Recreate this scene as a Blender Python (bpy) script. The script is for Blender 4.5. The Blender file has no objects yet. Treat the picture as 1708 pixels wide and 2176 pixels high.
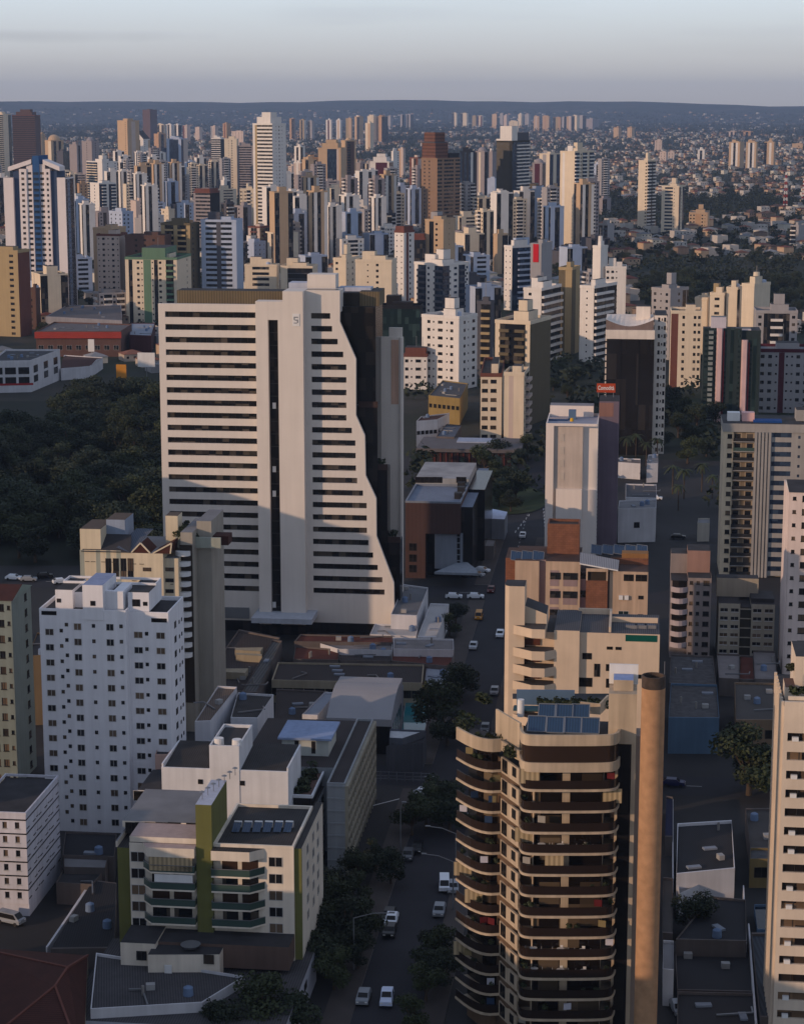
import bpy, math, random
from mathutils import Vector
S = bpy.context.scene
COL = S.collection
R = math.radians
# ---------------------------------------------------------------- camera
F, HX, HY = 4400.0, 854.0, 1088.0            # focal length and centre, in units of a 1708 x 2176 picture
PITCH = math.atan((1088 - 222) / F)
CH = 122.0
CP, SP = math.cos(PITCH), math.sin(PITCH)
cam = bpy.data.cameras.new("camera")
cam.sensor_fit = 'VERTICAL'
cam.angle = 2 * math.atan(1088 / F)
cam.clip_start, cam.clip_end = 1.0, 80000.0
camo = bpy.data.objects.new("camera", cam)
COL.objects.link(camo)
camo.location = (0, 0, CH)
camo.rotation_euler = (math.pi / 2 - PITCH, 0, 0)
S.camera = camo
# ---------------------------------------------------------------- sun, sky, exposure
SUN_AZ, SUN_EL = R(58), R(12.5)               # sun low, to the left and behind the viewer
SUN_DIR = Vector((-math.sin(SUN_AZ) * math.cos(SUN_EL), -math.cos(SUN_AZ) * math.cos(SUN_EL), math.sin(SUN_EL)))
sun = bpy.data.lights.new("sun", 'SUN')
sun.energy = 3.4
sun.angle = R(0.55)
sun.color = (1.0, 0.68, 0.45)
suno = bpy.data.objects.new("sun", sun)
COL.objects.link(suno)
suno.rotation_euler = SUN_DIR.to_track_quat('Z', 'Y').to_euler()
suno.location = (-300, -300, 400)
W = bpy.data.worlds.new("World")
S.world = W
W.use_nodes = True
wt = W.node_tree
wt.nodes.clear()
def wn(t, **k):
    n = wt.nodes.new(t)
    for a, b in k.items():
        setattr(n, a, b)
    return n
wo = wn('ShaderNodeOutputWorld')
bg = wn('ShaderNodeBackground')
sky = wn('ShaderNodeTexSky', sky_type='NISHITA', sun_disc=False)
sky.sun_elevation = SUN_EL
sky.sun_rotation = math.pi + SUN_AZ           # same direction as the sun lamp
sky.altitude = 800
sky.air_density = 1.0
sky.dust_density = 1.2
sky.ozone_density = 2.0
bg.inputs['Strength'].default_value = 0.13
L = wt.links.new
tc = wn('ShaderNodeTexCoord')
sx = wn('ShaderNodeSeparateXYZ')
L(tc.outputs['Generated'], sx.inputs[0])
gr = wn('ShaderNodeValToRGB')                 # evening sky: mauve at the horizon, paler and bluer above
K = 1 / 0.13
for k, (p, c) in enumerate(((0.0, (0.88, 0.80, 0.76)), (0.018, (1.0, 0.97, 0.97)), (0.048, (1.17, 1.28, 1.40)), (0.16, (0.64, 0.70, 0.82)), (0.5, (0.51, 0.58, 0.76)), (1.0, (0.43, 0.51, 0.70)))):
    e = gr.color_ramp.elements[k] if k < 2 else gr.color_ramp.elements.new(p)
    e.position, e.color = p, (*c, 1)
L(sx.outputs['Z'], gr.inputs['Fac'])
sc_ = wn('ShaderNodeVectorMath', operation='SCALE')
sc_.inputs['Scale'].default_value = K
L(gr.outputs['Color'], sc_.inputs[0])
m0 = wn('ShaderNodeMix', data_type='RGBA')
m0.inputs['Factor'].default_value = 0.80
L(sky.outputs['Color'], m0.inputs['A'])
L(sc_.outputs[0], m0.inputs['B'])
mp = wn('ShaderNodeMapping')                  # thin streaks of high cloud
mp.inputs['Scale'].default_value = (3.0, 3.0, 30.0)
nz = wn('ShaderNodeTexNoise')
nz.inputs['Scale'].default_value = 2.2
nz.inputs['Detail'].default_value = 5.0
rp = wn('ShaderNodeValToRGB')
rp.color_ramp.elements[0].position = 0.50
rp.color_ramp.elements[1].position = 0.85
rp.color_ramp.elements[1].color = (0.16, 0.16, 0.16, 1)
mx = wn('ShaderNodeMix', data_type='RGBA')
mx.inputs['B'].default_value = (0.36 * K, 0.36 * K, 0.41 * K, 1)
L(tc.outputs['Generated'], mp.inputs['Vector'])
L(mp.outputs['Vector'], nz.inputs['Vector'])
L(nz.outputs['Fac'], rp.inputs['Fac'])
L(rp.outputs['Color'], mx.inputs['Factor'])
L(m0.outputs['Result'], mx.inputs['A'])
vm = wn('ShaderNodeVectorMath', operation='ADD')
ns = wn('ShaderNodeTexNoise')
ns.inputs['Scale'].default_value = 30.0
va = wn('ShaderNodeVectorMath', operation='SUBTRACT')
va.inputs[1].default_value = (-0.145, 0, 0.0325)
L(tc.outputs['Generated'], va.inputs[0])
vs = wn('ShaderNodeVectorMath', operation='MULTIPLY')
vs.inputs[1].default_value = (16.0, 0.0, 420.0)
L(va.outputs[0], vs.inputs[0])
L(tc.outputs['Generated'], ns.inputs['Vector'])
L(vs.outputs[0], vm.inputs[0])
L(ns.outputs['Color'], vm.inputs[1])
ln_ = wn('ShaderNodeVectorMath', operation='LENGTH')
L(vm.outputs[0], ln_.inputs[0])
mr = wn('ShaderNodeMapRange')
mr.inputs['From Min'].default_value = 0.4
mr.inputs['From Max'].default_value = 1.6
mr.inputs['To Min'].default_value = 0.22
mr.inputs['To Max'].default_value = 0.0
L(ln_.outputs['Value'], mr.inputs['Value'])
m3 = wn('ShaderNodeMix', data_type='RGBA')
m3.inputs['B'].default_value = (0.40 * K, 0.40 * K, 0.45 * K, 1)
L(mr.outputs['Result'], m3.inputs['Factor'])
L(mx.outputs['Result'], m3.inputs['A'])
L(m3.outputs['Result'], bg.inputs['Color'])
L(bg.outputs['Background'], wo.inputs['Surface'])
S.view_settings.view_transform = 'Standard'
S.view_settings.look = 'None'
S.view_settings.exposure = -0.5
S.view_settings.gamma = 1.0
S.cycles.use_denoising = True
S.cycles.max_bounces = 6
S.cycles.diffuse_bounces = 3
S.cycles.glossy_bounces = 2
S.cycles.volume_bounces = 1
S.cycles.sample_clamp_indirect = 4.0
# ---------------------------------------------------------------- where a picture point lies in the world
def ray(x, y):
    dx, dy = (x - HX) / F, (HY - y) / F
    return Vector((dx, CP + dy * SP, -SP + dy * CP))
def P(x, y, z=0.0):
    d = ray(x, y)
    t = (z - CH) / d.z
    return Vector((d.x * t, d.y * t, z))
def atY(x, y, Y):
    d = ray(x, y)
    t = Y / d.y
    return Vector((d.x * t, Y, CH + d.z * t))
GA = R(-6.5)                                  # the street grid near the viewer
RV = Vector((math.cos(GA), math.sin(GA), 0))
BV = Vector((-math.sin(GA), math.cos(GA), 0))
def G(s, t, z=0.0):
    v = RV * s + BV * t
    v.z = z
    return v
def ST(x, y, z=0.0):
    p = P(x, y, z)
    return p.dot(RV), p.x * BV.x + p.y * BV.y
# ---------------------------------------------------------------- materials
MATS = {}
def lin(c):
    return tuple((v / 12.92 if v <= 0.04045 else ((v + 0.055) / 1.055) ** 2.4) for v in c)
def mat(name, col, rough=0.85, spec=0.25, var=0.22, scale=0.18, streak=0.25, metal=0.0, kind=None, rand=0.0):
    if name in MATS:
        return MATS[name]
    m = bpy.data.materials.new(name)
    MATS[name] = m
    m.use_nodes = True
    t = m.node_tree
    b = t.nodes['Principled BSDF']
    b.inputs['Roughness'].default_value = rough
    b.inputs['Specular IOR Level'].default_value = spec
    b.inputs['Metallic'].default_value = metal
    n = t.nodes.new
    l = t.links.new
    co = n('ShaderNodeTexCoord')
    cur = None
    def mul(fac_out, lo, hi, prev):
        r = n('ShaderNodeMapRange')
        r.inputs['To Min'].default_value = lo
        r.inputs['To Max'].default_value = hi
        l(fac_out, r.inputs['Value'])
        q = n('ShaderNodeMix')
        q.data_type = 'RGBA'
        q.blend_type = 'MULTIPLY'
        q.inputs['Factor'].default_value = 1.0
        if prev is None:
            q.inputs['A'].default_value = (*col, 1)
        else:
            l(prev, q.inputs['A'])
        l(r.outputs['Result'], q.inputs['B'])
        return q.outputs['Result']
    if var:
        z = n('ShaderNodeTexNoise')
        z.inputs['Scale'].default_value = scale
        z.inputs['Detail'].default_value = 4
        l(co.outputs['Object'], z.inputs['Vector'])
        cur = mul(z.outputs['Fac'], 1 - var, 1 + var, cur)
    if streak:
        mpp = n('ShaderNodeMapping')
        mpp.inputs['Scale'].default_value = (1.1, 1.1, 0.06)
        l(co.outputs['Object'], mpp.inputs['Vector'])
        z = n('ShaderNodeTexNoise')
        z.inputs['Scale'].default_value = 1.0
        z.inputs['Detail'].default_value = 3
        l(mpp.outputs['Vector'], z.inputs['Vector'])
        cur = mul(z.outputs['Fac'], 1 - streak, 1 + streak * 0.6, cur)
    if kind in ('corr', 'tile', 'plank', 'floors'):
        wv = n('ShaderNodeTexWave')
        wv.bands_direction = {'corr': 'X', 'tile': 'Y', 'plank': 'X', 'floors': 'Z'}[kind]
        wv.inputs['Scale'].default_value = {'corr': 0.9, 'tile': 0.8, 'plank': 0.5, 'floors': 0.105}[kind]
        wv.inputs['Distortion'].default_value = 0.4
        l(co.outputs['Object'], wv.inputs['Vector'])
        cur = mul(wv.outputs['Fac'], 0.62, 1.12, cur)
    if kind == 'brick':
        bt = n('ShaderNodeTexBrick')
        bt.inputs['Scale'].default_value = 0.55
        bt.inputs['Color1'].default_value = (1, 1, 1, 1)
        bt.inputs['Color2'].default_value = (0.75, 0.75, 0.75, 1)
        bt.inputs['Mortar'].default_value = (0.55, 0.55, 0.55, 1)
        mpp = n('ShaderNodeMapping')
        mpp.inputs['Rotation'].default_value = (math.pi / 2, 0, 0)
        l(co.outputs['Object'], mpp.inputs['Vector'])
        l(mpp.outputs['Vector'], bt.inputs['Vector'])
        cur = mul(bt.outputs['Color'], 0.45, 1.15, cur)
    if rand:
        oi = n('ShaderNodeObjectInfo')
        cur = mul(oi.outputs['Random'], 1 - rand, 1 + rand, cur)
    if cur is None:
        b.inputs['Base Color'].default_value = (*col, 1)
    else:
        l(cur, b.inputs['Base Color'])
    return m
def glassmat(name, dark, light, frac=0.35, cell=(1.7, 1.7, 3.0), rough=0.12, spec=0.5, obj=False):
    """window glass: dark, with a curtain or a blind behind some of the panes"""
    if name in MATS:
        return MATS[name]
    m = bpy.data.materials.new(name)
    MATS[name] = m
    m.use_nodes = True
    t = m.node_tree
    n, l = t.nodes.new, t.links.new
    b = t.nodes['Principled BSDF']
    b.inputs['Roughness'].default_value = rough
    b.inputs['Specular IOR Level'].default_value = spec
    if obj:
        src = n('ShaderNodeObjectInfo').outputs['Random']
    else:
        co = n('ShaderNodeTexCoord')
        v = n('ShaderNodeVectorMath')
        v.operation = 'DIVIDE'
        v.inputs[1].default_value = cell
        l(co.outputs['Object'], v.inputs[0])
        fl = n('ShaderNodeVectorMath')
        fl.operation = 'FLOOR'
        l(v.outputs[0], fl.inputs[0])
        w = n('ShaderNodeTexWhiteNoise')
        l(fl.outputs[0], w.inputs['Vector'])
        src = w.outputs['Value']
    rp = n('ShaderNodeValToRGB')
    e = rp.color_ramp.elements
    e[0].position, e[0].color = 1 - frac, (*dark, 1)
    e[1].position, e[1].color = 1.0, (*light, 1)
    l(src, rp.inputs['Fac'])
    l(rp.outputs['Color'], b.inputs['Base Color'])
    return m
def wall(c, **k):
    """painted render, sRGB-like shade c (r, g, b in 0..1 as the paint looks in white light)"""
    return mat('paint_%02d_%02d_%02d' % tuple(int(v * 99) for v in c), lin(c), **k)
GLASS = glassmat('window_glass', (0.012, 0.013, 0.016), (0.13, 0.11, 0.09), 0.30)
GLASSB = glassmat('blue_glass', (0.012, 0.022, 0.045), (0.05, 0.08, 0.13), 0.4)
GLASSG = glassmat('green_glass', (0.011, 0.022, 0.023), (0.04, 0.07, 0.07), 0.4)
GLASSK = glassmat('black_glass', (0.010, 0.009, 0.009), (0.030, 0.025, 0.022), 0.4, rough=0.2, spec=0.3)
PANE = glassmat('pane', (0.014, 0.014, 0.016), (0.17, 0.12, 0.08), 0.55, obj=True)
ROOF = mat('roof_felt', (0.042, 0.041, 0.045), var=0.65, scale=0.3, streak=0)
ROOFL = mat('roof_concrete', (0.20, 0.20, 0.21), var=0.35, scale=0.25, streak=0)
CORR = mat('corrugated_roof', (0.046, 0.043, 0.043), kind='corr', var=0.6, scale=0.3, streak=0)
CORRL = mat('pale_corrugated_roof', (0.30, 0.31, 0.34), kind='corr', var=0.25, scale=0.2, streak=0)
TILE = mat('clay_tiles', (0.070, 0.024, 0.018), kind='tile', var=0.35, scale=0.5, streak=0)
WHITE = wall((0.88, 0.88, 0.88), streak=0.12, var=0.08)
METAL = mat('grey_metal', (0.25, 0.26, 0.28), rough=0.45, metal=0.6, streak=0)
DARK = mat('dark_metal', (0.02, 0.02, 0.022), rough=0.6, streak=0)
CONC = mat('concrete', (0.24, 0.23, 0.22), var=0.3, scale=0.4)
ASPH = mat('asphalt', (0.026, 0.026, 0.032), var=0.35, scale=0.12, streak=0)
PAVE = mat('paving', (0.065, 0.055, 0.052), var=0.3, scale=0.3, streak=0)
PAINTW = mat('road_paint', (0.55, 0.55, 0.55), var=0.3, scale=0.8, streak=0)
GRASS = mat('grass', (0.035, 0.05, 0.018), var=0.5, scale=0.25, streak=0)
SOLAR = mat('solar_collector', (0.018, 0.05, 0.11), rough=0.15, spec=0.6, kind='corr', var=0.1, streak=0)
BLUEW = mat('pool_water', (0.02, 0.16, 0.19), rough=0.05, spec=0.6, streak=0, var=0.1)
LEAF = mat('leaves', (0.036, 0.047, 0.020), rough=0.7, var=0.55, scale=0.45, streak=0, rand=0.3)
LEAFD = mat('dark_leaves', (0.024, 0.034, 0.018), rough=0.7, var=0.55, scale=0.35, streak=0, rand=0.35)
BARK = mat('bark', (0.07, 0.05, 0.035), streak=0)
# ---------------------------------------------------------------- mesh building
class MB:
    def __init__(s):
        s.v, s.f, s.m, s.wins = [], [], [], []
    def poly(s, pts, mi=0):
        i = len(s.v)
        s.v += [tuple(p) for p in pts]
        s.f.append(tuple(range(i, i + len(pts))))
        s.m.append(mi)
        return s
    def box(s, x0, x1, y0, y1, z0, z1, mi=0, top=None, bottom=True):
        a = [(x0, y0), (x1, y0), (x1, y1), (x0, y1)]
        return s.prism(a, z0, z1, mi, top, bottom)
    def prism(s, pl, z0, z1, mi=0, top=None, bottom=True):
        n = len(pl)
        i = len(s.v)
        s.v += [(p[0], p[1], z0) for p in pl] + [(p[0], p[1], z1) for p in pl]
        for k in range(n):
            q = (k + 1) % n
            s.f.append((i + k, i + q, i + n + q, i + n + k))
            s.m.append(mi)
        s.f.append(tuple(range(i + n, i + 2 * n)))
        s.m.append(mi if top is None else top)
        if bottom:
            s.f.append(tuple(range(i + n - 1, i - 1, -1)))
            s.m.append(mi)
        return s
    def cyl(s, cx, cy, r, z0, z1, n=16, mi=0, r1=None, cap=True):
        r1 = r if r1 is None else r1
        i = len(s.v)
        for (rr, z) in ((r, z0), (r1, z1)):
            s.v += [(cx + rr * math.cos(2 * math.pi * k / n), cy + rr * math.sin(2 * math.pi * k / n), z) for k in range(n)]
        for k in range(n):
            q = (k + 1) % n
            s.f.append((i + k, i + q, i + n + q, i + n + k))
            s.m.append(mi)
        if cap:
            s.f.append(tuple(range(i + n, i + 2 * n)))
            s.m.append(mi)
        return s
    def bar(s, a, b, w, mi=0):
        """a square bar from a to b"""
        a, b = Vector(a), Vector(b)
        d = (b - a).normalized()
        p = d.cross(Vector((0, 0, 1)))
        p = (Vector((1, 0, 0)) if p.length < 1e-3 else p.normalized()) * w / 2
        q = d.cross(p).normalized() * w / 2
        i = len(s.v)
        for e in (a, b):
            s.v += [tuple(e + p + q), tuple(e - p + q), tuple(e - p - q), tuple(e + p - q)]
        for k in range(4):
            j = (k + 1) % 4
            s.f.append((i + k, i + j, i + 4 + j, i + 4 + k))
            s.m.append(mi)
        s.f += [(i, i + 3, i + 2, i + 1), (i + 4, i + 5, i + 6, i + 7)]
        s.m += [mi, mi]
        return s
    def mesh(s, name, mats):
        me = bpy.data.meshes.new(name)
        me.from_pydata(s.v, [], s.f)
        me.polygons.foreach_set('material_index', s.m)
        for q in mats:
            me.materials.append(q)
        me.update()
        return me
    def build(s, name, mats, parent=None, loc=(0, 0, 0), rz=0.0):
        return link(name, s.mesh(name, mats if isinstance(mats, (list, tuple)) else [mats]), parent, loc, rz)
def link(name, me, parent=None, loc=(0, 0, 0), rz=0.0):
    o = bpy.data.objects.new(name, me)
    o.location = loc
    o.rotation_euler = (0, 0, rz)
    if parent is not None:
        o.parent = parent
    COL.objects.link(o)
    return o
def tag(o, label, cat, group=None, kind=None):
    o['label'] = label
    o['category'] = cat
    if group:
        o['group'] = group
    if kind:
        o['kind'] = kind
    return o
def struct(o, kind='structure'):
    o['kind'] = kind
    return o
def thing(name, label, cat, loc, rz=0.0, group=None):
    o = link(name, None, None, loc, rz)
    o.empty_display_size = 0.5
    return tag(o, label, cat, group)
def copy_tree(o, loc, rz, label=None, group=None, parent=None, sc=None):
    c = o.copy()
    COL.objects.link(c)
    if parent is not None:
        c.parent = parent
    else:
        c.location, c.rotation_euler = loc, (0, 0, rz)
        if sc:
            c.scale = sc
        if label:
            c['label'] = label
        if group:
            c['group'] = group
    for ch in o.children:
        copy_tree(ch, None, 0, parent=c)
    return c
# ---------------------------------------------------------------- windows as single things
WINM = {}
FRW = mat('window_frame', (0.45, 0.44, 0.43), streak=0, var=0)
FRD = mat('dark_frame', (0.035, 0.033, 0.032), streak=0, var=0)
def winmesh(w, h, fr='w', glass=None, dep=0.18):
    """one window: a recess, its frame, two leaves of glass; origin at the middle of the outer face"""
    k = (round(w, 2), round(h, 2), fr, glass.name if glass else '')
    if k in WINM:
        return WINM[k]
    b = MB()
    x, z, t = w / 2, h / 2, 0.07
    if not fr.endswith('r'):                    # set flush in a solid wall
        b.box(-x, x, -0.012, 0.0, -z, z, 1)
        for (x0, x1, z0, z1) in ((-x - t, x + t, z, z + t), (-x - t, x + t, -z - t, -z), (-x - t, -x, -z, z), (x, x + t, -z, z)) + (((-t / 2, t / 2, -z, z),) if w > 0.8 else ()):
            b.box(x0, x1, -0.06, 0.0, z0, z1, 0)
        WINM[k] = b.mesh('window', [FRD if fr[0] == 'd' else FRW, glass or PANE])
        return WINM[k]
    b.poly([(-x, 0, -z), (x, 0, -z), (x, dep, -z), (-x, dep, -z)], 0)
    b.poly([(-x, dep, z), (x, dep, z), (x, 0, z), (-x, 0, z)], 0)
    b.poly([(-x, 0, z), (-x, 0, -z), (-x, dep, -z), (-x, dep, z)], 0)
    b.poly([(x, 0, -z), (x, 0, z), (x, dep, z), (x, dep, -z)], 0)
    b.poly([(-x, dep, -z), (x, dep, -z), (x, dep, z), (-x, dep, z)], 1)
    if w > 0.8:
        b.box(-t / 2, t / 2, dep - 0.05, dep - 0.01, -z, z, 0)
        b.box(-x, x, dep - 0.05, dep - 0.01, -z, -z + t, 0)
        b.box(-x, x, dep - 0.05, dep - 0.01, z - t, z, 0)
    b.box(-x - 0.08, x + 0.08, -0.10, -0.003, -z - 0.09, -z, 0)
    WINM[k] = b.mesh('window', [FRD if fr[0] == 'd' else FRW, glass or PANE])
    return WINM[k]
def put_windows(wins, parent, name='window', most=100):
    """WINS: (x, y, z, turn, w, h, frame, glass). The largest 100 are parts of their own, the rest one mass."""
    if len(wins) > most:
        keep = wins[:most]
        b = MB()
        me0 = None
        for (x, y, z, a, w, h, fr, gl) in wins[most:]:
            me = winmesh(w, h, fr, gl)
            me0 = me0 or me
            ca, sa = math.cos(a), math.sin(a)
            i = len(b.v)
            b.v += [(x + ca * v.co.x - sa * v.co.y, y + sa * v.co.x + ca * v.co.y, z + v.co.z) for v in me.vertices]
            b.f += [tuple(i + q for q in p.vertices) for p in me.polygons]
            b.m += [p.material_index for p in me.polygons]
        o = b.build('windows', [FRD if wins[-1][6][0] == 'd' else FRW, GLASS], parent)
        o['kind'] = 'stuff'
        wins = keep
    for (x, y, z, a, w, h, fr, gl) in wins:
        link(name, winmesh(w, h, fr, gl), parent, (x, y, z), a)
# ---------------------------------------------------------------- facades
def face(b, o, u, W, H, fl, pat, z0=0.0, win=None, fr='w', base=0.0, top=0.0, glass=None):
    """a wall from corner O along U, W wide, H high, FL floors; one letter of PAT per column:
    w wall, x accent, o window, s small window, O wide window, h band of glass, g glass shaft, b balcony, p pier, c curtain wall"""
    ox, oy = o
    ux, uy = u
    nx, ny = uy, -ux
    ang = math.atan2(uy, ux)
    def q(a0, a1, c0, c1, mi, d=0.0):
        if a1 - a0 < 1e-4 or c1 - c0 < 1e-4:
            return
        b.poly([(ox + ux * a0 + nx * d, oy + uy * a0 + ny * d, c0), (ox + ux * a1 + nx * d, oy + uy * a1 + ny * d, c0),
                (ox + ux * a1 + nx * d, oy + uy * a1 + ny * d, c1), (ox + ux * a0 + nx * d, oy + uy * a0 + ny * d, c1)], mi)
    def bx(a0, a1, d0, d1, c0, c1, mi):
        p = [(a0, d1), (a1, d1), (a1, d0), (a0, d0)]
        b.prism([(ox + ux * a + nx * d, oy + uy * a + ny * d) for a, d in p], c0, c1, mi)
    wt = {'w': 0.9, 'x': 0.9, 'o': 1.2, 's': 0.8, 'O': 2.0, 'h': 2.2, 'g': 1.0, 'b': 2.0, 'p': 0.5, 'c': 1.6, 'k': 1.0, 'W': 2.0, 'X': 2.0}
    tot = sum(wt[c] for c in pat)
    a = 0.0
    if base:
        q(0, W, z0, z0 + base, 0)
    if top:
        q(0, W, H - top, H, 0)
    zb, zt = z0 + base, H - top
    fh = (zt - zb) / fl
    for c in pat:
        a1 = a + wt[c] / tot * W
        cw = a1 - a
        if c in 'wW':
            q(a, a1, zb, zt, 0)
        elif c in 'xX':
            q(a, a1, zb, zt, 1)
        elif c == 'p':
            bx(a, a1, -0.05, 0.6, zb, zt, 1)
        elif c == 'c':
            for i in range(fl):
                q(a, a1, zb + i * fh, zb + i * fh + 0.5, 1)
                q(a, a1, zb + i * fh + 0.5, zb + (i + 1) * fh, 2)
        elif c in 'gk':
            q(a, a1, zb, zt, 2 if c == 'g' else 4)
        elif c == 'h':
            for i in range(fl):
                q(a, a1, zb + i * fh, zb + i * fh + 0.5 * fh, 0)
                q(a, a1, zb + i * fh + 0.5 * fh, zb + (i + 1) * fh, 2)
        elif c == 'b':
            q(a, a1, zb, zt, 2)
            for i in range(fl):
                z = zb + i * fh
                bx(a + 0.03 * cw, a1 - 0.03 * cw, 0.0, 1.3, z - 0.12, z + 1.0, 1)
        else:
            ww = {'o': min(1.5, cw * 0.62), 's': min(0.75, cw * 0.5), 'O': min(2.4, cw * 0.7)}[c]
            hh = 0.75 if c == 's' else min(1.35, fh * 0.46)
            m0, m1 = a + (cw - ww) / 2, a + (cw + ww) / 2
            q(a, m0, zb, zt, 0)
            q(m1, a1, zb, zt, 0)
            for i in range(fl):
                z = zb + i * fh
                s0 = z + (fh - hh) * 0.55
                q(m0, m1, z, s0, 0)
                q(m0, m1, s0 + hh, z + fh, 0)
                if win is None:
                    q(m0, m1, s0, s0 + hh, 2)
                else:
                    am = (m0 + m1) / 2
                    win.append((ox + ux * am, oy + uy * am, s0 + hh / 2, ang, ww, hh, fr + 'r', glass))
        a = a1
# ---------------------------------------------------------------- trees
def leafquads(b, rn, c, rx, ry, rz, n, size, mi=0, shell=0.55):
    """N leaf-sized faces through an ellipsoid, thicker towards its skin"""
    for _ in range(n):
        while True:
            d = Vector((rn.gauss(0, 1), rn.gauss(0, 1), rn.gauss(0, 1)))
            if d.length > 0.1:
                break
        d.normalize()
        k = shell + (1 - shell) * rn.random()
        p = Vector((c[0] + d.x * rx * k, c[1] + d.y * ry * k, c[2] + d.z * rz * k))
        e = Vector((rn.uniform(-1, 1), rn.uniform(-1, 1), rn.uniform(-1, 1)))
        u = (d * 0.5 + e).cross(Vector((0.3, 0.2, 1))).normalized() * size * rn.uniform(0.6, 1.3)
        v = u.cross(d + e * 0.7).normalized() * size * rn.uniform(0.5, 1.1)
        b.poly([p - u - v * 0.3, p + v, p + u - v * 0.2, p - v * 0.9], mi)
LB = {}
def leafball(r, n, size, seed=1, m=None, flat=1.0):
    k = (round(r, 1), n, round(size, 2), seed, round(flat, 1))
    if k not in LB:
        rn = random.Random(seed)
        b = MB()
        for _ in range(5):
            c = (rn.uniform(-.5, .5) * r, rn.uniform(-.5, .5) * r, rn.uniform(-.35, .45) * r * flat)
            leafquads(b, rn, c, r * 0.6, r * 0.6, r * 0.55 * flat, n // 5, size)
        LB[k] = b.mesh('leaves', [m or LEAF])
    return LB[k]
TREES = []
def tree_meshes():
    """six broad crowns with their trunks, one metre scale: about 9 m across and 9 m tall"""
    for i in range(7):
        rn = random.Random(100 + i)
        t = MB()
        hz = rn.uniform(1.5, 2.4)
        t.cyl(0, 0, 0.32, 0, hz, 8, 0, 0.2)
        c = MB()
        nb = rn.randint(9, 13)
        flat = rn.uniform(0.75, 1.1)
        for k in range(nb):
            a = 6.283 * k / nb + rn.uniform(-.4, .4)
            rr = rn.uniform(0.5, 2.9)
            p = (math.cos(a) * rr, math.sin(a) * rr, hz + rn.uniform(0.6, 4.6) * flat - 0.35 * rr)
            t.bar((0, 0, hz - 0.6), (p[0] * 0.8, p[1] * 0.8, p[2] - 0.3), rn.uniform(0.10, 0.18))
            s = rn.uniform(1.1, 2.0)
            leafquads(c, rn, p, s, s, s * 0.8, int(170 * s), 0.21, 0, 0.5)
        TREES.append((t.mesh('trunk', [BARK]), c.mesh('crown', [LEAF if i % 2 else LEAFD])))
def put_tree(p, sc, rz, k, label, group=None, name='tree', z=0.0, squash=1.0):
    o = thing(name, label, 'tree', (p[0], p[1], z), rz, group)
    o.scale = (sc, sc, sc * squash)
    t, c = TREES[k % len(TREES)]
    link('trunk', t, o)
    link('crown', c, o)
    return o
PALM = []
def palm_meshes():
    rn = random.Random(5)
    t = MB().cyl(0, 0, 0.22, 0, 8.2, 8, 0, 0.15)
    f = MB()
    for k in range(15):
        a = 6.283 * k / 15 + rn.uniform(-.15, .15)
        up = rn.uniform(0.1, 1.0)
        pts = []
        for j in range(5):
            q = j / 4
            pts.append(Vector((math.cos(a) * 2.9 * q, math.sin(a) * 2.9 * q, 8.2 + 1.7 * up * q - 2.6 * q * q * (1.2 - 0.5 * up))))
        sd = Vector((-math.sin(a), math.cos(a), 0))
        for j in range(4):
            w0, w1 = 0.42 * (1 - abs(j / 4 - 0.4)), 0.42 * (1 - abs((j + 1) / 4 - 0.4))
            for s in (-1, 1):
                f.poly([pts[j], pts[j + 1], pts[j + 1] + sd * s * w1 - Vector((0, 0, 0.3 * w1)), pts[j] + sd * s * w0 - Vector((0, 0, 0.3 * w0))])
    PALM.append((t.mesh('trunk', [BARK]), f.mesh('fronds', [LEAF])))
def put_palm(p, sc, rz, label, group=None):
    o = thing('palm_tree', label, 'palm tree', (p[0], p[1], 0), rz, group)
    o.scale = (sc, sc, sc)
    link('trunk', PALM[0][0], o)
    link('fronds', PALM[0][1], o)
tree_meshes()
palm_meshes()
# ================================================================= things built one by one, near the viewer
class Bld:
    """a thing standing at picture point (px, py) of the ground, its front running along the local x axis"""
    def __init__(s, name, label, cat, px=None, py=None, a=GA, Y=None, loc=None, group=None):
        if loc is None:
            loc = P(px, py) if Y is None else atY(px, py, Y)
        s.o = Vector((loc[0], loc[1], 0))
        s.a = a
        s.r = Vector((math.cos(a), math.sin(a), 0))
        s.b = Vector((-math.sin(a), math.cos(a), 0))
        s.root = thing(name, label, cat, s.o, a, group)
    def uz(s, px, py, yl=0.0):
        """local (x, z) of the picture point on the upright plane YL behind the front"""
        d = ray(px, py)
        c = Vector((0, 0, CH))
        q = s.o + s.b * yl
        t = (q - c).dot(s.b) / d.dot(s.b)
        p = c + d * t
        return (p - s.o).dot(s.r), p.z
    def uy(s, px, py, z):
        """local (x, y) of the picture point at height z"""
        p = P(px, py, z) - s.o
        return p.dot(s.r), p.dot(s.b)
    def part(s, name, b, mats, parent=None, loc=(0, 0, 0), rz=0.0):
        return b.build(name, mats, parent or s.root, loc, rz)

def parapet(b, x0, x1, y0, y1, z0, z1, w=0.25, mi=0):
    b.box(x0, x1, y0, y0 + w, z0, z1, mi)
    b.box(x0, x1, y1 - w, y1, z0, z1, mi)
    b.box(x0, x0 + w, y0 + w, y1 - w, z0, z1, mi)
    b.box(x1 - w, x1, y0 + w, y1 - w, z0, z1, mi)

def tank(b, x, y, z, r=0.9, h=1.4, mi=0):
    b.cyl(x, y, r, z, z + h, 14, mi, r * 0.92)
    b.cyl(x, y, r * 0.92, z + h, z + h + 0.25, 14, mi, r * 0.3)

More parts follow.
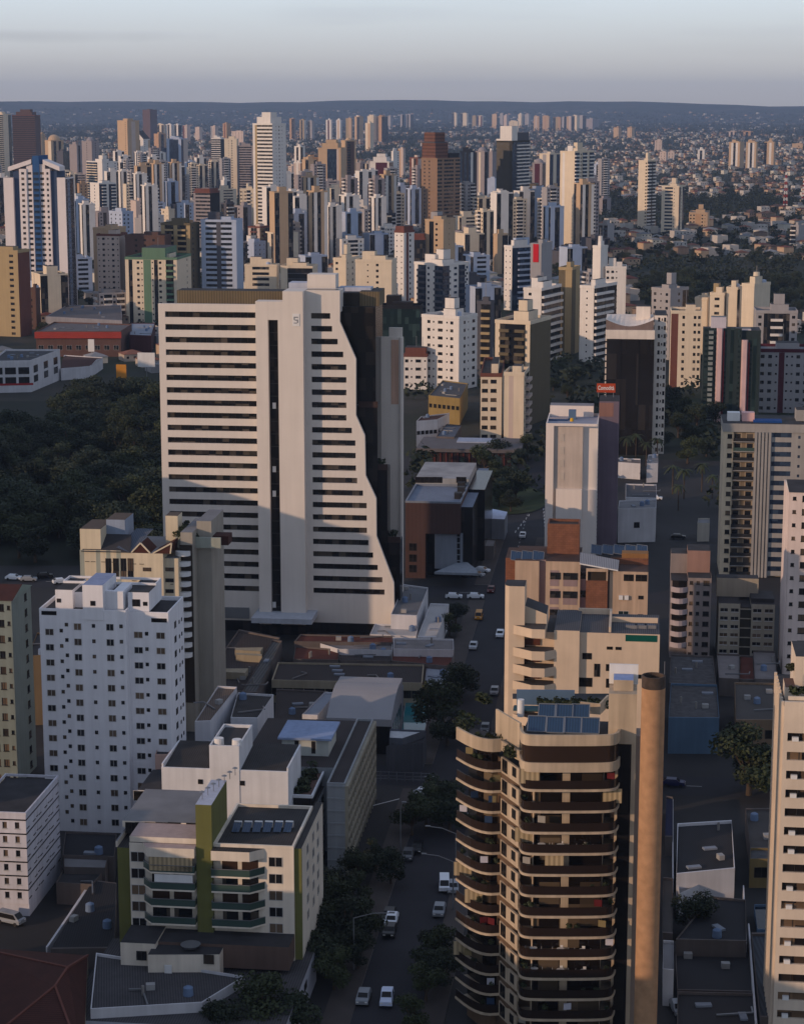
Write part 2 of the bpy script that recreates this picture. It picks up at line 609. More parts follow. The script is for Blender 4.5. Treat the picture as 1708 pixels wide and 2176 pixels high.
# ----------------------------------------------------------------- the striped tower with the flowing edge
def hotel():
    B = Bld('striped_tower', 'tall pale tower with dark horizontal window bands and a flowing stepped edge', 'tower', 352, 1335)
    pw = wall((0.86, 0.83, 0.80), streak=0.10, var=0.07)
    uz = B.uz
    dep = 1.1
    prof = [(722, 617), (722, 684), (756.2, 763), (756.2, 883), (775, 926), (776.7, 1011), (799, 1059.5), (799.7, 1140), (836.6, 1239), (838, 1326)]
    pr = [uz(*p) for p in prof]
    u0, ztop = uz(342, 645)
    u0 = 0.0
    uL1 = uz(548, 700)[0]
    uC0, uC1 = uz(546, 900, -3)[0], uz(646, 900, -3)[0]
    zc = uz(600, 641, -3)[1]
    za, zb_ = uz(450, 668.8)[1], uz(450, 1249)[1]
    nb = 23
    fh = (za - zb_) / (nb - 1)
    zs = [za - fh * i for i in range(nb)]
    hb = fh * 0.45
    # left wing
    b = MB()
    m0, m1 = uz(354, 800)[0], uz(546, 800)[0]
    zcur = ztop
    bands = []
    for z in zs:
        b.box(0, uL1, 0, dep, z + hb / 2, zcur, 0)
        b.box(0, m0, 0, dep, z - hb / 2, z + hb / 2, 0, bottom=False)
        b.box(m1, uL1, 0, dep, z - hb / 2, z + hb / 2, 0, bottom=False)
        bands.append((m0, m1, z))
        zcur = z - hb / 2
    b.box(0, uL1, 0, dep, 2.5, zcur, 0)
    B.part('wall', b, [pw])
    # right wing, cut to the flowing profile
    b = MB()
    def pu(z):
        if z >= pr[0][1]:
            return pr[0][0]
        for (a, c), (d, e) in zip(pr, pr[1:]):
            if e <= z <= c:
                return a + (d - a) * (c - z) / max(c - e, 1e-6)
        return pr[-1][0]
    r0 = uz(662, 800)[0]
    zt2 = uz(660, 617)[1]
    cuts = sorted({zt2, 2.5} | {p[1] for p in pr if 2.5 < p[1] < zt2} | {z + s * hb / 2 for z in zs for s in (-1, 1)}, reverse=True)
    rb = []
    for z in zs:
        rb.append((r0, pu(z + hb / 2) - 2.2, z))
    for c0, c1 in zip(cuts, cuts[1:]):
        zm = (c0 + c1) / 2
        uu0, uu1 = pu(c0), pu(c1)
        band = next((q for q in rb if abs(q[2] - zm) < hb / 2), None)
        segs = [(uC1, None)] if band is None else [(uC1, r0), (band[1], None)]
        for s0, s1 in segs:
            e0, e1 = (uu0, uu1) if s1 is None else (s1, s1)
            i = len(b.v)
            b.v += [(s0, 0, c1), (e1, 0, c1), (e0, 0, c0), (s0, 0, c0), (s0, dep, c1), (e1, dep, c1), (e0, dep, c0), (s0, dep, c0)]
            b.f += [(i, i + 1, i + 2, i + 3), (i + 1, i + 5, i + 6, i + 2), (i + 4, i, i + 3, i + 7), (i + 3, i + 2, i + 6, i + 7), (i, i + 4, i + 5, i + 1)]
            b.m += [0] * 5
    B.part('wall', b, [pw])
    # window bands: one thing part per storey and wing
    gl = glassmat('hotel_glass', (0.010, 0.010, 0.011), (0.10, 0.085, 0.07), 0.35, cell=(1.6, 50, 1.5))
    for (x0, x1, z) in bands + rb:
        if x1 - x0 < 2:
            continue
        w = MB()
        w.poly([(x0, 0.55, z - hb / 2), (x1, 0.55, z - hb / 2), (x1, 0.55, z + hb / 2), (x0, 0.55, z + hb / 2)], 0)
        k = x0 + 1.6
        while k < x1 - 0.5:
            w.box(k - 0.04, k + 0.04, 0.47, 0.545, z - hb / 2, z + hb / 2, 1)
            k += 1.6
        B.part('window_band', w, [gl, FRD])
    # core with its dark slot
    b = MB()
    c0, c1 = uz(572, 900, -3)[0], uz(593, 900, -3)[0]
    zsl = uz(582, 680, -3)[1]
    for (x0, x1) in ((uC0, c0), (c1, uC1)):
        b.box(x0, x1, -3, dep, 2.5, zc, 0)
    b.box(c0, c1, -3, dep, zsl, zc, 0)
    x3, zr = uz(604, 617, -0.6)
    b.box(x3, uC1, -2.99, 6, zc, zt2, 0)
    b.box(uC1, pr[0][0], 0.01, 6, zt2 - 5, zt2 - 0.01, 0)
    B.part('core', b, [pw])
    w = MB()
    w.poly([(c0, -1.6, 2.5), (c1, -1.6, 2.5), (c1, -1.6, zsl), (c0, -1.6, zsl)], 0)
    z = zsl
    while z > 5:
        w.box(c0, c1, -1.68, -1.61, z - 0.2, z, 1)
        z -= fh
    B.part('glass_shaft', w, [GLASSK, FRD])
    for yy in (862, 997, 1049, 1285):                       # small white panels before the slot glass
        cu, cz = uz(583, yy, -1.7)
        MBx = MB().box(cu - 0.4, cu + 0.4, -1.75, -1.69, cz - 0.7, cz + 0.7, 0)
        B.part('blind', MBx, [WHITE])
    # emblem high on the core
    cu, cz = uz(629, 680, -3.1)
    b = MB()
    b.box(cu - 0.8, cu + 0.8, -3.12, -3.003, cz - 1.4, cz + 1.4, 0)
    b.box(cu - 0.5, cu + 0.5, -3.16, -3.123, cz + 0.5, cz + 0.75, 1)
    b.box(cu - 0.5, cu - 0.25, -3.16, -3.123, cz, cz + 0.5, 1)
    b.box(cu - 0.25, cu + 0.5, -3.16, -3.123, cz - 0.15, cz + 0.1, 1)
    b.box(cu + 0.25, cu + 0.5, -3.16, -3.123, cz - 0.65, cz - 0.15, 1)
    b.box(cu - 0.5, cu + 0.25, -3.16, -3.123, cz - 0.8, cz - 0.6, 1)
    B.part('emblem', b, [WHITE, METAL])
    # body behind the front, and its roofs
    b = MB()
    D = 17.0
    b.box(0.02, uL1, dep, 12.0, 0, ztop - 1.0, 0, 1)
    b.box(uL1, uC1, dep, D, 0, zc - 0.6, 0, 1)
    ux = uz(805, 700, 10)[0]
    zd = uz(770, 652, 4)[1]
    pb = uz(722, 650)[0]
    b.box(uC1, ux, 4.0, D, 0, zd, 2, 1)
    zz = sorted([p for p in pr if p[1] > 2.5], key=lambda p: -p[1])
    for (a, c), (d, e) in zip(zz, zz[1:]):                  # dark glass right behind the profile
        if c - e > 0.5:
            b.box(uC1, min(a, d) - 0.3, dep, 4.0, e, c - 0.02, 2)
    B.part('body', b, [pw, ROOF, GLASSK])
    for k, (xl, xr, yt, yl, ye) in enumerate(((771, 802, 861, 3.0, 8.5), (790, 823, 994, 4.2, 9.5), (815, 850, 1148, 5.4, 10.5))):
        b = MB()
        xa, za_ = uz(xl, yt, yl)
        xb = uz(xr, yt, yl)[0]
        b.box(uC1 + 4, xb, yl, ye, 0, za_, 0, 1)
        b.box(xa - 1, xb + 0.1, yl - 0.12, yl - 0.003, za_ - 0.5, za_ + 0.9, 2)
        t = B.part('glass_terrace', b, [GLASSK, CONC, mat('brown_panel', (0.05, 0.03, 0.026))])
        if k:
            c = leafball(0.9 + 0.2 * k, 130, 0.32, seed=30 + k)
            link('shrub', c, t, ((xa + xb) / 2, yl + 2, za_ + 1.0))
    # pale slab behind on the right
    b = MB()
    xa, zs2 = uz(806, 716, 14)
    xb = uz(856, 716, 14)[0]
    b.box(xa, xb, 14, 15.2, 0, zs2, 0)
    ya, yb = uz(831, 722, 14), uz(847, 859, 14)
    b.box(ya[0], yb[0], 13.9, 13.997, yb[1], ya[1], 1)
    b.box(xb - 0.5, xb, 13.0, 13.997, 0, zs2, 0)
    b.box(xb - 3.3, xb - 0.2, 14.2, 15, zs2, zs2 + 2.2, 0)
    B.part('fin_wall', b, [pw, wall((0.80, 0.66, 0.58))])
    # plant rooms on top
    b = MB()
    x0, z1 = uz(378, 616, 7)
    x1 = uz(604, 616, 7)[0]
    b.box(x0, x1, 6, 12, ztop - 1, z1, 0, 1)
    B.part('plant_room', b, [mat('bronze_cladding', (0.17, 0.135, 0.085), kind='plank', streak=0.1), ROOF])
    b = MB()
    x0, z1 = uz(728, 619, 6)
    xm = uz(764, 619, 6)[0]
    x1 = uz(806, 619, 6)[0]
    b.box(xm, x1, 6, D - 1, zd, z1, 0, 2)
    b.box(x0, xm, 5.5, D - 1, zd, z1 - 0.3, 1, 2)
    B.part('plant_room', b, [mat('bronze_cladding', (0.16, 0.13, 0.08)), GLASSK, ROOF])
    b = MB()
    x0, z1 = uz(653, 583, 8)
    x1 = uz(713, 583, 8)[0]
    b.box(x0, x1, 8, 13, zt2 - 2, z1, 0)
    B.part('roof_room', b, [pw])
    b = MB()
    x0, z1 = uz(615, 600, 10)
    b.box(x0, x0 + 4.5, 9, 14, zt2 - 2, z1, 1)
    B.part('roof_room', b, [pw, wall((0.72, 0.75, 0.82))])
    b = MB()
    b.box(x1 + 0.4, x1 + 8, 9.5, 14, zd, z1 - 1, 1)
    B.part('roof_room', b, [pw, wall((0.72, 0.75, 0.82))])
    # foot: canopy and low glazing
    b = MB()
    x0, z0 = uz(536, 1322, -8)
    x1 = uz(664, 1322, -8)[0]
    b.box(x0, x1, -9, 0, 4.2, 5.4, 0)
    b.box(0, uC0, -0.25, 0, 0, 2.5, 1)
    b.box(uC1, pr[-1][0], -0.25, 0, 0, 2.5, 1)
    b.box(uC0, uC1, -2.8, 0, 0, 2.5, 1)
    b.box(1.5, uC0 - 3, -0.35, -0.003, 3.0, 5.6, 2)
    B.part('canopy', b, [wall((0.7, 0.72, 0.76)), GLASSK, METAL])
    return B
def box_walls(b, W, D, H, pats, fl, win=None, z0=0.0, fr='w', base=0.0, top=0.0, roofmi=3, x0=0.0, y0=0.0, glass=None):
    """four walls (front, right, back, left) and a roof"""
    pf, pr, pk, pl = pats
    face(b, (x0, y0), (1, 0), W, H, fl, pf, z0, win, fr, base, top, glass)
    face(b, (x0 + W, y0), (0, 1), D, H, fl, pr, z0, win, fr, base, top, glass)
    face(b, (x0 + W, y0 + D), (-1, 0), W, H, fl, pk, z0, None, fr, base, top)
    face(b, (x0, y0 + D), (0, -1), D, H, fl, pl, z0, win if pl != 'w' else None, fr, base, top, glass)
    b.poly([(x0, y0, H), (x0 + W, y0, H), (x0 + W, y0 + D, H), (x0, y0 + D, H)], roofmi)

def white_tower():
    B = Bld('white_tower', 'plain white apartment tower in shade with small brown windows', 'tower', 100, 1764)
    wm = wall((0.90, 0.90, 0.92), streak=0.18, var=0.10)
    uz = B.uz
    zt = uz(180, 1304)[1]
    x1 = uz(270, 1400)[0]
    x2 = uz(358, 1310, 2.2)[0]
    zr = uz(340, 1310, 2.2)[1]
    dep = B.uy(399, 1276, zr)[1]
    b = MB()
    mats = [wm, wm, GLASS, ROOF]
    wins = []
    def col(px, py0, py1, n, yl, w, h, gap=1):
        (u, za), (_, zb) = uz(px, py0, yl), uz(px, py1, yl)
        u = uz(px - 0.0065 * 0, py0, yl)[0]
        for i in range(n):
            z = za - (za - zb) * i
            if z > 1.2:
                wins.append((u, yl - 0.004, z, 0.0, w, h, 'w' if w > 1 else 'd', None))
    yy = lambda Y: 1168.7 + 0.2488 * Y
    xx = lambda X: 53.1 + 0.2488 * X
    for X, Ya, Yb, yl, w, h in ((212, 700, 828.5, 0, 1.3, 1.0), (452, 655, 794, 0, 1.15, 1.05), (728, 660, 800, 0, 1.15, 1.05), (970, 725, 857, 2.2, 1.35, 1.0), (1160, 732, 862, 2.2, 1.35, 1.0)):
        col(xx(X), yy(Ya), yy(Ya + 130.5), 15, yl, w, h)
    for X, Ya, yl in ((313, 688, 0), (357, 637, 0), (588, 648, 0), (823, 652, 0), (1041, 715, 2.2)):
        col(xx(X), yy(Ya), yy(Ya + 131), 15, yl, 0.42, 0.48)
    b.box(0, x1, 0, dep, 0, zt, 0, 3)
    b.box(x1, x2, 2.2, dep, 0, zr, 0, 3)
    parapet(b, 0, x1, 0.001, dep, zt, zt + 0.7)
    parapet(b, x1, x2, 2.201, dep, zr, zr + 0.7)
    b.box(uz(155, 1312)[0] - 20, 0, 0, 0, 0, 0, 0) if False else None
    B.part('wall', b, mats)
    for (ua, ub, yl, yp) in ((uz(89, 1309)[0], uz(121, 1309)[0], 0, 1309), (uz(322, 1318, 2.2)[0], uz(355, 1318, 2.2)[0], 2.2, 1318)):
        z = uz(330, yp, yl)[1]
        s = MB().box(ua, ub, yl - 0.02, yl - 0.004, z - 0.35, z + 0.35, 0)
        B.part('vent_slot', s, [GLASSK])
    # right side windows
    for i in range(13):
        z = zr - 2.6 - i * 2.55
        if z > 1:
            for f, w in ((0.42, 1.2), (0.68, 0.5), (0.84, 0.5)):
                wins.append((x2 + 0.004, 2.2 + (dep - 2.2) * f, z - (0 if w > 1 else 0.3), math.pi / 2, w, 1.0 if w > 1 else 0.5, 'd', None))
    put_windows(wins, B.root)
    # penthouse and stair head
    pa, pb = uz(118, 1262, 3.0)[0], uz(318, 1262, 3.0)[0]
    zp = uz(125, 1253, 3.0)[1]
    b = MB()
    b.box(pa, pa + 3.0, 3.0, dep - 2, zt, zp, 0, 1)
    b.box(pa + 3.0, pb - 3.6, 4.2, dep - 2, zt, zp - 0.6, 0, 1)
    b.box(pb - 3.6, pb, 2.6, dep - 2, zt, zp, 0, 1)
    parapet(b, pa, pb, dep - 6, dep - 1.99, zp, zp + 0.4, 0.2)
    t = B.part('penthouse', b, [wm, ROOF])
    for (px, py, yl, w) in ((126, 1276, 3.0, 0.6), (149.5, 1277, 4.2, 1.2), (290, 1281, 2.6, 1.2), (309, 1283, 2.6, 0.6)):
        u, z = uz(px, py, yl)
        link('window', winmesh(w, w * .9, 'd', PANE), t, (u, yl - 0.004, z))
    ca, cb = uz(176, 1250)[0], uz(219, 1250)[0]
    zc = uz(200, 1243)[1]
    b = MB().box(ca, cb, -0.15, 9, zt - 1, zc, 0, 1)
    t = B.part('stair_head', b, [wm, wall((0.55, 0.60, 0.72))])
    u, z = uz(198, 1282, -0.15)
    link('window', winmesh(0.7, 0.7, 'd', PANE), t, (u, -0.154, z))
    ka, kb = uz(240, 1268, 1.5)[0], uz(262, 1268, 1.5)[0]
    b = MB().box(cb, kb, 1.5, 2.5, zt, zt + 3.6, 0)
    b.box(ka, kb, 2.5, 8, zt, zt + 3.6, 0)
    B.part('roof_room', b, [wm])

def cream_block():
    # behind the white tower: zoom of 100,2200 -> also 0,1350 scale .644
    B = Bld('cream_apartment_block', 'cream apartment block with tiled gables and roof terraces catching the last sun', 'apartment block', 182, 1560)
    cm = wall((0.84, 0.79, 0.69))
    gm = wall((0.62, 0.64, 0.60))
    uz = B.uz
    z1 = uz(200, 1158)[1]
    zt = uz(200, 1112, 6)[1]
    x1 = uz(347, 1200)[0]
    x2 = uz(379, 1190, 1.5)[0]
    b = MB()
    wins = []
    za = uz(250, 1170)[1]
    face(b, (0, 0), (1, 0), uz(258, 1200)[0], za, 11, 'poopopop'.replace('p', 'x'), 0, wins, 'd')
    xa = uz(258, 1200)[0]
    face(b, (xa, 0), (1, 0), x1 - xa, za - 0.6, 11, 'wssww', 0, wins, 'd')
    b.box(0, x1, 0.01, 16, 0, z1 - 1.4, 0, 3, bottom=False)
    face(b, (x1, 1.5), (1, 0), x2 - x1, za - 1.6, 11, 'wsw', 0, wins, 'd')
    b.box(x1, x2, 1.51, 15, 0, za - 1.6, 0, 3, bottom=False)
    B.part('wall', b, [cm, gm, GLASS, ROOFL])
    # right wing of grey with a stack of round balcony ends
    x3, z3 = uz(418, 1107, 8)
    x4 = uz(449, 1107, 8)[0]
    b = MB()
    b.box(x2, x3, 4, 18, 0, z3 - 1.5, 0, 2, bottom=False)
    b.box(x3, x4, 8, 20, 0, z3, 0, 2, bottom=False)
    B.part('side_wing', b, [wall((0.62, 0.60, 0.56)), gm, ROOFL])
    B.part('balcony_shade_strip', MB().box(x3 - 2.6, x3 - 0.1, 3.9, 3.997, 6, z3 - 4, 0), [mat('dark_gap_paint', (0.04, 0.03, 0.022))])  # flat dark strip painted in for the shaded gaps between balconies
    for i in range(11):
        _, z = uz(406, 1180 + i * 21.5, 4)
        b = MB()
        b.prism([(x3 - 1.9 + 1.5 * math.cos(q * 0.31 + math.pi), 4 - 1.5 * math.sin(q * 0.31)) for q in range(11)], z, z + 0.9, 0)
        B.part('balcony', b, [WHITE])
    for px in (236, 252, 268, 284 - 1):
        for py, h in ((1189, 2.4), (1209, 1.2)):
            u, z = uz(px - 5, py + 11)
            wins.insert(0, (u, -0.004, z, 0.0, 1.0, h, 'd', None))
    for px, py in ((313, 1206), (361, 1206), (361, 1229), (361, 1252)):
        u, z = uz(px, py + 4, 0 if px < 350 else 1.5)
        wins.insert(0, (u, -0.004 if px < 350 else 1.496, z, 0.0, 1.5, .6, 'd', None))
    put_windows(wins, B.root)
    # roofs: left tall end, pitched dark roofs, gables of clay tile
    wr = mat('weathered_roof', (0.10, 0.075, 0.06), var=0.4)
    xl = uz(229, 1110, 6)[0]
    B.part('roof_room', MB().box(0, xl, 0.5, 10, z1 - 1.4, zt, 0, 1), [cm, wr])
    b = MB()
    ha, hb = uz(276, 1090, 9)
    b.box(xl, ha, 5, 12, z1 - 1.4, hb - 0.6, 2, 1)
    B.part('roof_room', b, [cm, wr, wall((0.55, 0.60, 0.68))])
    b = MB()
    b.box(uz(352, 1105, 8)[0], uz(378, 1105, 8)[0], 8, 12, z1 - 1.4, uz(360, 1096, 8)[1], 0, 1)
    B.part('roof_room', b, [cm, mat('weathered_roof', (0.10, 0.075, 0.06), var=0.4), wall((0.55, 0.60, 0.68))])
    b = MB()
    xs = uz(278, 1160)[0]
    b.poly([(0.3, -0.3, z1 - 1.3), (xs, -0.3, z1 - 1.3), (xs - 1, 5, z1 + 1.2), (1.5, 5, z1 + 1.2)], 0)
    b.poly([(xs, -0.3, z1 - 1.3), (xs + 2.5, 9, z1 + 1.6), (xs - 1, 9, z1 + 1.6), (xs - 3, 0.8, z1 - 0.6)], 1)
    b.poly([(0.3, -0.3, z1 - 1.3), (1.5, 5, z1 + 1.2), (0.3, 5, z1 - 1.3)], 0)
    B.part('pitched_roof', b, [ROOF, mat('slate_blue_roof', (0.10, 0.12, 0.16), kind='corr', streak=0)])
    for (pa, pb, pk) in ((279, 319, 0), (325, 362, 1)):
        ua, za2 = uz(pa, 1163)
        ub = uz(pb, 1163)[0]
        um, zm = (ua + ub) / 2, uz(pa, 1154)[1]
        b = MB()
        b.poly([(ua, 0.1, z1 - 1.4), (ub, 0.1, z1 - 1.4), (um + pk * 2, 0.1, zm)], 1)
        b.poly([(ua, 0.1, z1 - 1.4), (um + pk * 2, 0.1, zm), (um + pk * 2, 6, zm), (ua, 6, z1 - 1.4)], 0)
        b.poly([(um + pk * 2, 0.1, zm), (ub, 0.1, z1 - 1.4), (ub, 6, z1 - 1.4), (um + pk * 2, 6, zm)], 0)
        b.bar((ua, 0.05, z1 - 1.35), (um + pk * 2, 0.05, zm + 0.05), 0.25, 2)
        b.bar((um + pk * 2, 0.05, zm + 0.05), (ub, 0.05, z1 - 1.35), 0.25, 2)
        B.part('tiled_gable', b, [TILE, TILE, cm])
    # garden on the terrace
    for i, (px, py, yl) in enumerate(((388, 1118, 9), (402, 1125, 11), (414, 1130, 8), (380, 1128, 7), (396, 1112, 13))):
        u, z = uz(px, py, yl)
        link('terrace_plant', leafball(1.3, 120, 0.3, seed=40 + i), B.root, (u, yl, z - 0.5))
    b = MB()
    ua, zz = uz(372, 1150, 6)
    b.box(ua, ua + 9, 6.5, 7, z1 - 1.5, z1 + 0.6, 0)
    b.box(ua + 4, ua + 10, 9, 13, z1 - 1.4, z1 + 0.4, 1)
    B.part('terrace', b, [gm, TILE])

def green_block():
    loc = P(258, 2065, 5) + BV * 6.3
    B = Bld('green_apartment_block', 'cream and olive green apartment block with balconies and a green shaft', 'apartment block', loc=loc)
    X = lambda v: 212.5 + 0.2799 * v
    Y = lambda v: 1567.2 + 0.2799 * v
    uz = B.uz
    cm = wall((0.88, 0.84, 0.78))
    gm = mat('olive_green', (0.15, 0.155, 0.050), streak=0.2)
    um = lambda xv, yv, yl=0.0: uz(X(xv), Y(yv), yl)
    xa = um(330, 900)[0]
    xb = um(742, 900)[0]
    xc = um(862, 900)[0]
    xd = um(1250, 900)[0]
    xe = um(1472, 1000)[0]
    xf = um(1532, 1000, 0.6)[0]
    zl = um(200, 795)[1]
    zr = um(1380, 848)[1]
    dep = 17.0
    wins = []
    rows = [um(290, v)[1] for v in (905, 1030, 1155, 1280, 1405)]
    fh = (rows[0] - rows[-1]) / 4
    b = MB()
    b.box(0, xb, 0, dep, 0, zl, 0, 2)
    b.box(xc, xe, 0, dep, 0, zr, 0, 2)
    b.box(xe, xf - 0.02, 0.9, dep + 3, 0, zr - 0.02, 0, 2)
    b.box(xe, xf, 0.5, 0.899, 0, zr - 0.01, 1, 2)
    b.box(-2.2, 0, 1.8, dep + 4, 0, zl - 1.5, 1, 2)
    parapet(b, xc, xe, 0.01, dep, zr, zr + 0.45, 0.3)
    B.part('wall', b, [cm, gm, CORR])
    u = um(290, 905)[0]
    for z in rows:
        wins.append((u, -0.004, z, 0.0, 1.9, 1.35, 'w', None))
    ur = um(1333, 950)[0]
    for v in (945, 1072, 1200, 1325, 1448):
        wins.append((ur, -0.004, um(1333, v)[1], 0.0, 1.8, 1.3, 'w', None))
    for i in range(5):
        for f in (0.3, 0.6, 0.85):
            wins.append((xf - 0.016, 0.6 + dep * f, rows[0] - i * fh, math.pi / 2, 1.3, 1.2, 'w', None))
    put_windows(wins, B.root)
    # shaft
    zs, yk = um(800, 512, -0.8)[1], B.uy(X(985), Y(325), um(800, 512, -0.8)[1])[1]
    b = MB().box(xb, xc, -0.8, yk, 0, zs, 0, 1)
    B.part('shaft', b, [gm, wall((0.72, 0.74, 0.80))])
    for k in range(7):                                        # dishes and aerials on the shaft
        b = MB()
        p = (xb + 0.5 + 0.42 * k % 2.6, 1.5 + 1.8 * k, zs)
        b.cyl(p[0], p[1], 0.05, zs, zs + 1.1, 6, 0)
        b.cyl(p[0], p[1] - 0.1, 0.42, zs + 1.1, zs + 1.25, 10, 0, 0.15)
        B.part('satellite_dish', b, [METAL])
    # balcony bays: slabs, glass rails, back wall of doors
    gr = mat('green_rail_glass', (0.05, 0.085, 0.075), rough=0.15, spec=0.5, streak=0)
    for (x0, x1, ch, zz) in ((xa, xb, 1, [um(600, v, -1.6)[1] for v in (1030, 1160, 1285, 1420)]), (xc, xd, 2, [um(1000, v, -1.6)[1] for v in (1060, 1175, 1310, 1440)])):
        for i, z in enumerate(zz):
            pl = [(x0, 0), (x0 + 1.4, -1.7), (x1 - 0.1, -1.7), (x1 - 0.1, 0)] if ch == 1 else [(x0, 0), (x0, -1.7), (x1 - 1.8, -1.7), (x1, 0)]
            b = MB()
            b.prism(pl, z - 0.15, z + 0.1, 0)
            t = B.part('balcony', b, [cm])
            rb = MB()
            for (p, q) in zip(pl, pl[1:]):
                p3, q3 = Vector((*p, z + 0.1)), Vector((*q, z + 0.1))
                if abs(p[0] - q[0]) + abs(p[1] - q[1]) > 0.3:
                    rb.poly([p3, q3, q3 + Vector((0, 0, 0.95)), p3 + Vector((0, 0, 0.95))], 0)
                    rb.bar(p3 + Vector((0, 0, 1)), q3 + Vector((0, 0, 1)), 0.09, 1)
            rb.build('railing', [gr, METAL], t)
            w = MB()
            xm = (x0 + x1) / 2
            w.box(x0 + 1.2, xm - 0.2, -0.02, -0.004, z + 0.15, z + 2.05, 0)
            w.box(xm + 0.4, x1 - 0.9, -0.02, -0.004, z + 0.15, z + 2.05, 0)
            w.build('balcony_door', [GLASS if i % 2 else mat('brown_door_glass', (0.05, 0.03, 0.022), rough=0.3, streak=0)], t)
            if (ch, i) == (1, 1):
                w = MB().box(x0 + 1.9, x1 - 0.4, -1.66, -1.55, z + 1.15, z + 2.25, 0)
                w.build('curtain', [WHITE], t)
    zz = um(600, 1030, -1.6)[1]
    b = MB()
    b.box(xa + 1.2, xb - 0.4, -1.7, -1.58, zz + 0.3, zz + 2.3, 0)
    B.part('blind', b, [mat('beige_blind', (0.46, 0.36, 0.22), kind='plank')])
    b = MB()
    z2 = um(600, 850, -1.6)[1]
    b.prism([(xa, 0), (xa + 0.9, -1.75), (xb - 0.1, -1.75), (xb - 0.1, 0)], zz + 2.3, z2 + 0.2, 0, 1)
    b.box(0, xb, 0.3, 6, zl, zl + 0.8, 0, 1)
    b.prism([(xc, 0), (xc, -1.7), (xd - 1.8, -1.7), (xd, 0)], zr - 1.4, zr - 0.02, 0, 2)
    B.part('cornice', b, [cm, wall((0.70, 0.62, 0.60)), CORR])
    # penthouse on the west wing, its ribbon of five windows
    yp = 6.0
    zp = um(400, 640, yp)[1]
    xp0 = um(205, 700, yp)[0]
    b = MB().box(xp0 - 0.6, xb, yp, dep + 3, zl, zp, 0, 1)
    b.box(-2.2, xp0 - 0.6, yp - 4, dep, zl - 1.5, zp - 1.6, 0, 1)
    t = B.part('penthouse', b, [cm, ROOFL])
    for v in (243, 317, 391, 474, 566):
        u, z = um(v, 685, yp)
        link('window', winmesh(1.7, 1.5, 'd', GLASSK), t, (u, yp - 0.004, z))
    u, z = um(703, 700, yp)
    link('window', winmesh(1.6, 1.9, 'd', GLASSK), t, (u, yp - 0.004, z))
    # solar tubes on the east roof
    for k in range(6):
        uu, yy = B.uy(X(1040 + k * 78), Y(690), zr + 0.3)
        b = MB()
        b.poly([(uu - 0.55, yy - 1.2, zr + 0.2), (uu + 0.55, yy - 1.2, zr + 0.2), (uu + 0.55, yy + 0.9, zr + 0.9), (uu - 0.55, yy + 0.9, zr + 0.9)], 0)
        b.box(uu - 0.55, uu + 0.55, yy + 0.9, yy + 1.3, zr + 0.1, zr + 1.0, 1)
        B.part('solar_collector', b, [SOLAR, WHITE])
    # low front building and deck
    zk = 5.0
    zq = um(300, 1562, -6.3)[1]
    b = MB()
    x1_ = um(425, 1650, -6.3)[0]
    b.box(0.0, x1_, -6.3, -0.01, zk, zq, 0, 1)
    xg = um(900, 1650, -8)[0]
    b.prism([(x1_ - 0.6, -8.4), (xg, -7.2), (xg, -4.8), (x1_ - 0.6, -4.8)], zk, zq - 0.7, 0, 1)
    b.box(x1_, xe, -4.7, -0.02, zk + 0.6, zq - 0.3, 2, 1)
    t = B.part('annex', b, [cm, ROOF, wall((0.40, 0.33, 0.30))])
    for (v, w, yl) in ((318, 1655, -6.3), (828, 1683, -7.45)):
        u, z = um(v, w, yl)
        link('window', winmesh(1.3, 1.2, 'd', PANE), t, (u, yl - 0.05, z))
    u, z = um(520, 1740, -8.2)
    MB().box(u - 0.5, u + 0.5, -8.36, -8.25, zk, zk + 2.2, 0).build('door', [WHITE], t)
    u, yy = B.uy(X(690), Y(1610), zq - 0.7)
    MB().cyl(u, yy, 0.9, zq - 0.4, zq + 0.1, 16, 0, 1.4).build('satellite_dish', [METAL], t)
    b = MB()
    b.box(-4, xf + 1.2, -22, 5, 0, zk, 0, 1)
    t = B.part('podium', b, [wall((0.70, 0.71, 0.76)), mat('deck', (0.075, 0.072, 0.078), kind='corr', var=0.35)])
    for i in range(5):
        for z in (1.4, 3.4):
            link('window', winmesh(2.0, 1.0, 'd', GLASSK), t, (xf + 1.204, -19 + i * 3.6, z), math.pi / 2)

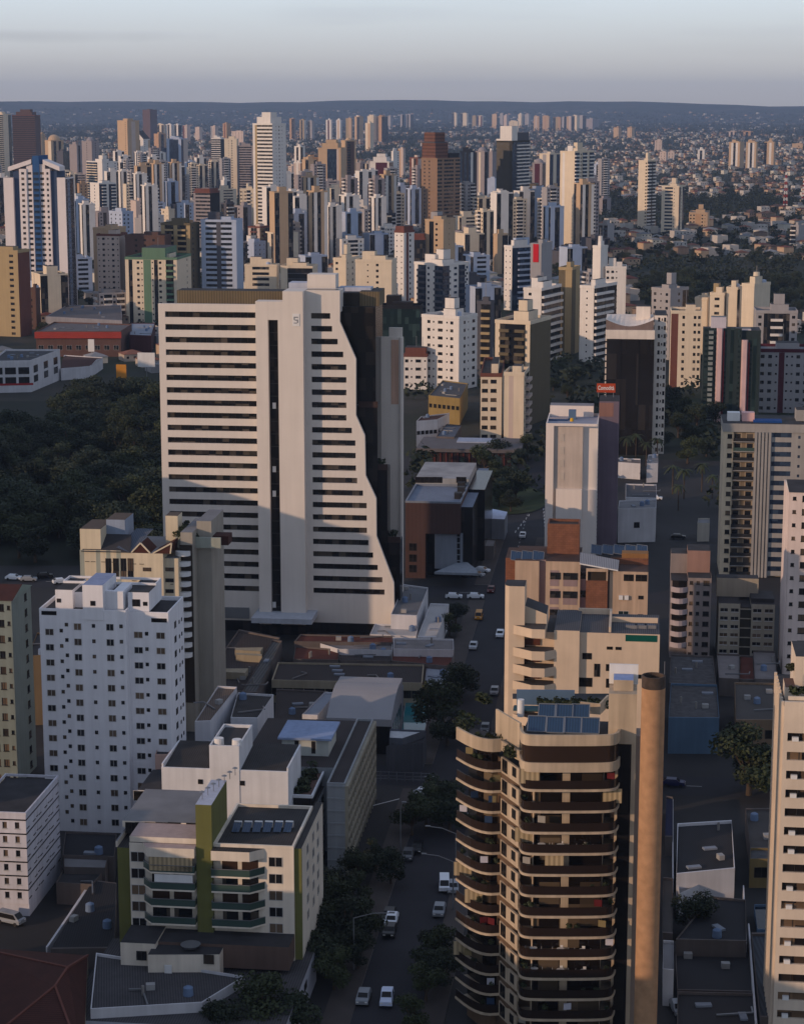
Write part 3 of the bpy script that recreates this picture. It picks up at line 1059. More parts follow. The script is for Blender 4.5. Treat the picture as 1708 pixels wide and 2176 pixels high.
def party_wall_block():
    # white blank-walled building behind the green one
    X = lambda v: 212.5 + 0.2799 * v
    Y = lambda v: 1567.2 + 0.2799 * v
    B = Bld('white_blank_walled_block', 'white building with a big blank wall, dark corrugated roofs and a lift tower', 'apartment block', loc=P(X(488), Y(1090)) )
    uz = B.uz
    um = lambda xv, yv, yl=0.0: uz(X(xv), Y(yv), yl)
    wm = wall((0.84, 0.85, 0.87), streak=0.22)
    z1 = um(600, 245)[1]
    z2 = um(1200, 268)[1]
    xa, xb = um(835, 250)[0], um(1060, 250)[0]
    xc = um(1428, 300)[0]
    d1 = B.uy(X(650), Y(62), z1)[1]
    b = MB()
    b.box(0, xa, 0, d1, 0, z1, 0)
    b.box(xa, xb, -0.12, d1, 0, z1 - 0.1, 0)
    b.box(xb, xc, 0, d1, 0, z2, 0)
    B.part('wall', b, [wm])
    b = MB()
    b.poly([(0.3, 0.3, z1 + 0.02), (xa, 0.3, z1 + 0.02), (xa, d1, z1 + 0.9), (0.3, d1, z1 + 0.9)], 0)
    b.poly([(xb, 0.3, z2 + 0.02), (xc - 0.3, 0.3, z2 + 0.02), (xc - 0.3, d1, z2 + 0.9), (xb, d1, z2 + 0.9)], 0)
    b.box(-0.01, xa, -0.01, 0.25, z1, z1 + 0.35, 1)
    b.box(xb, xc + 0.01, -0.01, 0.25, z2, z2 + 0.35, 1)
    b.box(xc - 0.25, xc + 0.01, 0.25, d1, z2, z2 + 0.9, 1)
    b.box(-0.01, 0.25, 0.25, d1, z1, z1 + 0.9, 1)
    B.part('corrugated_roof', b, [CORR, wm])
    zt = um(940, 85, -0.15)[1]
    b = MB().box(xa, xb, -0.15, d1 - 1, z1 - 0.1, zt, 0, 1)
    parapet(b, xa, xb, -0.14, d1 - 1, zt, zt + 0.5)
    t = B.part('lift_tower', b, [wm, ROOF])
    for (v, w) in ((763, 337), (1080, 348)):
        u, z = um(v, w, -0.13)
        link('window', winmesh(0.65, 0.65, 'd', GLASSK), B.root, (u, -0.01 if v < 830 or v > 1062 else -0.16, z))
    for (v, w) in ((905, 40), (1040, 50)):
        u, y = B.uy(X(v), Y(w), zt + 0.3)
        MB().cyl(u, y, 0.8, zt, zt + 1.1, 14, 0, 0.75).build('water_tank', [WHITE], t)
    # lower left piece with a wide window, right terrace garden
    xl = um(290, 450, 1)[0]
    zl = um(380, 402, 1)[1]
    b = MB().box(xl, 0, 1, d1 - 1, 0, zl, 0, 1)
    t = B.part('side_wing', b, [wm, ROOF])
    u, z = um(375, 445, 1)
    link('window', winmesh(5.0, 1.6, 'w', GLASSK), t, (u, 0.99, z))
    xr, zr = um(1615, 440, 4)
    b = MB()
    b.box(xc, xr, 4, d1 + 6, 0, zr - 2.6, 0, 1)
    b.box(xc, xr, 4, 4.3, zr - 0.5, zr, 0)
    b.box(xr - 0.3, xr, 4.3, d1 + 6, zr - 0.5, zr, 0)
    b.box(xc + 0.1, xr - 0.4, 4.6, d1 + 6, zr - 2.6, zr - 0.4, 2, 3)
    t = B.part('roof_terrace', b, [wm, PAVE, GLASSK, mat('terrace_floor', (0.13, 0.075, 0.06))])
    for i in range(9):
        link('terrace_plant', leafball(1.3, 140, 0.3, seed=60 + i % 3), t, (xc + 0.8 + 0.5 * (i % 2), 6 + i * 1.5, zr + 0.2))
    for k in range(6):
        z = zr - 4.2 - k * 2.7
        if z > 1:
            for f in (0.2, 0.5, 0.8):
                link('window', winmesh(2.2, 1.3, 'd', PANE), t, (xr + 0.004, 4 + d1 * f, z), math.pi / 2)

def waffle_block():
    B = Bld('dark_roofed_apartment_block', 'long narrow apartment block with a deep window grid beside the street', 'apartment block', 696, 1851)
    uz = B.uz
    x1 = uz(734, 1800)[0]
    zt = uz(715, 1669)[1]
    dep = B.uy(792, 1699, 0)[1]
    x0 = -16.0
    cm = wall((0.60, 0.58, 0.52))
    b = MB()
    b.box(0, x1 - 0.01, 0, dep, 0, zt, 0, 1)
    b.box(x0, 0, 9, dep, 0, zt - 0.05, 0, 1)
    for i in range(7):
        b.box(-0.02, x1, -0.12, -0.001, zt - i * zt / 7 - 0.25, zt - i * zt / 7, 0)
    parapet(b, -0.01, x1, 0.01, dep, zt, zt + 0.4)
    B.part('wall', b, [wall((0.58, 0.60, 0.62)), mat('brown_roof', (0.050, 0.042, 0.042), kind='corr', streak=0)])
    n = 15
    gb = MB()
    for i in range(7):
        z = i * zt / 7
        gb.box(x1, x1 + 0.55, 0, dep, z + zt / 7 - 0.7, z + zt / 7 - 0.02, 0)
    for k in range(n + 1):
        y = k * dep / n
        gb.box(x1 + 0.001, x1 + 0.5, y - 0.2, y + 0.2, 0, zt - 0.03, 0)
    B.part('window_grid', gb, [cm])
    wins = []
    for i in range(7):
        for k in range(n):
            wins.append((x1 + 0.006, (k + 0.5) * dep / n, (i + 0.42) * zt / 7, math.pi / 2, dep / n - 0.9, zt / 7 * 0.5, 'w', None))
    put_windows(wins, B.root)
    # pale roof house
    u0, z0 = B.uy(607, 1590, zt)[0], zt
    ya = B.uy(690, 1607, zt)[1]
    u1 = B.uy(698, 1607, zt)[0]
    zz = uz(650, 1571, ya)[1]
    b = MB()
    b.box(u0, u1, ya, ya + 9, zt - 0.02, zz, 0)
    b.box(u0 - 0.6, u1 + 0.6, ya - 0.6, ya + 9.6, zz, zz + 0.35, 1)
    t = B.part('roof_house', b, [wall((0.72, 0.74, 0.72)), wall((0.55, 0.62, 0.75))])
    for f in (0.32, 0.68):
        uu = u0 + (u1 - u0) * f
        MB().box(uu - 0.35, uu + 0.35, ya - 0.02, ya - 0.004, zt + 0.4, zz - 0.3, 0).build('window', [GLASSK], t)

def left_block():
    B = Bld('banded_white_apartment_block', 'white apartment block with thin dark storey lines and a dark flat roof', 'apartment block', 63 - 120, 1948)
    B2 = B
    uz = B.uz
    p = P(63, 1948) - B.o
    x1 = p.dot(B.r)
    B.o = B.o + B.b * 0
    yl = p.dot(B.b)
    zt = uz(40, 1731, yl)[1]
    dep = B.uy(134, 1858, 0)[1] - yl
    wm = wall((0.80, 0.80, 0.84))
    b = MB()
    wins = []
    fl = 6
    face(b, (0, yl), (1, 0), x1, zt, fl, 'wowowowow', 2.2, wins, 'w', 0, 0.7)
    face(b, (x1, yl), (0, 1), dep, zt, fl, 'owosowosowo', 2.2, wins, 'd', 0, 0.7)
    b.box(0.01, x1 - 0.01, yl + 0.2, yl + dep, 0, zt - 0.3, 0, 1, bottom=False)
    b.box(0, x1, yl + 0.005, yl + dep, 2.0, 2.2, 0)
    fh = (zt - 2.9) / fl
    for i in range(1, fl + 1):
        b.box(-0.1, x1 + 0.1, yl - 0.06, yl + 0.02, 2.2 + i * fh - 0.25, 2.2 + i * fh - 0.05, 2)
        b.box(x1 + 0.003, x1 + 0.06, yl + 0.02, yl + dep, 2.2 + i * fh - 0.25, 2.2 + i * fh - 0.05, 2)
    parapet(b, -0.1, x1 + 0.1, yl - 0.08, yl + dep, zt - 0.02, zt + 0.35)
    B.part('wall', b, [wm, ROOF, GLASS, ROOF])
    wins = sorted(wins, key=lambda w: -w[0])
    put_windows(wins, B.root)

def far_left_tower():
    B = Bld('grey_green_tower', 'grey green apartment tower cut by the photo edge beside the white tower', 'tower', -60, 1668)
    uz = B.uz
    x1 = uz(33, 1500)[0]
    zt = uz(20, 1276)[1]
    b = MB()
    wins = []
    box_walls(b, x1, 12, zt, ('oosoos', 'wo', 'w', 'w'), 12, wins, fr='d')
    B.part('wall', b, [wall((0.50, 0.54, 0.52)), WHITE, GLASS, ROOF])
    put_windows(wins, B.root)
    b = MB()
    b.poly([(-0.3, -0.3, zt), (x1 + 0.3, -0.3, zt), (x1 + 0.3, 6, zt + 1.6), (-0.3, 6, zt + 1.6)], 0)
    b.poly([(x1 + 0.3, 12.3, zt), (-0.3, 12.3, zt), (-0.3, 6, zt + 1.6), (x1 + 0.3, 6, zt + 1.6)], 0)
    b.poly([(x1 + 0.28, -0.3, zt), (x1 + 0.28, 12.3, zt), (x1 + 0.28, 6, zt + 1.6)], 1)
    B.part('tiled_roof', b, [TILE, wall((0.50, 0.56, 0.53))])
# ----------------------------------------------------------------- the round balconied tower
def smooth(pts, n=3):
    for _ in range(n):
        q = [pts[0]]
        for a, b in zip(pts, pts[1:]):
            q += [a * 0.75 + b * 0.25, a * 0.25 + b * 0.75]
        q.append(pts[-1])
        pts = q
    return pts
def offset(pts, d):
    """an open plan line moved to its inner side by d"""
    r = []
    for i, p in enumerate(pts):
        a, b = pts[max(i - 1, 0)], pts[min(i + 1, len(pts) - 1)]
        t = (b - a).normalized()
        r.append(p + Vector((-t.y, t.x)) * d)
    return r
def ribbon(b, ln, z0, z1, w, mi):
    """an upright strip of thickness w along the plan line"""
    inn = offset(ln, w)
    for p, q, pi, qi in zip(ln, ln[1:], inn, inn[1:]):
        b.poly([(*p, z0), (*q, z0), (*q, z1), (*p, z1)], mi)
        b.poly([(*qi, z0), (*pi, z0), (*pi, z1), (*qi, z1)], mi)
        b.poly([(*p, z1), (*q, z1), (*qi, z1), (*pi, z1)], mi)
        b.poly([(*q, z0), (*p, z0), (*pi, z0), (*qi, z0)], mi)
    for p, q in ((ln[0], inn[0]), (inn[-1], ln[-1])):
        b.poly([(*p, z0), (*p, z1), (*q, z1), (*q, z0)], mi)
def round_tower():
    X = lambda v: 945.6 + 0.2862 * v
    Y = lambda v: 1407.8 + 0.2862 * v
    B = Bld('rounded_balcony_tower', 'beige apartment tower wrapped in wavy balconies with dark brown railings', 'tower', loc=atY(1190, 1725.5, 250))
    zk = lambda v: CH + ray(1190, v).z / ray(1190, v).y * 250
    zs0 = zk(1725.5)
    fh = (zk(1725.5) - zk(2124.5)) / 9
    lv = lambda a, z: Vector(B.uy(X(a[0]), Y(a[1]), z))
    # plan lines taken at the level of one slab
    left = [lv(p, zs0) for p in ((80, 862), (165, 915), (250, 950), (330, 964), (412, 960))]
    mid = [lv(p, zs0) for p in ((412, 958), (470, 1000), (545, 1055))]
    main = [lv(p, zs0) for p in ((545, 1040), (556, 1090), (600, 1108), (680, 1112), (900, 1113), (1150, 1112), (1255, 1105), (1290, 1075), (1296, 1010))]
    left, main = smooth(left, 1), smooth(main, 2)
    wm = wall((0.74, 0.67, 0.58), streak=0.45, var=0.32)
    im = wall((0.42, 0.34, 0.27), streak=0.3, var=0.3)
    rail = mat('brown_rail_glass', (0.022, 0.014, 0.011), rough=0.25, spec=0.35, streak=0, var=0.2)
    doorm = glassmat('balcony_glass', (0.012, 0.009, 0.008), (0.16, 0.12, 0.08), 0.35, cell=(2.6, 30, 3.0))
    inner_l, inner_m = offset(left, 1.9), offset(main, 1.9)
    back = 13.0
    ztop = zk(1562)
    zroof = zk(1585)
    # core with its wall, doors and pillars
    plan = inner_l + mid[1:2] + inner_m
    xr = main[-1].x
    plan = [Vector((p.x, p.y)) for p in plan]
    hull = plan + [Vector((xr, back)), Vector((left[0].x + 1.5, back + 7))]
    b = MB()
    b.prism([(p.x, p.y) for p in hull], 0, zroof - 4.5, 0, 1)
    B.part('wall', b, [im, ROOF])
    nfl = 13
    rnd = random.Random(3)
    for k in range(nfl):
        z = zs0 + fh - k * fh
        for ln, n in ((left, 3), (main, 4)):                  # slab, rail and doors of the two balconies
            b = MB()
            inn = offset(ln, 2.0)
            for p, q, pi, qi in zip(ln, ln[1:], inn, inn[1:]):
                b.poly([(*p, z + 0.18), (*q, z + 0.18), (*qi, z + 0.18), (*pi, z + 0.18)], 0)
                b.poly([(*q, z - 0.14), (*p, z - 0.14), (*pi, z - 0.14), (*qi, z - 0.14)], 0)
                b.poly([(*p, z - 0.14), (*q, z - 0.14), (*q, z + 0.18), (*p, z + 0.18)], 0)
            t = B.part('balcony', b, [wm])
            rb = MB()
            ribbon(rb, offset(ln, 0.12), z + 0.2, z + 1.3, 0.06, 0)
            rb.build('railing', [rail], t)
            dl = offset(ln, 1.88)
            m = len(dl) - 1
            db, pb = MB(), MB()
            for i in range(m):
                f = (i + 0.5) / m * n
                p, q = dl[i], dl[i + 1]
                if 0.10 < f - int(f) < 0.90:
                    db.poly([(*p, z + 0.2), (*q, z + 0.2), (*q, z + fh - 0.5), (*p, z + fh - 0.5)], 0)
                    if pb.f:
                        pb.build('pillar', [wm], t)
                        pb = MB()
                else:
                    pb.poly([(*p, z + 0.2), (*q, z + 0.2), (*q, z + fh - 0.14), (*p, z + fh - 0.14)], 0)
            if pb.f:
                pb.build('pillar', [wm], t)
            db.build('balcony_door', [doorm], t)
            inner = offset(ln, 0.7)
            for q in range(rnd.randint(2, 5)):                # pots, laundry, blinds
                p = inner[rnd.randint(1, len(inner) - 2)]
                c = rnd.random()
                if c < .5:
                    link('pot_plant', leafball(0.5, 45, 0.2, seed=95 + q % 3), t, (p.x, p.y, z + 0.2 + rnd.uniform(.7, 1.4)))
                elif c < .75:
                    col = rnd.choice(((.75, .75, .8), (.36, .10, .12), (.16, .24, .36), (.5, .45, .32), (.6, .58, .55)))
                    MB().box(-.5, .5, -.03, .03, 0, .9, 0).build('laundry', [mat('cloth_%d' % int(col[0] * 99), lin(col), streak=0)], t, (p.x, p.y, z + 1.2), rnd.uniform(-.5, .5))
                elif q == 1:
                    MB().box(-1.2, 1.2, -.05, .05, 0, 1.9, 0).build('blind', [mat('beige_blind', (0.46, 0.36, 0.22), kind='plank')], t, (p.x, p.y - .3, z + .8), 0.03)
        # slanted wall between with its small windows
        mb = MB()
        ribbon(mb, mid, z - 0.18, z + fh - 0.9, 0.3, 0)
        t2 = B.part('bay_wall', mb, [wm])
        p = mid[1] * 0.45 + mid[2] * 0.55
        an = math.atan2((mid[2] - mid[1]).y, (mid[2] - mid[1]).x)
        n = Vector((math.sin(an), -math.cos(an))) * 0.01
        link('window', winmesh(1.0, 1.1, 'd', GLASSK), t2, (p.x + n.x, p.y + n.y, z + 1.1), an)
        p = mid[0] * 0.5 + mid[1] * 0.5
        an = math.atan2((mid[1] - mid[0]).y, (mid[1] - mid[0]).x)
        n = Vector((math.sin(an), -math.cos(an))) * 0.01
        link('window', winmesh(1.4, 1.6, 'd', GLASSK), t2, (p.x + n.x, p.y + n.y, z + 1.0), an)
        if k in (3, 8, 9):                              # garden tables and chairs out on the balconies
            for q in range(3):
                xx = main[0].x + 2.6 + q * 3.1 + rnd.uniform(-.5, .5)
                put_table(B, xx, main[len(main) // 2].y + 0.95, z + 0.22, k, q)
    # closed top storeys on the main part
    zb = zk(1641)
    b = MB()
    ribbon(b, main, zb, zk(1621), 0.5, 0)
    ribbon(b, main, zroof, ztop, 0.35, 0)
    B.part('parapet', b, [wm])
    b = MB()
    ribbon(b, offset(main, 0.2), zk(1621), zroof, 0.3, 0)
    B.part('window_band', b, [mat('brown_glass', (0.035, 0.022, 0.016), rough=0.2, streak=0)])
    b = MB()
    mm = offset(main, 0.3)
    b.poly([(p.x, p.y, ztop - 0.9) for p in mm] + [(mm[-1].x, 9.5, ztop - 0.9), (mm[0].x + 0.5, 9.5, ztop - 0.9)], 0)
    b.poly([(p.x, p.y, zb + 0.6) for p in mm] + [(mm[-1].x, 12, zb + 0.6), (mm[0].x + 0.5, 12, zb + 0.6)], 0)
    B.part('roof', b, [ROOF])
    # left terrace one step lower, with parapet, garden, walls
    zl0 = zs0 + 2 * fh - 0.2
    ll = left
    b = MB()
    ribbon(b, ll, zl0, zl0 + 1.7, 0.3, 0)
    ribbon(b, [ll[-1], mid[1], main[1]], zl0 + 0.2, zl0 + 1.5, 0.3, 0)
    b.poly([(p.x, p.y, zl0 + 0.3) for p in offset(ll, 0.2)] + [(mid[1].x, mid[1].y + .3, zl0 + .3), (main[1].x + 1, 10, zl0 + 0.3), (ll[0].x + 2, 16, zl0 + 0.3)], 1)
    w0, w1 = lv((375, 345), ztop), lv((552, 450), ztop)
    d = (w1 - w0)
    ribbon(b, [w0, w1], zl0 + 0.3, ztop, 0.3, 0)
    t = B.part('roof_terrace', b, [wm, PAVE])
    for i, p in enumerate(((130, 380), (105, 430), (150, 470), (250, 545), (330, 560), (400, 545), (270, 250), (310, 265), (190, 420), (470, 640), (500, 655))):
        u, yy = B.uy(X(p[0]), Y(p[1]), zl0 + 1.2)
        link('terrace_plant', leafball(0.9 + 0.25 * (i % 3), 110, 0.26, seed=70 + i % 4), t, (u, yy, zl0 + 1.0))
    # roof garden behind, hedge, pool wall
    b = MB()
    zg = ztop - 1.2
    p0, p1 = lv((530, 235), zg), lv((960, 240), zg)
    ribbon(b, [p0, p1], zg - 1.5, zg + 0.6, 0.3, 0)
    q0, q1, q2 = lv((1000, 330), zg), lv((1150, 345), zg), lv((1215, 280), zg)
    ribbon(b, [q0, q1, q2], zg - 0.8, zg + 0.7, 0.3, 1)
    b.poly([(*lv((500, 260), zg - .8), zg - 1), (*lv((1215, 280), zg - .8), zg - 1), (*lv((1215, 220), zg - .8), zg - 1), (*lv((500, 220), zg - .8), zg - 1)], 2)
    t = B.part('roof_garden', b, [mat('blue_panel', (0.10, 0.17, 0.27), streak=0.1), wm, ROOF])
    for i in range(12):
        u, yy = B.uy(X(720 + i * 42), Y(285 + (i % 3) * 6), zg)
        link('hedge_plant', leafball(0.8, 90, 0.25, seed=80 + i % 3), t, (u, yy, zg - 0.2))
    # seven tilted solar collectors
    for (a, c) in ((758, 370), (880, 372), (1003, 372), (680, 460), (820, 468), (945, 470), (1075, 474)):
        u, yy = B.uy(X(a), Y(c), ztop - 0.2)
        b = MB()
        w = 1.15
        v = [(-w, -1.3, -0.55), (w, -1.3, -0.55), (w, 1.3, 0.75), (-w, 1.3, 0.75)]
        b.poly(v, 0)
        b.poly([(x, y, z - 0.12) for x, y, z in reversed(v)], 1)
        for i in range(4):
            p, q = v[i], v[(i + 1) % 4]
            b.bar(p, q, 0.13, 1)
        b.bar((0, 1.2, -0.6), (0, 1.2, 0.6), 0.1, 1)
        B.part('solar_collector', b, [SOLAR, METAL], loc=(u, yy, ztop - 0.2))
    u, yy = B.uy(X(560), Y(345), ztop)
    MBx = MB().cyl(0, 0, 0.45, -1, 1.3, 14, 0)
    B.part('water_heater', MBx, [WHITE], loc=(u, yy, ztop))
    u, yy = B.uy(X(620), Y(330), ztop)
    B.part('awning', MB().box(-2, 2, -1, 1, 0, 0.2, 0), [mat('teal_panel', (0.03, 0.08, 0.10), streak=0)], loc=(u, yy, ztop - 0.3))
    # lift shaft on the right and the dark slot
    xs0, xs1 = B.uz(1307, 1600, 2.0)[0], B.uz(1364, 1600, 2.0)[0]
    xs00 = B.uz(1293, 1480, 3.5)[0]
    zsh = B.uz(1330, 1475, 3.5)[1]
    x2 = B.uz(1350, 1600, 3.5)[0]
    b = MB()
    b.box(xs00, x2, 3.5, 9, ztop - 2, zsh, 0, 0)
    b.box(xs0, x2, 3.6, 9, 0, ztop - 2, 0, 0)
    b.box(xs0 + 0.35, xs0 + 2.0, 3.56, 3.6, 0, zk(1565), 1)
    b.box(x2, x2 + 1.2, 5.5, 9, 0, ztop - 1.5, 2)
    t = B.part('lift_shaft', b, [wm, GLASSK, wall((0.60, 0.54, 0.50))])
    u0, z0 = B.uz(1303, 1449, 5)
    u1 = B.uz(1345, 1449, 5)[0]
    MB().box(u0, u1, 5, 8, zsh - 0.01, zsh + 1.4, 0, 1).build('water_tank', [wm, wall((0.55, 0.63, 0.80))], t)
    MB().box(u0 - 0.6, u1 + 0.6, 8.2, 8.5, zsh, zsh + 2.6, 0).build('screen_wall', [WHITE], t)

TABLE = []
def put_table(B, x, y, z, k, q):
    if not TABLE:
        t = MB().cyl(0, 0, 0.5, 0.70, 0.74, 12, 0)
        t.cyl(0, 0, 0.05, 0, 0.7, 6, 0)
        c = MB()
        c.box(-0.2, 0.2, -0.2, 0.2, 0.40, 0.44, 0)
        c.box(-0.2, 0.2, 0.16, 0.2, 0.44, 0.9, 0)
        for sx in (-1, 1):
            for sy in (-1, 1):
                c.box(sx * 0.19 - 0.02, sx * 0.19 + 0.02, sy * 0.18 - 0.02, sy * 0.18 + 0.02, 0, 0.40, 0)
        TABLE.extend((t.mesh('table', [WHITE]), c.mesh('chair', [WHITE])))
    p = B.o + B.r * x + B.b * y
    o = link('garden_table', TABLE[0], None, (p.x, p.y, z), B.a)
    tag(o, 'round white table on a brown railed balcony of the wavy tower', 'table', 'white tables on the wavy balconies')
    for (dx, dy, a) in ((0.85, 0, -1.57), (-0.85, 0, 1.57), (0.1, 0.65, 0)):
        w = p + B.r * dx + B.b * dy
        o = link('garden_chair', TABLE[1], None, (w.x, w.y, z), B.a + a)
        tag(o, 'white chair beside a round table on a brown railed balcony', 'chair', 'white chairs on the wavy balconies')

def cylinder_tower():
    p = atY(1388, 1445, 244)
    r = 24.0 / F * 264
    B = Bld('cylindrical_tower', 'tall slim tan cylinder with a dark stained open top', 'tower', loc=p)
    tm = mat('tan_render', (0.42, 0.24, 0.13), var=0.35, scale=0.9, streak=0.1)
    b = MB()
    b.cyl(0, 0, r, 0, p.z - 0.9, 32, 0, cap=False)
    B.part('shaft', b, [tm])
    b = MB()
    b.cyl(0, 0, r, p.z - 0.9, p.z + 0.6, 32, 0, cap=False)
    i = len(b.v)
    ri = r * 0.86
    n = 32
    b.v += [(rr * math.cos(2 * math.pi * k / n), rr * math.sin(2 * math.pi * k / n), z) for rr, z in ((r, p.z + 0.6), (ri, p.z + 0.6), (ri, p.z - 1.0)) for k in range(n)]
    for k in range(n):
        q = (k + 1) % n
        b.f += [(i + k, i + q, i + n + q, i + n + k), (i + n + k, i + n + q, i + 2 * n + q, i + 2 * n + k)]
        b.m += [0, 0]
    b.f.append(tuple(range(i + 2 * n, i + 3 * n)))
    b.m.append(0)
    B.part('rim', b, [mat('sooty_render', (0.075, 0.055, 0.045), var=0.6, scale=1.5, streak=0.5)])
    MBx = MB().bar((r * 0.9, 0.6, p.z), (r * 0.9, 0.6, p.z + 2.2), 0.08)
    B.part('aerial', MBx, [METAL])

def right_edge_block():
    B = Bld('long_striped_block', 'cream block of dark window strips and air conditioners at the photo edge', 'apartment block', loc=atY(1666, 1500, 252))
    uz = B.uz
    zt = uz(1690, 1492)[1]
    cm = wall((0.84, 0.78, 0.71), streak=0.15)
    W_ = 26.0
    fl = 19
    zrow = [uz(1690, 1407.8 + 0.3532 * v)[1] for v in (390, 545, 690, 800, 910, 1020, 1130, 1245, 1350, 1465, 1580, 1690, 1800, 1910, 2030)]
    fh = (zrow[3] - zrow[13]) / 10
    z0 = zrow[3] + 3 * fh
    hb = fh * 0.44
    b = MB()
    zc = zt
    gl = glassmat('strip_glass', (0.014, 0.011, 0.010), (0.20, 0.13, 0.08), 0.5, cell=(2.4, 40, 3))
    for i in range(fl + 1):
        z = z0 + 0.2 - i * fh
        if z - hb < 0.3:
            break
        b.box(0, W_, 0, 0.5, z + hb / 2, zc, 0)
        b.box(0, 0.5, 0, 0.5, z - hb / 2, z + hb / 2, 0, bottom=False)
        zc = z - hb / 2
        w = MB().box(0.5, W_, 0.35, 0.45, z - hb / 2, z + hb / 2, 0)
        k = 2.0
        while k < W_:
            w.box(k, k + 0.07, 0.28, 0.345, z - hb / 2, z + hb / 2, 1)
            k += 2.4
        B.part('window_strip', w, [gl, FRD])
        if i % 3 != 1:
            for x in (1.1,) + ((9.5,) if i % 2 else ()):
                a = MB().box(x, x + 0.8, -0.12, 0.34, z - hb / 2 + 0.02, z - hb / 2 + 0.55, 0)
                a.cyl(0, 0, 0, 0, 0, 3) if False else None
                B.part('air_conditioner', a, [WHITE])
    b.box(0, W_, 0, 0.5, 0, zc, 0)
    b.box(0, W_, 0.5, 16, 0, zt - 0.8, 0, 1, bottom=False)
    for k in range(9):
        b.box(-0.35, -0.001, 1.2 + k * 1.7, 1.6 + k * 1.7, 0, zt - 0.3, 0)
    B.part('wall', b, [cm, ROOF])
    b = MB()
    x0, zz = uz(1690, 1395, 5)
    b.box(x0, W_, 5, 13, zt - 0.8, zz, 0, 1)
    b.box(0.5, W_, 0.8, 1.1, zt, zt + 0.5, 0)
    t = B.part('penthouse', b, [cm, ROOF])
    MB().box(0.3, x0, 3.5, 8, zt - 0.8, zt + 0.9, 0, 1).build('roof_room', [cm, mat('terrace_floor', (0.13, 0.075, 0.06))], t)
    for i in range(8):
        link('terrace_plant', leafball(0.9, 110, 0.26, seed=90 + i % 3), t, (1.4 + (i % 4) * 1.3, 2.0 + (i // 4) * 5, zt + 1.0 + 1.6 * (i // 4)))

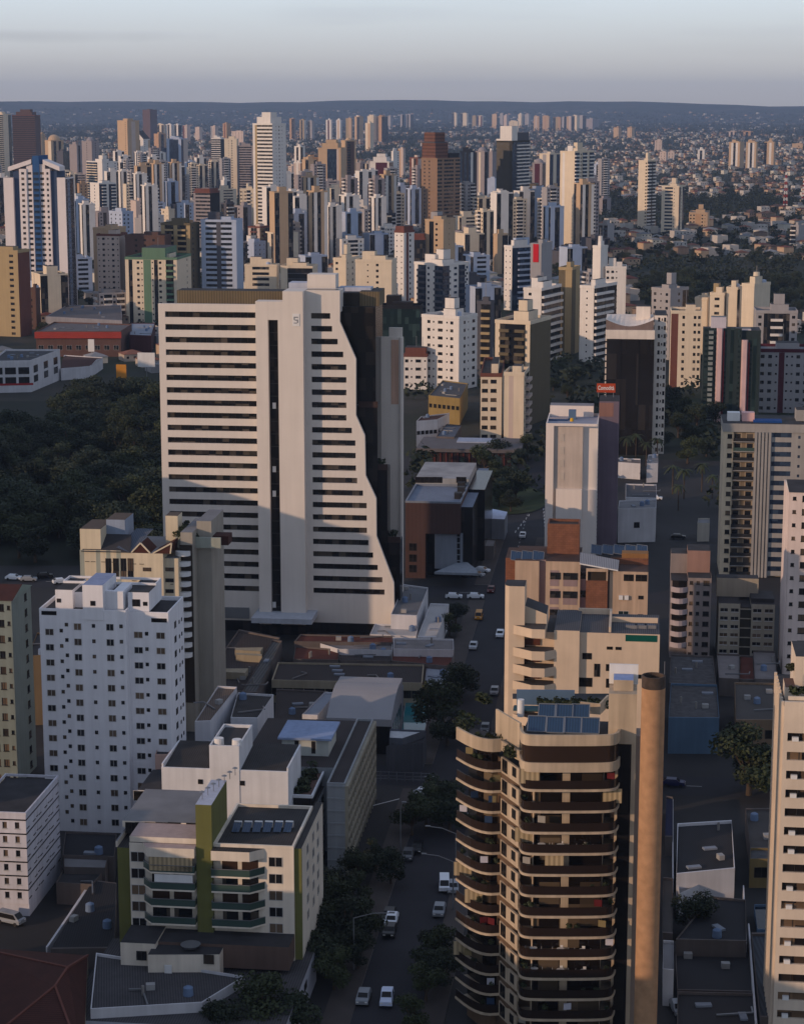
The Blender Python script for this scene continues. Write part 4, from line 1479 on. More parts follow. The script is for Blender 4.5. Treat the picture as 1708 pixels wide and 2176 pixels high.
def beige_block():
    X = lambda v: 1051.8 + 0.2239 * v
    Y = lambda v: 1089 + 0.2239 * v
    B = Bld('beige_rounded_block', 'beige apartment block with rounded corner balconies and a stepped side wall', 'apartment block', loc=P(1067, 1712))
    uz = B.uz
    um = lambda a, c, yl=0.0: uz(X(a), Y(c), yl)
    bm = wall((0.83, 0.75, 0.66), streak=0.14)
    zm = um(900, 1140)[1]
    xL = um(560, 1200)[0]
    xR = um(1560, 1200)[0]
    xm = um(800, 1200)[0]
    b = MB()
    b.box(xL, xm, -1.0, 14, 0, zm + 0.5, 0, 1)
    b.box(xm, xR, 0, 14, 0, zm, 0, 1)
    B.part('wall', b, [bm, mat('grey_roof', (0.09, 0.09, 0.10), kind='corr', streak=0)])
    # left end: tall rounded wall and the stepped side
    xe = um(285, 800, 1.5)[0]
    zt = um(180, 700, 0)[1]
    pl = [(0, 2), (0.15, 0.6), (0.8, 0.0), (xe, 0), (xe, 5), (0, 5)]
    b = MB().prism(pl, 0, zt, 0, 1)
    x2 = um(490, 960, 2)[0]
    za, zb = um(290, 880, 2)[1], um(490, 960, 2)[1]
    i = len(b.v)
    b.v += [(xe, 1.5, 0), (x2, 1.5, 0), (x2, 1.5, zb), (xe, 1.5, za), (xe, 8, 0), (x2, 8, 0), (x2, 8, zb), (xe, 8, za)]
    b.f += [(i, i + 1, i + 2, i + 3), (i + 1, i + 5, i + 6, i + 2), (i + 3, i + 2, i + 6, i + 7), (i + 5, i + 4, i + 7, i + 6)]
    b.m += [0, 0, 1, 0]
    b.box(x2, xL, 1.5, 14, 0, zm - 0.5, 0, 1)
    B.part('side_wall', b, [bm, ROOF])
    # faceted balconies
    rows = [um(300, v, -2.0)[1] for v in (1130, 1340, 1500)]
    fh = rows[1] - rows[2]
    x0 = um(140, 1300, -1)[0]
    pl = [(x0, 0.4), (um(345, 1300, -2.6)[0], -2.6), (um(470, 1300, -2.6)[0], -2.6), (um(578, 1300, -0.5)[0], -0.9), (um(578, 1300, -0.5)[0], 0.6), (x0, 1.5)]
    for k in range(8):
        z = rows[1] - (k - 1) * fh if k else rows[0]
        b = MB()
        b.prism(pl if k else pl[:3] + [(pl[2][0], 1.5), pl[5]], z - 1.0, z + 0.6, 0, 1)
        t = B.part('balcony', b, [bm, PAVE])
        if k:
            w = MB().box(x0 + 2, pl[2][0] - 1, 1.2, 1.49, z + 0.7, z + fh - 1.2, 0)
            w.build('balcony_door', [mat('red_brown_door', (0.10, 0.035, 0.02), rough=0.4, streak=0)], t)
    wins = []
    for (a, c, w, h, g) in ((870, 1363, 1.5, 1.0, GLASSK), (1085, 1287, .9, 0.4, GLASSK), (1168, 1290, .9, 0.4, GLASSK), (965, 1497, .9, 2.2, GLASS), (1080, 1472, 1.0, 1.1, GLASSK), (1250, 1478, 1.0, 1.1, GLASSK), (1300, 1555, 3.0, 0.6, GLASSK), (850, 1610, 2.4, 1.5, GLASSK), (1080, 1620, 1.0, 1.5, GLASSK)):
        u, z = um(a, c)
        wins.append((u, -0.004 if a > 810 else -1.004, z, 0, w, h, 'd', g))
    put_windows(wins, B.root)
    # green glazed corner, roof court
    u0, z1 = um(1235, 1160)
    u1, z2 = um(1535, 1230)
    MBx = MB().box(u0, u1, -0.06, -0.004, z2, z1, 0)
    B.part('loggia_glass', MBx, [mat('green_loggia', (0.008, 0.085, 0.065), rough=0.2, streak=0)])
    d = B.uy(X(760), Y(960), zm)[1]
    b = MB()
    xa, xb = um(770, 1000)[0], um(1100, 1000)[0]
    b.box(xa, xb, d, d + 0.4, zm, zm + 1.0, 0)
    b.box(xb - 0.4, xb, 0.5, d, zm, zm + 1.0, 0)
    b.box(xb, xR - 0.3, 8, 8.3, zm, zm + 0.9, 0)
    B.part('roof_parapet', b, [bm])
    for i in range(3):
        u, yy = B.uy(X(1290 + i * 90), Y(1095), zm)
        B.part('roof_louvre', MB().box(u - 1, u + 1, yy - 0.6, yy + 0.6, zm, zm + 0.6, 0, 1), [ROOFL, mat('slate_blue_roof', (0.10, 0.12, 0.16), kind='corr', streak=0)])

def old_block():
    X = lambda v: 1051.8 + 0.2239 * v
    Y = lambda v: 1089 + 0.2239 * v
    B = Bld('weathered_pink_block', 'weathered pinkish block with rusty brick bays and solar heaters on its roof', 'apartment block', loc=atY(1093, 1290, 398))
    uz = B.uz
    um = lambda a, c, yl=0.0: uz(X(a), Y(c), yl)
    pm = wall((0.76, 0.66, 0.57), streak=0.45, var=0.2)
    gm = wall((0.58, 0.50, 0.50), streak=0.3)
    br = mat('rusty_brick', (0.20, 0.085, 0.050), kind='brick', var=0.35, scale=0.7)
    zt = um(600, 465)[1]
    zr = um(1300, 562)[1]
    x1 = um(415, 600)[0]
    x2 = um(480, 600, 1.2)[0]
    x3 = um(805, 600)[0]
    x4 = um(1085, 600)[0]
    x5 = um(1450, 600)[0]
    b = MB()
    b.box(0, x1, 0, 14, 0, zt, 0, 1)
    b.box(x1, x2, 1.2, 14, 0, zt, 2, 1)
    b.box(x2, x3, 0, 14, 0, zt, 0, 1)
    b.box(x3, x4, 1.0, 14, 0, zr - 0.5, 2, 1)
    b.box(x4, x5, 0, 14, 0, zr, 0, 1)
    b.box(um(98, 500, 4)[0], 0, 4, 14, 0, zt - 0.4, 3, 1)
    b.box(1, x5 - 1, 14.01, 27, 0, zr - 4.5, 0, 1)  # unseen rear wing, added to shade the small blocks at right
    B.part('wall', b, [pm, mat('rust_roof', (0.085, 0.05, 0.04), var=0.5), gm, br])
    fh = um(700, 600)[1] - um(700, 775)[1]
    z0 = um(700, 605)[1]
    for k in range(9):
        z = z0 - k * fh
        if z < 2:
            break
        b = MB().box(um(520, 600)[0], um(605, 600)[0], -0.05, -0.003, z - fh * 0.55, z + fh * 0.3, 0)
        b.box(um(645, 600)[0], um(780, 600)[0], -0.05, -0.003, z - fh * 0.55, z - fh * 0.18, 0)
        B.part('spandrel', b, [gm])
        for (a, w) in ((570, 1.9), (712, 2.7), (832, 1.0)):
            u = um(a, 600)[0]
            link('window', winmesh(w, 1.25, 'd', GLASS), B.root, (u, -0.055 if a < 800 else 0.99, z))
        for (a, w) in ((1265, 1.8), (1385, 2.1)) if k == 0 else ((1385, 0.9),):
            link('window', winmesh(w, 1.2 if k == 0 else 0.6, 'd', GLASSK), B.root, (um(a, 600)[0], -0.004, z - (0 if k == 0 else 0.2)))
    u, z = um(1215, 800)
    for k in range(2):
        B.part('air_conditioner', MB().box(u - 0.9 + k * 1.1, u - 0.1 + k * 1.1, -0.5, -0.004, z - 0.5, z + 0.3, 0), [WHITE])
    u, z = um(1215, 965)
    link('window', winmesh(1.9, 1.2, 'w', GLASSG), B.root, (u, -0.004, z))
    # brick bay, its dark recess, brick lift house on the roof
    xa, za = um(862, 560, -0.8)
    xb = um(1068, 560, -0.8)[0]
    b = MB().box(xa, xb, -0.8, 0.99, 0, za - 1.8, 0)
    b.box(xa, xb, -0.8, -0.5, za, za + 0.6, 1)
    b.box(xa, xa + 0.3, -0.8, 0.99, za - 1.8, za, 1)
    b.box(xb - 0.3, xb, -0.8, 0.99, za - 1.8, za, 1)
    b.box(xa + 0.3, xb - 0.3, -0.3, 0.99, za - 1.8, za, 2)
    B.part('brick_bay', b, [br, pm, mat('dark_gap_paint', (0.04, 0.03, 0.022))])
    u0, z1 = um(495, 130, 7)
    u1 = um(800, 130, 7)[0]
    z0_ = um(600, 80, 7)[1]
    b = MB().box(u0, u1, 7, 12.5, zt, z1, 0, 1)
    parapet(b, u0, u1, 7.01, 12.49, z1, z1 + 0.5, 0.3, 0)
    B.part('lift_house', b, [br, mat('stained_roof', (0.06, 0.045, 0.04), var=0.6, scale=0.8)])
    b = MB()
    xo, zo = um(1205, 470, 8)
    b.box(um(1200, 400, 9)[0], x5, 9, 12, zr, um(1300, 390, 9)[1], 0)
    b.box(x4, x5, 6.5, 6.8, zr, zr + 1.2, 1)
    B.part('roof_hut', b, [mat('orange_render', (0.30, 0.15, 0.055)), br])
    b = MB()
    a0, a1 = um(805, 430, 2), um(1165, 515, 1)
    v = [(a0[0], -0.6, a0[1] - 0.5), (a1[0], -0.6, a1[1] - 0.3), (a1[0] + 0.2, 3.0, a1[1] + 0.9), (a0[0], 3.0, a0[1] + 0.9)]
    b.poly(v, 0)
    b.poly([(x, y, z - 0.15) for x, y, z in reversed(v)], 1)
    b.poly([v[0], (v[0][0], v[0][1], v[0][2] - 0.25), (v[1][0], v[1][1], v[1][2] - 0.25), v[1]], 1)
    B.part('lean_to_roof', b, [CORRL, WHITE])
    for (a, c, yl) in [(200 + i * 105, 405, 2.5) for i in range(3)] + [(960 + i * 108, 345, 13) for i in range(5)]:
        u, z = um(a, c, yl)
        q = MB()
        v = [(u - 1.05, yl - 1.4, z - 0.6), (u + 1.05, yl - 1.4, z - 0.9), (u + 1.05, yl + 1.4, z + 0.35), (u - 1.05, yl + 1.4, z + 0.6)]
        q.poly(v, 0)
        for i in range(4):
            q.bar(v[i], v[(i + 1) % 4], 0.12, 1)
        q.bar((u, yl + 1, z - 1.6), (u, yl + 1, z + 0.4), 0.1, 1)
        B.part('solar_heater', q, [SOLAR, METAL])

CLUT = []
def block(name, label, cat, pts, z, wm, rm=None, z0=0.0, par=0.4, rows=None, group=None, rise=0.0):
    """a low building whose roof corners are seen at PTS (front left, front right, back right, back left) at height Z"""
    w = [P(x, y, z) for x, y in pts]
    c = (w[0] + w[1]) / 2
    a = math.atan2(w[1].y - w[0].y, w[1].x - w[0].x)
    root = thing(name, label, cat, (w[0].x, w[0].y, z0), a, group)
    ca, sa = math.cos(a), math.sin(a)
    l = [((p.x - w[0].x) * ca + (p.y - w[0].y) * sa, -(p.x - w[0].x) * sa + (p.y - w[0].y) * ca) for p in w]
    b = MB().prism(l, 0, z - z0, 0)
    b.build('wall', [wm], root)
    b = MB()
    h = z - z0
    cx, cy = sum(p[0] for p in l) / len(l), sum(p[1] for p in l) / len(l)
    ins = [(cx + (p[0] - cx) * 0.985, cy + (p[1] - cy) * 0.97) for p in l]
    if rise:
        m0 = ((l[0][0] + l[3][0]) / 2, (l[0][1] + l[3][1]) / 2)
        m1 = ((l[1][0] + l[2][0]) / 2, (l[1][1] + l[2][1]) / 2)
        zz = h + rise
        b.poly([(*l[0], h + .02), (*l[1], h + .02), (*m1, zz), (*m0, zz)], 0)
        b.poly([(*l[2], h + .02), (*l[3], h + .02), (*m0, zz), (*m1, zz)], 0)
        b.poly([(*l[1], h + .02), (*l[2], h + .02), (*m1, zz)], 1)
        b.poly([(*l[3], h + .02), (*l[0], h + .02), (*m0, zz)], 1)
    else:
        b.poly([(*p, h + 0.02) for p in ins], 0)
    if par:
        for p, q, pi, qi in zip(l, l[1:] + l[:1], ins, ins[1:] + ins[:1]):
            b.poly([(*p, h), (*q, h), (*q, h + par), (*p, h + par)], 1)
            b.poly([(*qi, h), (*pi, h), (*pi, h + par), (*qi, h + par)], 1)
            b.poly([(*p, h + par), (*q, h + par), (*qi, h + par), (*pi, h + par)], 1)
    b.build('roof', [rm or ROOF, wm], root)
    ex, ey = abs(l[1][0] - l[0][0]), abs(l[3][1] - l[0][1])
    if cat == 'building' and ex * ey > 60 and not rise:      # tanks, units, pipes on the roof
        rn = random.Random(label)
        for k in range(min(9, 2 + int(ex * ey / 90))):
            f, g = rn.uniform(.12, .88), rn.uniform(.12, .88)
            x = (l[0][0] * (1 - f) + l[1][0] * f) * (1 - g) + (l[3][0] * (1 - f) + l[2][0] * f) * g
            y = (l[0][1] * (1 - f) + l[1][1] * f) * (1 - g) + (l[3][1] * (1 - f) + l[2][1] * f) * g
            if not CLUT:
                q = MB().box(-.6, .6, -.45, .45, 0, .8, 0)
                CLUT.append(('roof_unit', q.mesh('roof_unit', [wall((.62, .62, .62))])))
                q = MB()
                tank(q, 0, 0, 0, .7, 1.1)
                CLUT.append(('water_tank', q.mesh('water_tank', [wall((.42, .50, .62))])))
                CLUT.append(('roof_pipe', MB().bar((-2.5, 0, .2), (2.5, .6, .25), .22).bar((2.5, .6, .25), (2.6, 2.4, .25), .22).mesh('roof_pipe', [METAL])))
                CLUT.append(('skylight', MB().box(-1.1, 1.1, -.5, .5, 0, .3, 0).mesh('skylight', [wall((.52, .55, .6))])))
                CLUT.append(('vent_stack', MB().cyl(0, 0, .22, 0, 1.3, 8, 0).mesh('vent_stack', [CONC])))
            nm, me = CLUT[rn.randint(0, 4)]
            link(nm, me, root, (x, y, h + .03), rn.choice((0, 0, 1.5708, rn.uniform(0, 3))))
    if rows:
        for (e, n, zc, ww, hh) in rows:
            p, q = l[e], l[(e + 1) % len(l)]
            an = math.atan2(q[1] - p[1], q[0] - p[0])
            for i in range(n):
                f = (i + 0.5) / n
                link('window', winmesh(ww, hh, 'd', GLASSK), root, (p[0] + (q[0] - p[0]) * f + 0.004 * math.sin(an), p[1] + (q[1] - p[1]) * f - 0.004 * math.cos(an), zc), an)
    return root

def pink_tower():
    # pale pink tower with the purple-grey slab and the roof sign
    B = Bld('pale_pink_tower', 'pale pink blank-fronted tower with a purple grey slab on its side', 'tower', 1156, 1180)
    uz = B.uz
    X = lambda v: 1123.6 + 0.3421 * v
    Y = lambda v: 823.4 + 0.3421 * v
    um = lambda a, c, yl=0.0: uz(X(a), Y(c), yl)
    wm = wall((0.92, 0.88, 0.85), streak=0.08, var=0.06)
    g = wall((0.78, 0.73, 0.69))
    zt = um(250, 240)[1]
    x1, x2, x3, x4 = (um(v, 400)[0] for v in (152, 332, 360, 425))
    dep = 24.0
    b = MB()
    b.box(0, x1, 0, dep, 0, zt, 0, 2)
    b.box(x1, x2, 0.9, dep, 0, zt - 0.01, 1, 2)
    b.box(x2, x4, 2.2, dep, 0, zt - 0.02, 0, 2)
    b.box(x1 + 0.8, x2, -0.1, 0.899, 0, um(250, 632)[1], 0)
    b.box(x2, x4, 1.2, 2.19, 0, um(250, 640)[1], 0)
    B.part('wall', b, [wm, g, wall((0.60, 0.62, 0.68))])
    for c in (310, 390, 470, 550, 655, 735):
        u, z = um(200, c, 0.9)
        B.part('window', MB().box(u - 0.4, u + 0.8, 0.80, 0.896, z - 1.0, z + 1.0, 0), [wall((0.76, 0.72, 0.68))])
    xb = um(455, 400)[0]
    b = MB()
    gl = []
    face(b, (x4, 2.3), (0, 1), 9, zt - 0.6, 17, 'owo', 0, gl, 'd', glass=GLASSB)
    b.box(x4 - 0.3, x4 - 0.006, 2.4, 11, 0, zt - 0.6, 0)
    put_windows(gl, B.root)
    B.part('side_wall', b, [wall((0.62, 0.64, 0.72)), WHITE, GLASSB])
    # purple slab
    x5, zs = um(405, 85, 11.5)
    x6 = um(525, 85, 11.5)[0]
    b = MB().box(x4 + 0.01, x6 + 1.5, 11.5, 24, 0, zs, 0, 1)
    b.box(x4 + .02, x6, 11.45, 11.497, um(470, 180, 11.5)[1], zs - 0.4, 2)
    B.part('slab', b, [wall((0.45, 0.40, 0.45)), ROOF, wall((0.56, 0.42, 0.38))])
    # roof clutter
    b = MB()
    ya = 18.0
    u0, z0 = um(130, 150, ya)
    u1 = um(400, 150, ya)[0]
    b.box(u0, u1, ya, 23.5, zt - 0.02, um(200, 112, 18)[1], 0, 1)
    parapet(b, 0, x4, 0.01, dep - 4, zt, zt + 0.7, 0.3)
    t = B.part('roof_house', b, [wm, wall((0.55, 0.54, 0.56))])
    u, yy = B.uy(X(150), Y(205), zt)
    MB().box(u - 1.5, u + 4, yy - 0.5, yy + 3, zt, zt + 0.5, 0).build('solar_collector', [mat('blue_collector', (0.02, 0.06, 0.16), rough=0.2, streak=0)], t)
    u, yy = B.uy(X(265), Y(210), zt)
    MB().cyl(u, yy, 0.5, zt, zt + 0.9, 12, 0, 0.4).build('water_tank', [mat('yellow_plastic', (0.7, 0.40, 0.02), streak=0)], t)
    MB().box(u - 1.0, u + 1.0, yy + 3, yy + 6, zt, zt + 2.5, 0).build('lift_motor', [mat('blue_panel', (0.10, 0.17, 0.27), streak=0.1)], t)
    # sign
    p0 = um(420, -25, 20)
    p1 = um(535, 32, 20)
    w, h = p1[0] - p0[0], abs(p0[1] - p1[1])
    c = B.o + B.r * ((p0[0] + p1[0]) / 2) + B.b * 20
    zc = (p0[1] + p1[1]) / 2
    sg = thing('rooftop_sign', 'orange red rooftop sign with white lettering above the purple slab', 'sign', (c.x, c.y, zs), B.a)
    MB().box(-w / 2, w / 2, 0, 0.5, zc - h / 2 - zs, zc + h / 2 - zs, 0).build('panel', [mat('orange_red_sign', (0.42, 0.062, 0.02), streak=0, var=0.1)], sg)
    q = MB()
    for f in (-0.4, 0, 0.4):
        q.bar((w * f, 0.25, -0.05), (w * f, 0.25, zc - h / 2 - zs), 0.2)
    q.build('bracket', [METAL], sg)
    fc = bpy.data.curves.new('sign_text', 'FONT')
    fc.body = 'Comodit\u00e0'
    fc.size = h * 0.52
    fc.align_x, fc.align_y = 'CENTER', 'CENTER'
    fc.extrude = 0.03
    fc.offset = 0.02
    fo = bpy.data.objects.new('lettering_source', fc)
    COL.objects.link(fo)
    dg = bpy.context.evaluated_depsgraph_get()
    me = bpy.data.meshes.new_from_object(fo.evaluated_get(dg))
    bpy.data.objects.remove(fo)
    xs = [v.co.x for v in me.vertices]
    k = w * 0.86 / (max(xs) - min(xs))
    for v in me.vertices:
        v.co = Vector((v.co.x * k, -0.035 - v.co.z, v.co.y * 1.25))
    me.flip_normals()
    me.materials.clear()
    me.materials.append(WHITE)
    link('lettering', me, sg, (0, 0, zc - zs))

def mall():
    X = lambda v: 796.9 + 0.2488 * v
    Y = lambda v: 929.7 + 0.2488 * v
    B = Bld('brown_box_building', 'brown windowless box building with a pale grey roof behind the striped tower', 'building', 861, 1228)
    uz = B.uz
    um = lambda a, c, yl=0.0: uz(X(a), Y(c), yl)
    zt = um(500, 562)[1]
    x1 = um(728, 700)[0]
    xr = um(430, 900)[0]
    x2 = um(505, 900)[0]
    zmid = um(300, 818)[1]
    d1 = B.uy(X(340), Y(410), zt)[1]
    bm = mat('brown_cladding', (0.085, 0.048, 0.042), kind='corr', var=0.15, streak=0.1)
    b = MB()
    b.box(0, xr, 0, d1 + 30, 0, zmid, 0, 1)
    b.box(0, x1, 0, d1 + 30, zmid, zt, 0, 1)
    b.box(xr, x2, 4, d1, 0, zmid, 2)
    b.box(x2, x1 + 0.5, 1.0, d1 + 30, 2.5, zmid - 0.01, 3)
    b.box(x1, x1 + 3, 2.0, d1 + 36, 0, zt - 1.2, 2, 1)
    parapet(b, -0.05, x1 + 0.05, 0.01, d1, zt, zt + 0.5, 0.4, 3)
    B.part('wall', b, [bm, wall((0.46, 0.50, 0.57)), GLASSK, wall((0.50, 0.53, 0.58))])
    zu = um(600, 350, d1)[1]
    x3 = um(345, 380, d1)[0]
    x4 = um(800, 380, d1)[0]
    d2 = B.uy(X(405), Y(207), zu)[1]
    b = MB().box(x3, x4, d1, d2, zt, zu, 0, 1)
    b.box(x4, x4 + 4.5, d1 - 2, d2 + 2, 0, zu - 2.5, 2)
    t = B.part('upper_storey', b, [wall((0.62, 0.63, 0.64)), mat('stained_pale_roof', (0.30, 0.30, 0.31), var=0.5, scale=0.2, streak=0), GLASSK])
    for v in (387, 460, 531, 735):
        u, z = um(v, 362, d1)
        link('window', winmesh(2.6, 1.5, 'd', GLASSK), t, (u, d1 - 0.004, z))
    for v in (935, 1030, 1120):
        u, z = um(322, v)
        link('window', winmesh(1.9, 1.9, 'd', GLASSK), B.root, (u, -0.004, z))
    for (v, c) in ((735, 470), (735, 430), (710, 520)):
        u, yy = B.uy(X(v), Y(c), zt)
        B.part('roof_unit', MB().box(u - 1, u + 1, yy - 1, yy + 1.2, zt, zt + 1.6, 0), [DARK])
    b = MB()
    b.prism([B.uy(X(505), Y(1155), 4), B.uy(X(870), Y(1165), 4), B.uy(X(870), Y(1135), 4), B.uy(X(760), Y(1050), 4)], 3.6, 4.2, 0)
    B.part('canopy', b, [wall((0.55, 0.58, 0.62))])
    for k in range(6):
        u, z = um(715, 830 + k * 50, 0.99)
        B.part('window', MB().box(u - 0.5, u + 0.3, 0.93, 0.998, z - 0.5, z + 0.8, 0), [GLASSK])
    # flat brown hall farther back
    H = Bld('ribbed_brown_hall', 'long flat brown hall with red ribs under a wide grey roof', 'building', 894, 986)
    z1 = H.uz(995, 953)[1]
    xx = H.uz(1098, 953)[0]
    b = MB().box(0, xx, 0.5, 22, 0, z1 - 1.2, 0)
    rm = mat('red_rib', (0.10, 0.028, 0.024), streak=0)
    k = 0.5
    while k < xx:
        b.box(k, k + 0.5, 0.1, 0.499, 0, z1 - 1.2, 1)
        k += 2.0
    H.part('wall', b, [mat('dark_brown_wall', (0.035, 0.022, 0.020)), rm])
    b = MB().box(-1.5, xx + 1.5, -1.5, 24, z1 - 1.2, z1, 0)
    b.box(xx * 0.34, xx * 0.75, 12, 21, z1, z1 + 0.4, 1)
    H.part('roof', b, [mat('grey_purple_roof', (0.125, 0.115, 0.12), streak=0), wall((0.62, 0.66, 0.74))])

def right_apartments():
    B = Bld('grey_fluted_apartment_tower', 'grey apartment tower with a fluted centre pier and cream left corner', 'tower', 1536, 1224)
    uz = B.uz
    X = lambda v: 1123.6 + 0.3421 * v
    Y = lambda v: 823.4 + 0.3421 * v
    um = lambda a, c, yl=0.0: uz(X(a), Y(c), yl)
    gm = wall((0.62, 0.61, 0.60))
    cm = wall((0.86, 0.79, 0.68))
    zt = um(1400, 225)[1]
    x0 = um(1200, 500)[0]
    xa, xb, xc, xd, xe = (um(v, 500)[0] for v in (1262, 1392, 1500, 1622, 1760))
    fl = 15
    zb = um(1300, 1130)[1]
    fh = (um(1300, 340)[1] - um(1300, 1110)[1]) / 13
    n = int((zt - 2.2) / fh)
    z0 = zt - 2.2 - n * fh
    b = MB()
    wins = []
    face(b, (x0, 0), (1, 0), xa - x0, zt - 2.2, n, 'wO', z0, wins, 'd')
    e = MB()
    face(e, (xc, 0), (1, 0), xd - xc, zt - 2.2, n, 'h', z0)
    face(e, (xd, 0), (1, 0), xe - xd, zt - 2.2, n, 'wsW', z0)
    B.part('east_wall', e, [gm, gm, GLASSB])
    b.box(x0, xe, 1.0, 16, 0, zt - 2.2, 0, 3, bottom=False)
    b.box(x0 - 0.2, xe, -0.3, 16, zt - 2.2, zt, 4, 3)
    face(b, (x0, 1.0), (0, -1), 1.0, zt - 2.2, 1, 'w', 0)
    B.part('wall', b, [gm if False else cm, gm, GLASSB, ROOF, gm])
    b = MB()
    for k in range(5):
        x = xb + (xc - xb) * k / 5
        b.box(x + 0.1, x + (xc - xb) / 5 - 0.25, -0.9, 1.0, 0, zt - 2.2, 0)
    b.box(xb, xc, -0.4, 0.99, 0, zt - 2.3, 0)
    B.part('fluted_pier', b, [gm])
    b = MB()
    face(b, (xa, 0.6), (1, 0), xb - xa, zt - 2.2, n, 'OxO', z0)
    B.part('loggia_wall', b, [wall((.62, .56, .48)), wall((.5, .44, .36)), GLASS])
    for i in range(n):
        z = z0 + i * fh
        q = MB().box(xa, xb, -0.5, 0.6, z - 0.1, z + 0.1, 0)
        q.box(xa, xb, -0.5, -0.42, z + 0.1, z + 1.0, 1)
        B.part('balcony', q, [gm, mat('green_rail_glass', (0.05, 0.085, 0.075), rough=0.15, spec=0.5, streak=0) if i == n - 2 else DARK])
    put_windows(wins, B.root)
    zz = um(1480, 235)[1]
    u0, u1 = um(1392, 220, 2)[0], um(1570, 220, 2)[0]
    B.part('tarpaulin', MB().box(u0, u1, 2, 6, zt, zt + 0.5, 0), [mat('blue_tarpaulin', (0.008, 0.06, 0.24), streak=0)])
    for (v, m) in ((1270, WHITE), (1360, wall((0.90, 0.72, 0.70)))):
        u, z = um(v, 190, 4)
        B.part('roof_room', MB().box(u - 1.6, u + 1.6, 4, 7, zt, z + 1.4, 0), [m])
    u, z = um(1660, 140, 6)
    B.part('lift_house', MB().box(u, u + 8, 6, 12, zt, z, 0, 1), [gm, ROOF])
    u, z = um(1660, 400, -1.5)
    # pinkish neighbour at the edge
    N = Bld('pinkish_white_tower', 'pinkish white tower with small dark windows at the photo edge', 'tower', 1664, 1436)
    q = lambda a, c, yl=0.0: N.uz(X(a), Y(c), yl)
    zt = q(1610, 650)[1]
    b = MB()
    wins = []
    face(b, (0, 0), (1, 0), 24, zt, 14, 'soWoosOw', 0, wins, 'd')
    b.box(0, 24, 0.5, 15, 0, zt - 0.5, 0, 1, bottom=False)
    b.box(-0.3, -0.001, 0.1, 15, 0, zt, 0)
    N.part('wall', b, [wall((0.90, 0.83, 0.80)), ROOF, GLASS])
    put_windows(wins, N.root)
    b = MB()
    a0 = q(1600, 570, 9)
    i = len(b.v)
    b.poly([(-0.3, -0.2, zt), (24, -0.2, zt), (24, 9, a0[1]), (-0.3, 9, a0[1])], 0)
    b.poly([(-0.3, -0.2, zt), (-0.3, 9, a0[1]), (-0.3, 9, zt)], 1)
    b.poly([(-0.3, 9, zt), (-0.3, 9, a0[1]), (24, 9, a0[1]), (24, 9, zt)], 1)
    N.part('roof', b, [ROOF, WHITE])

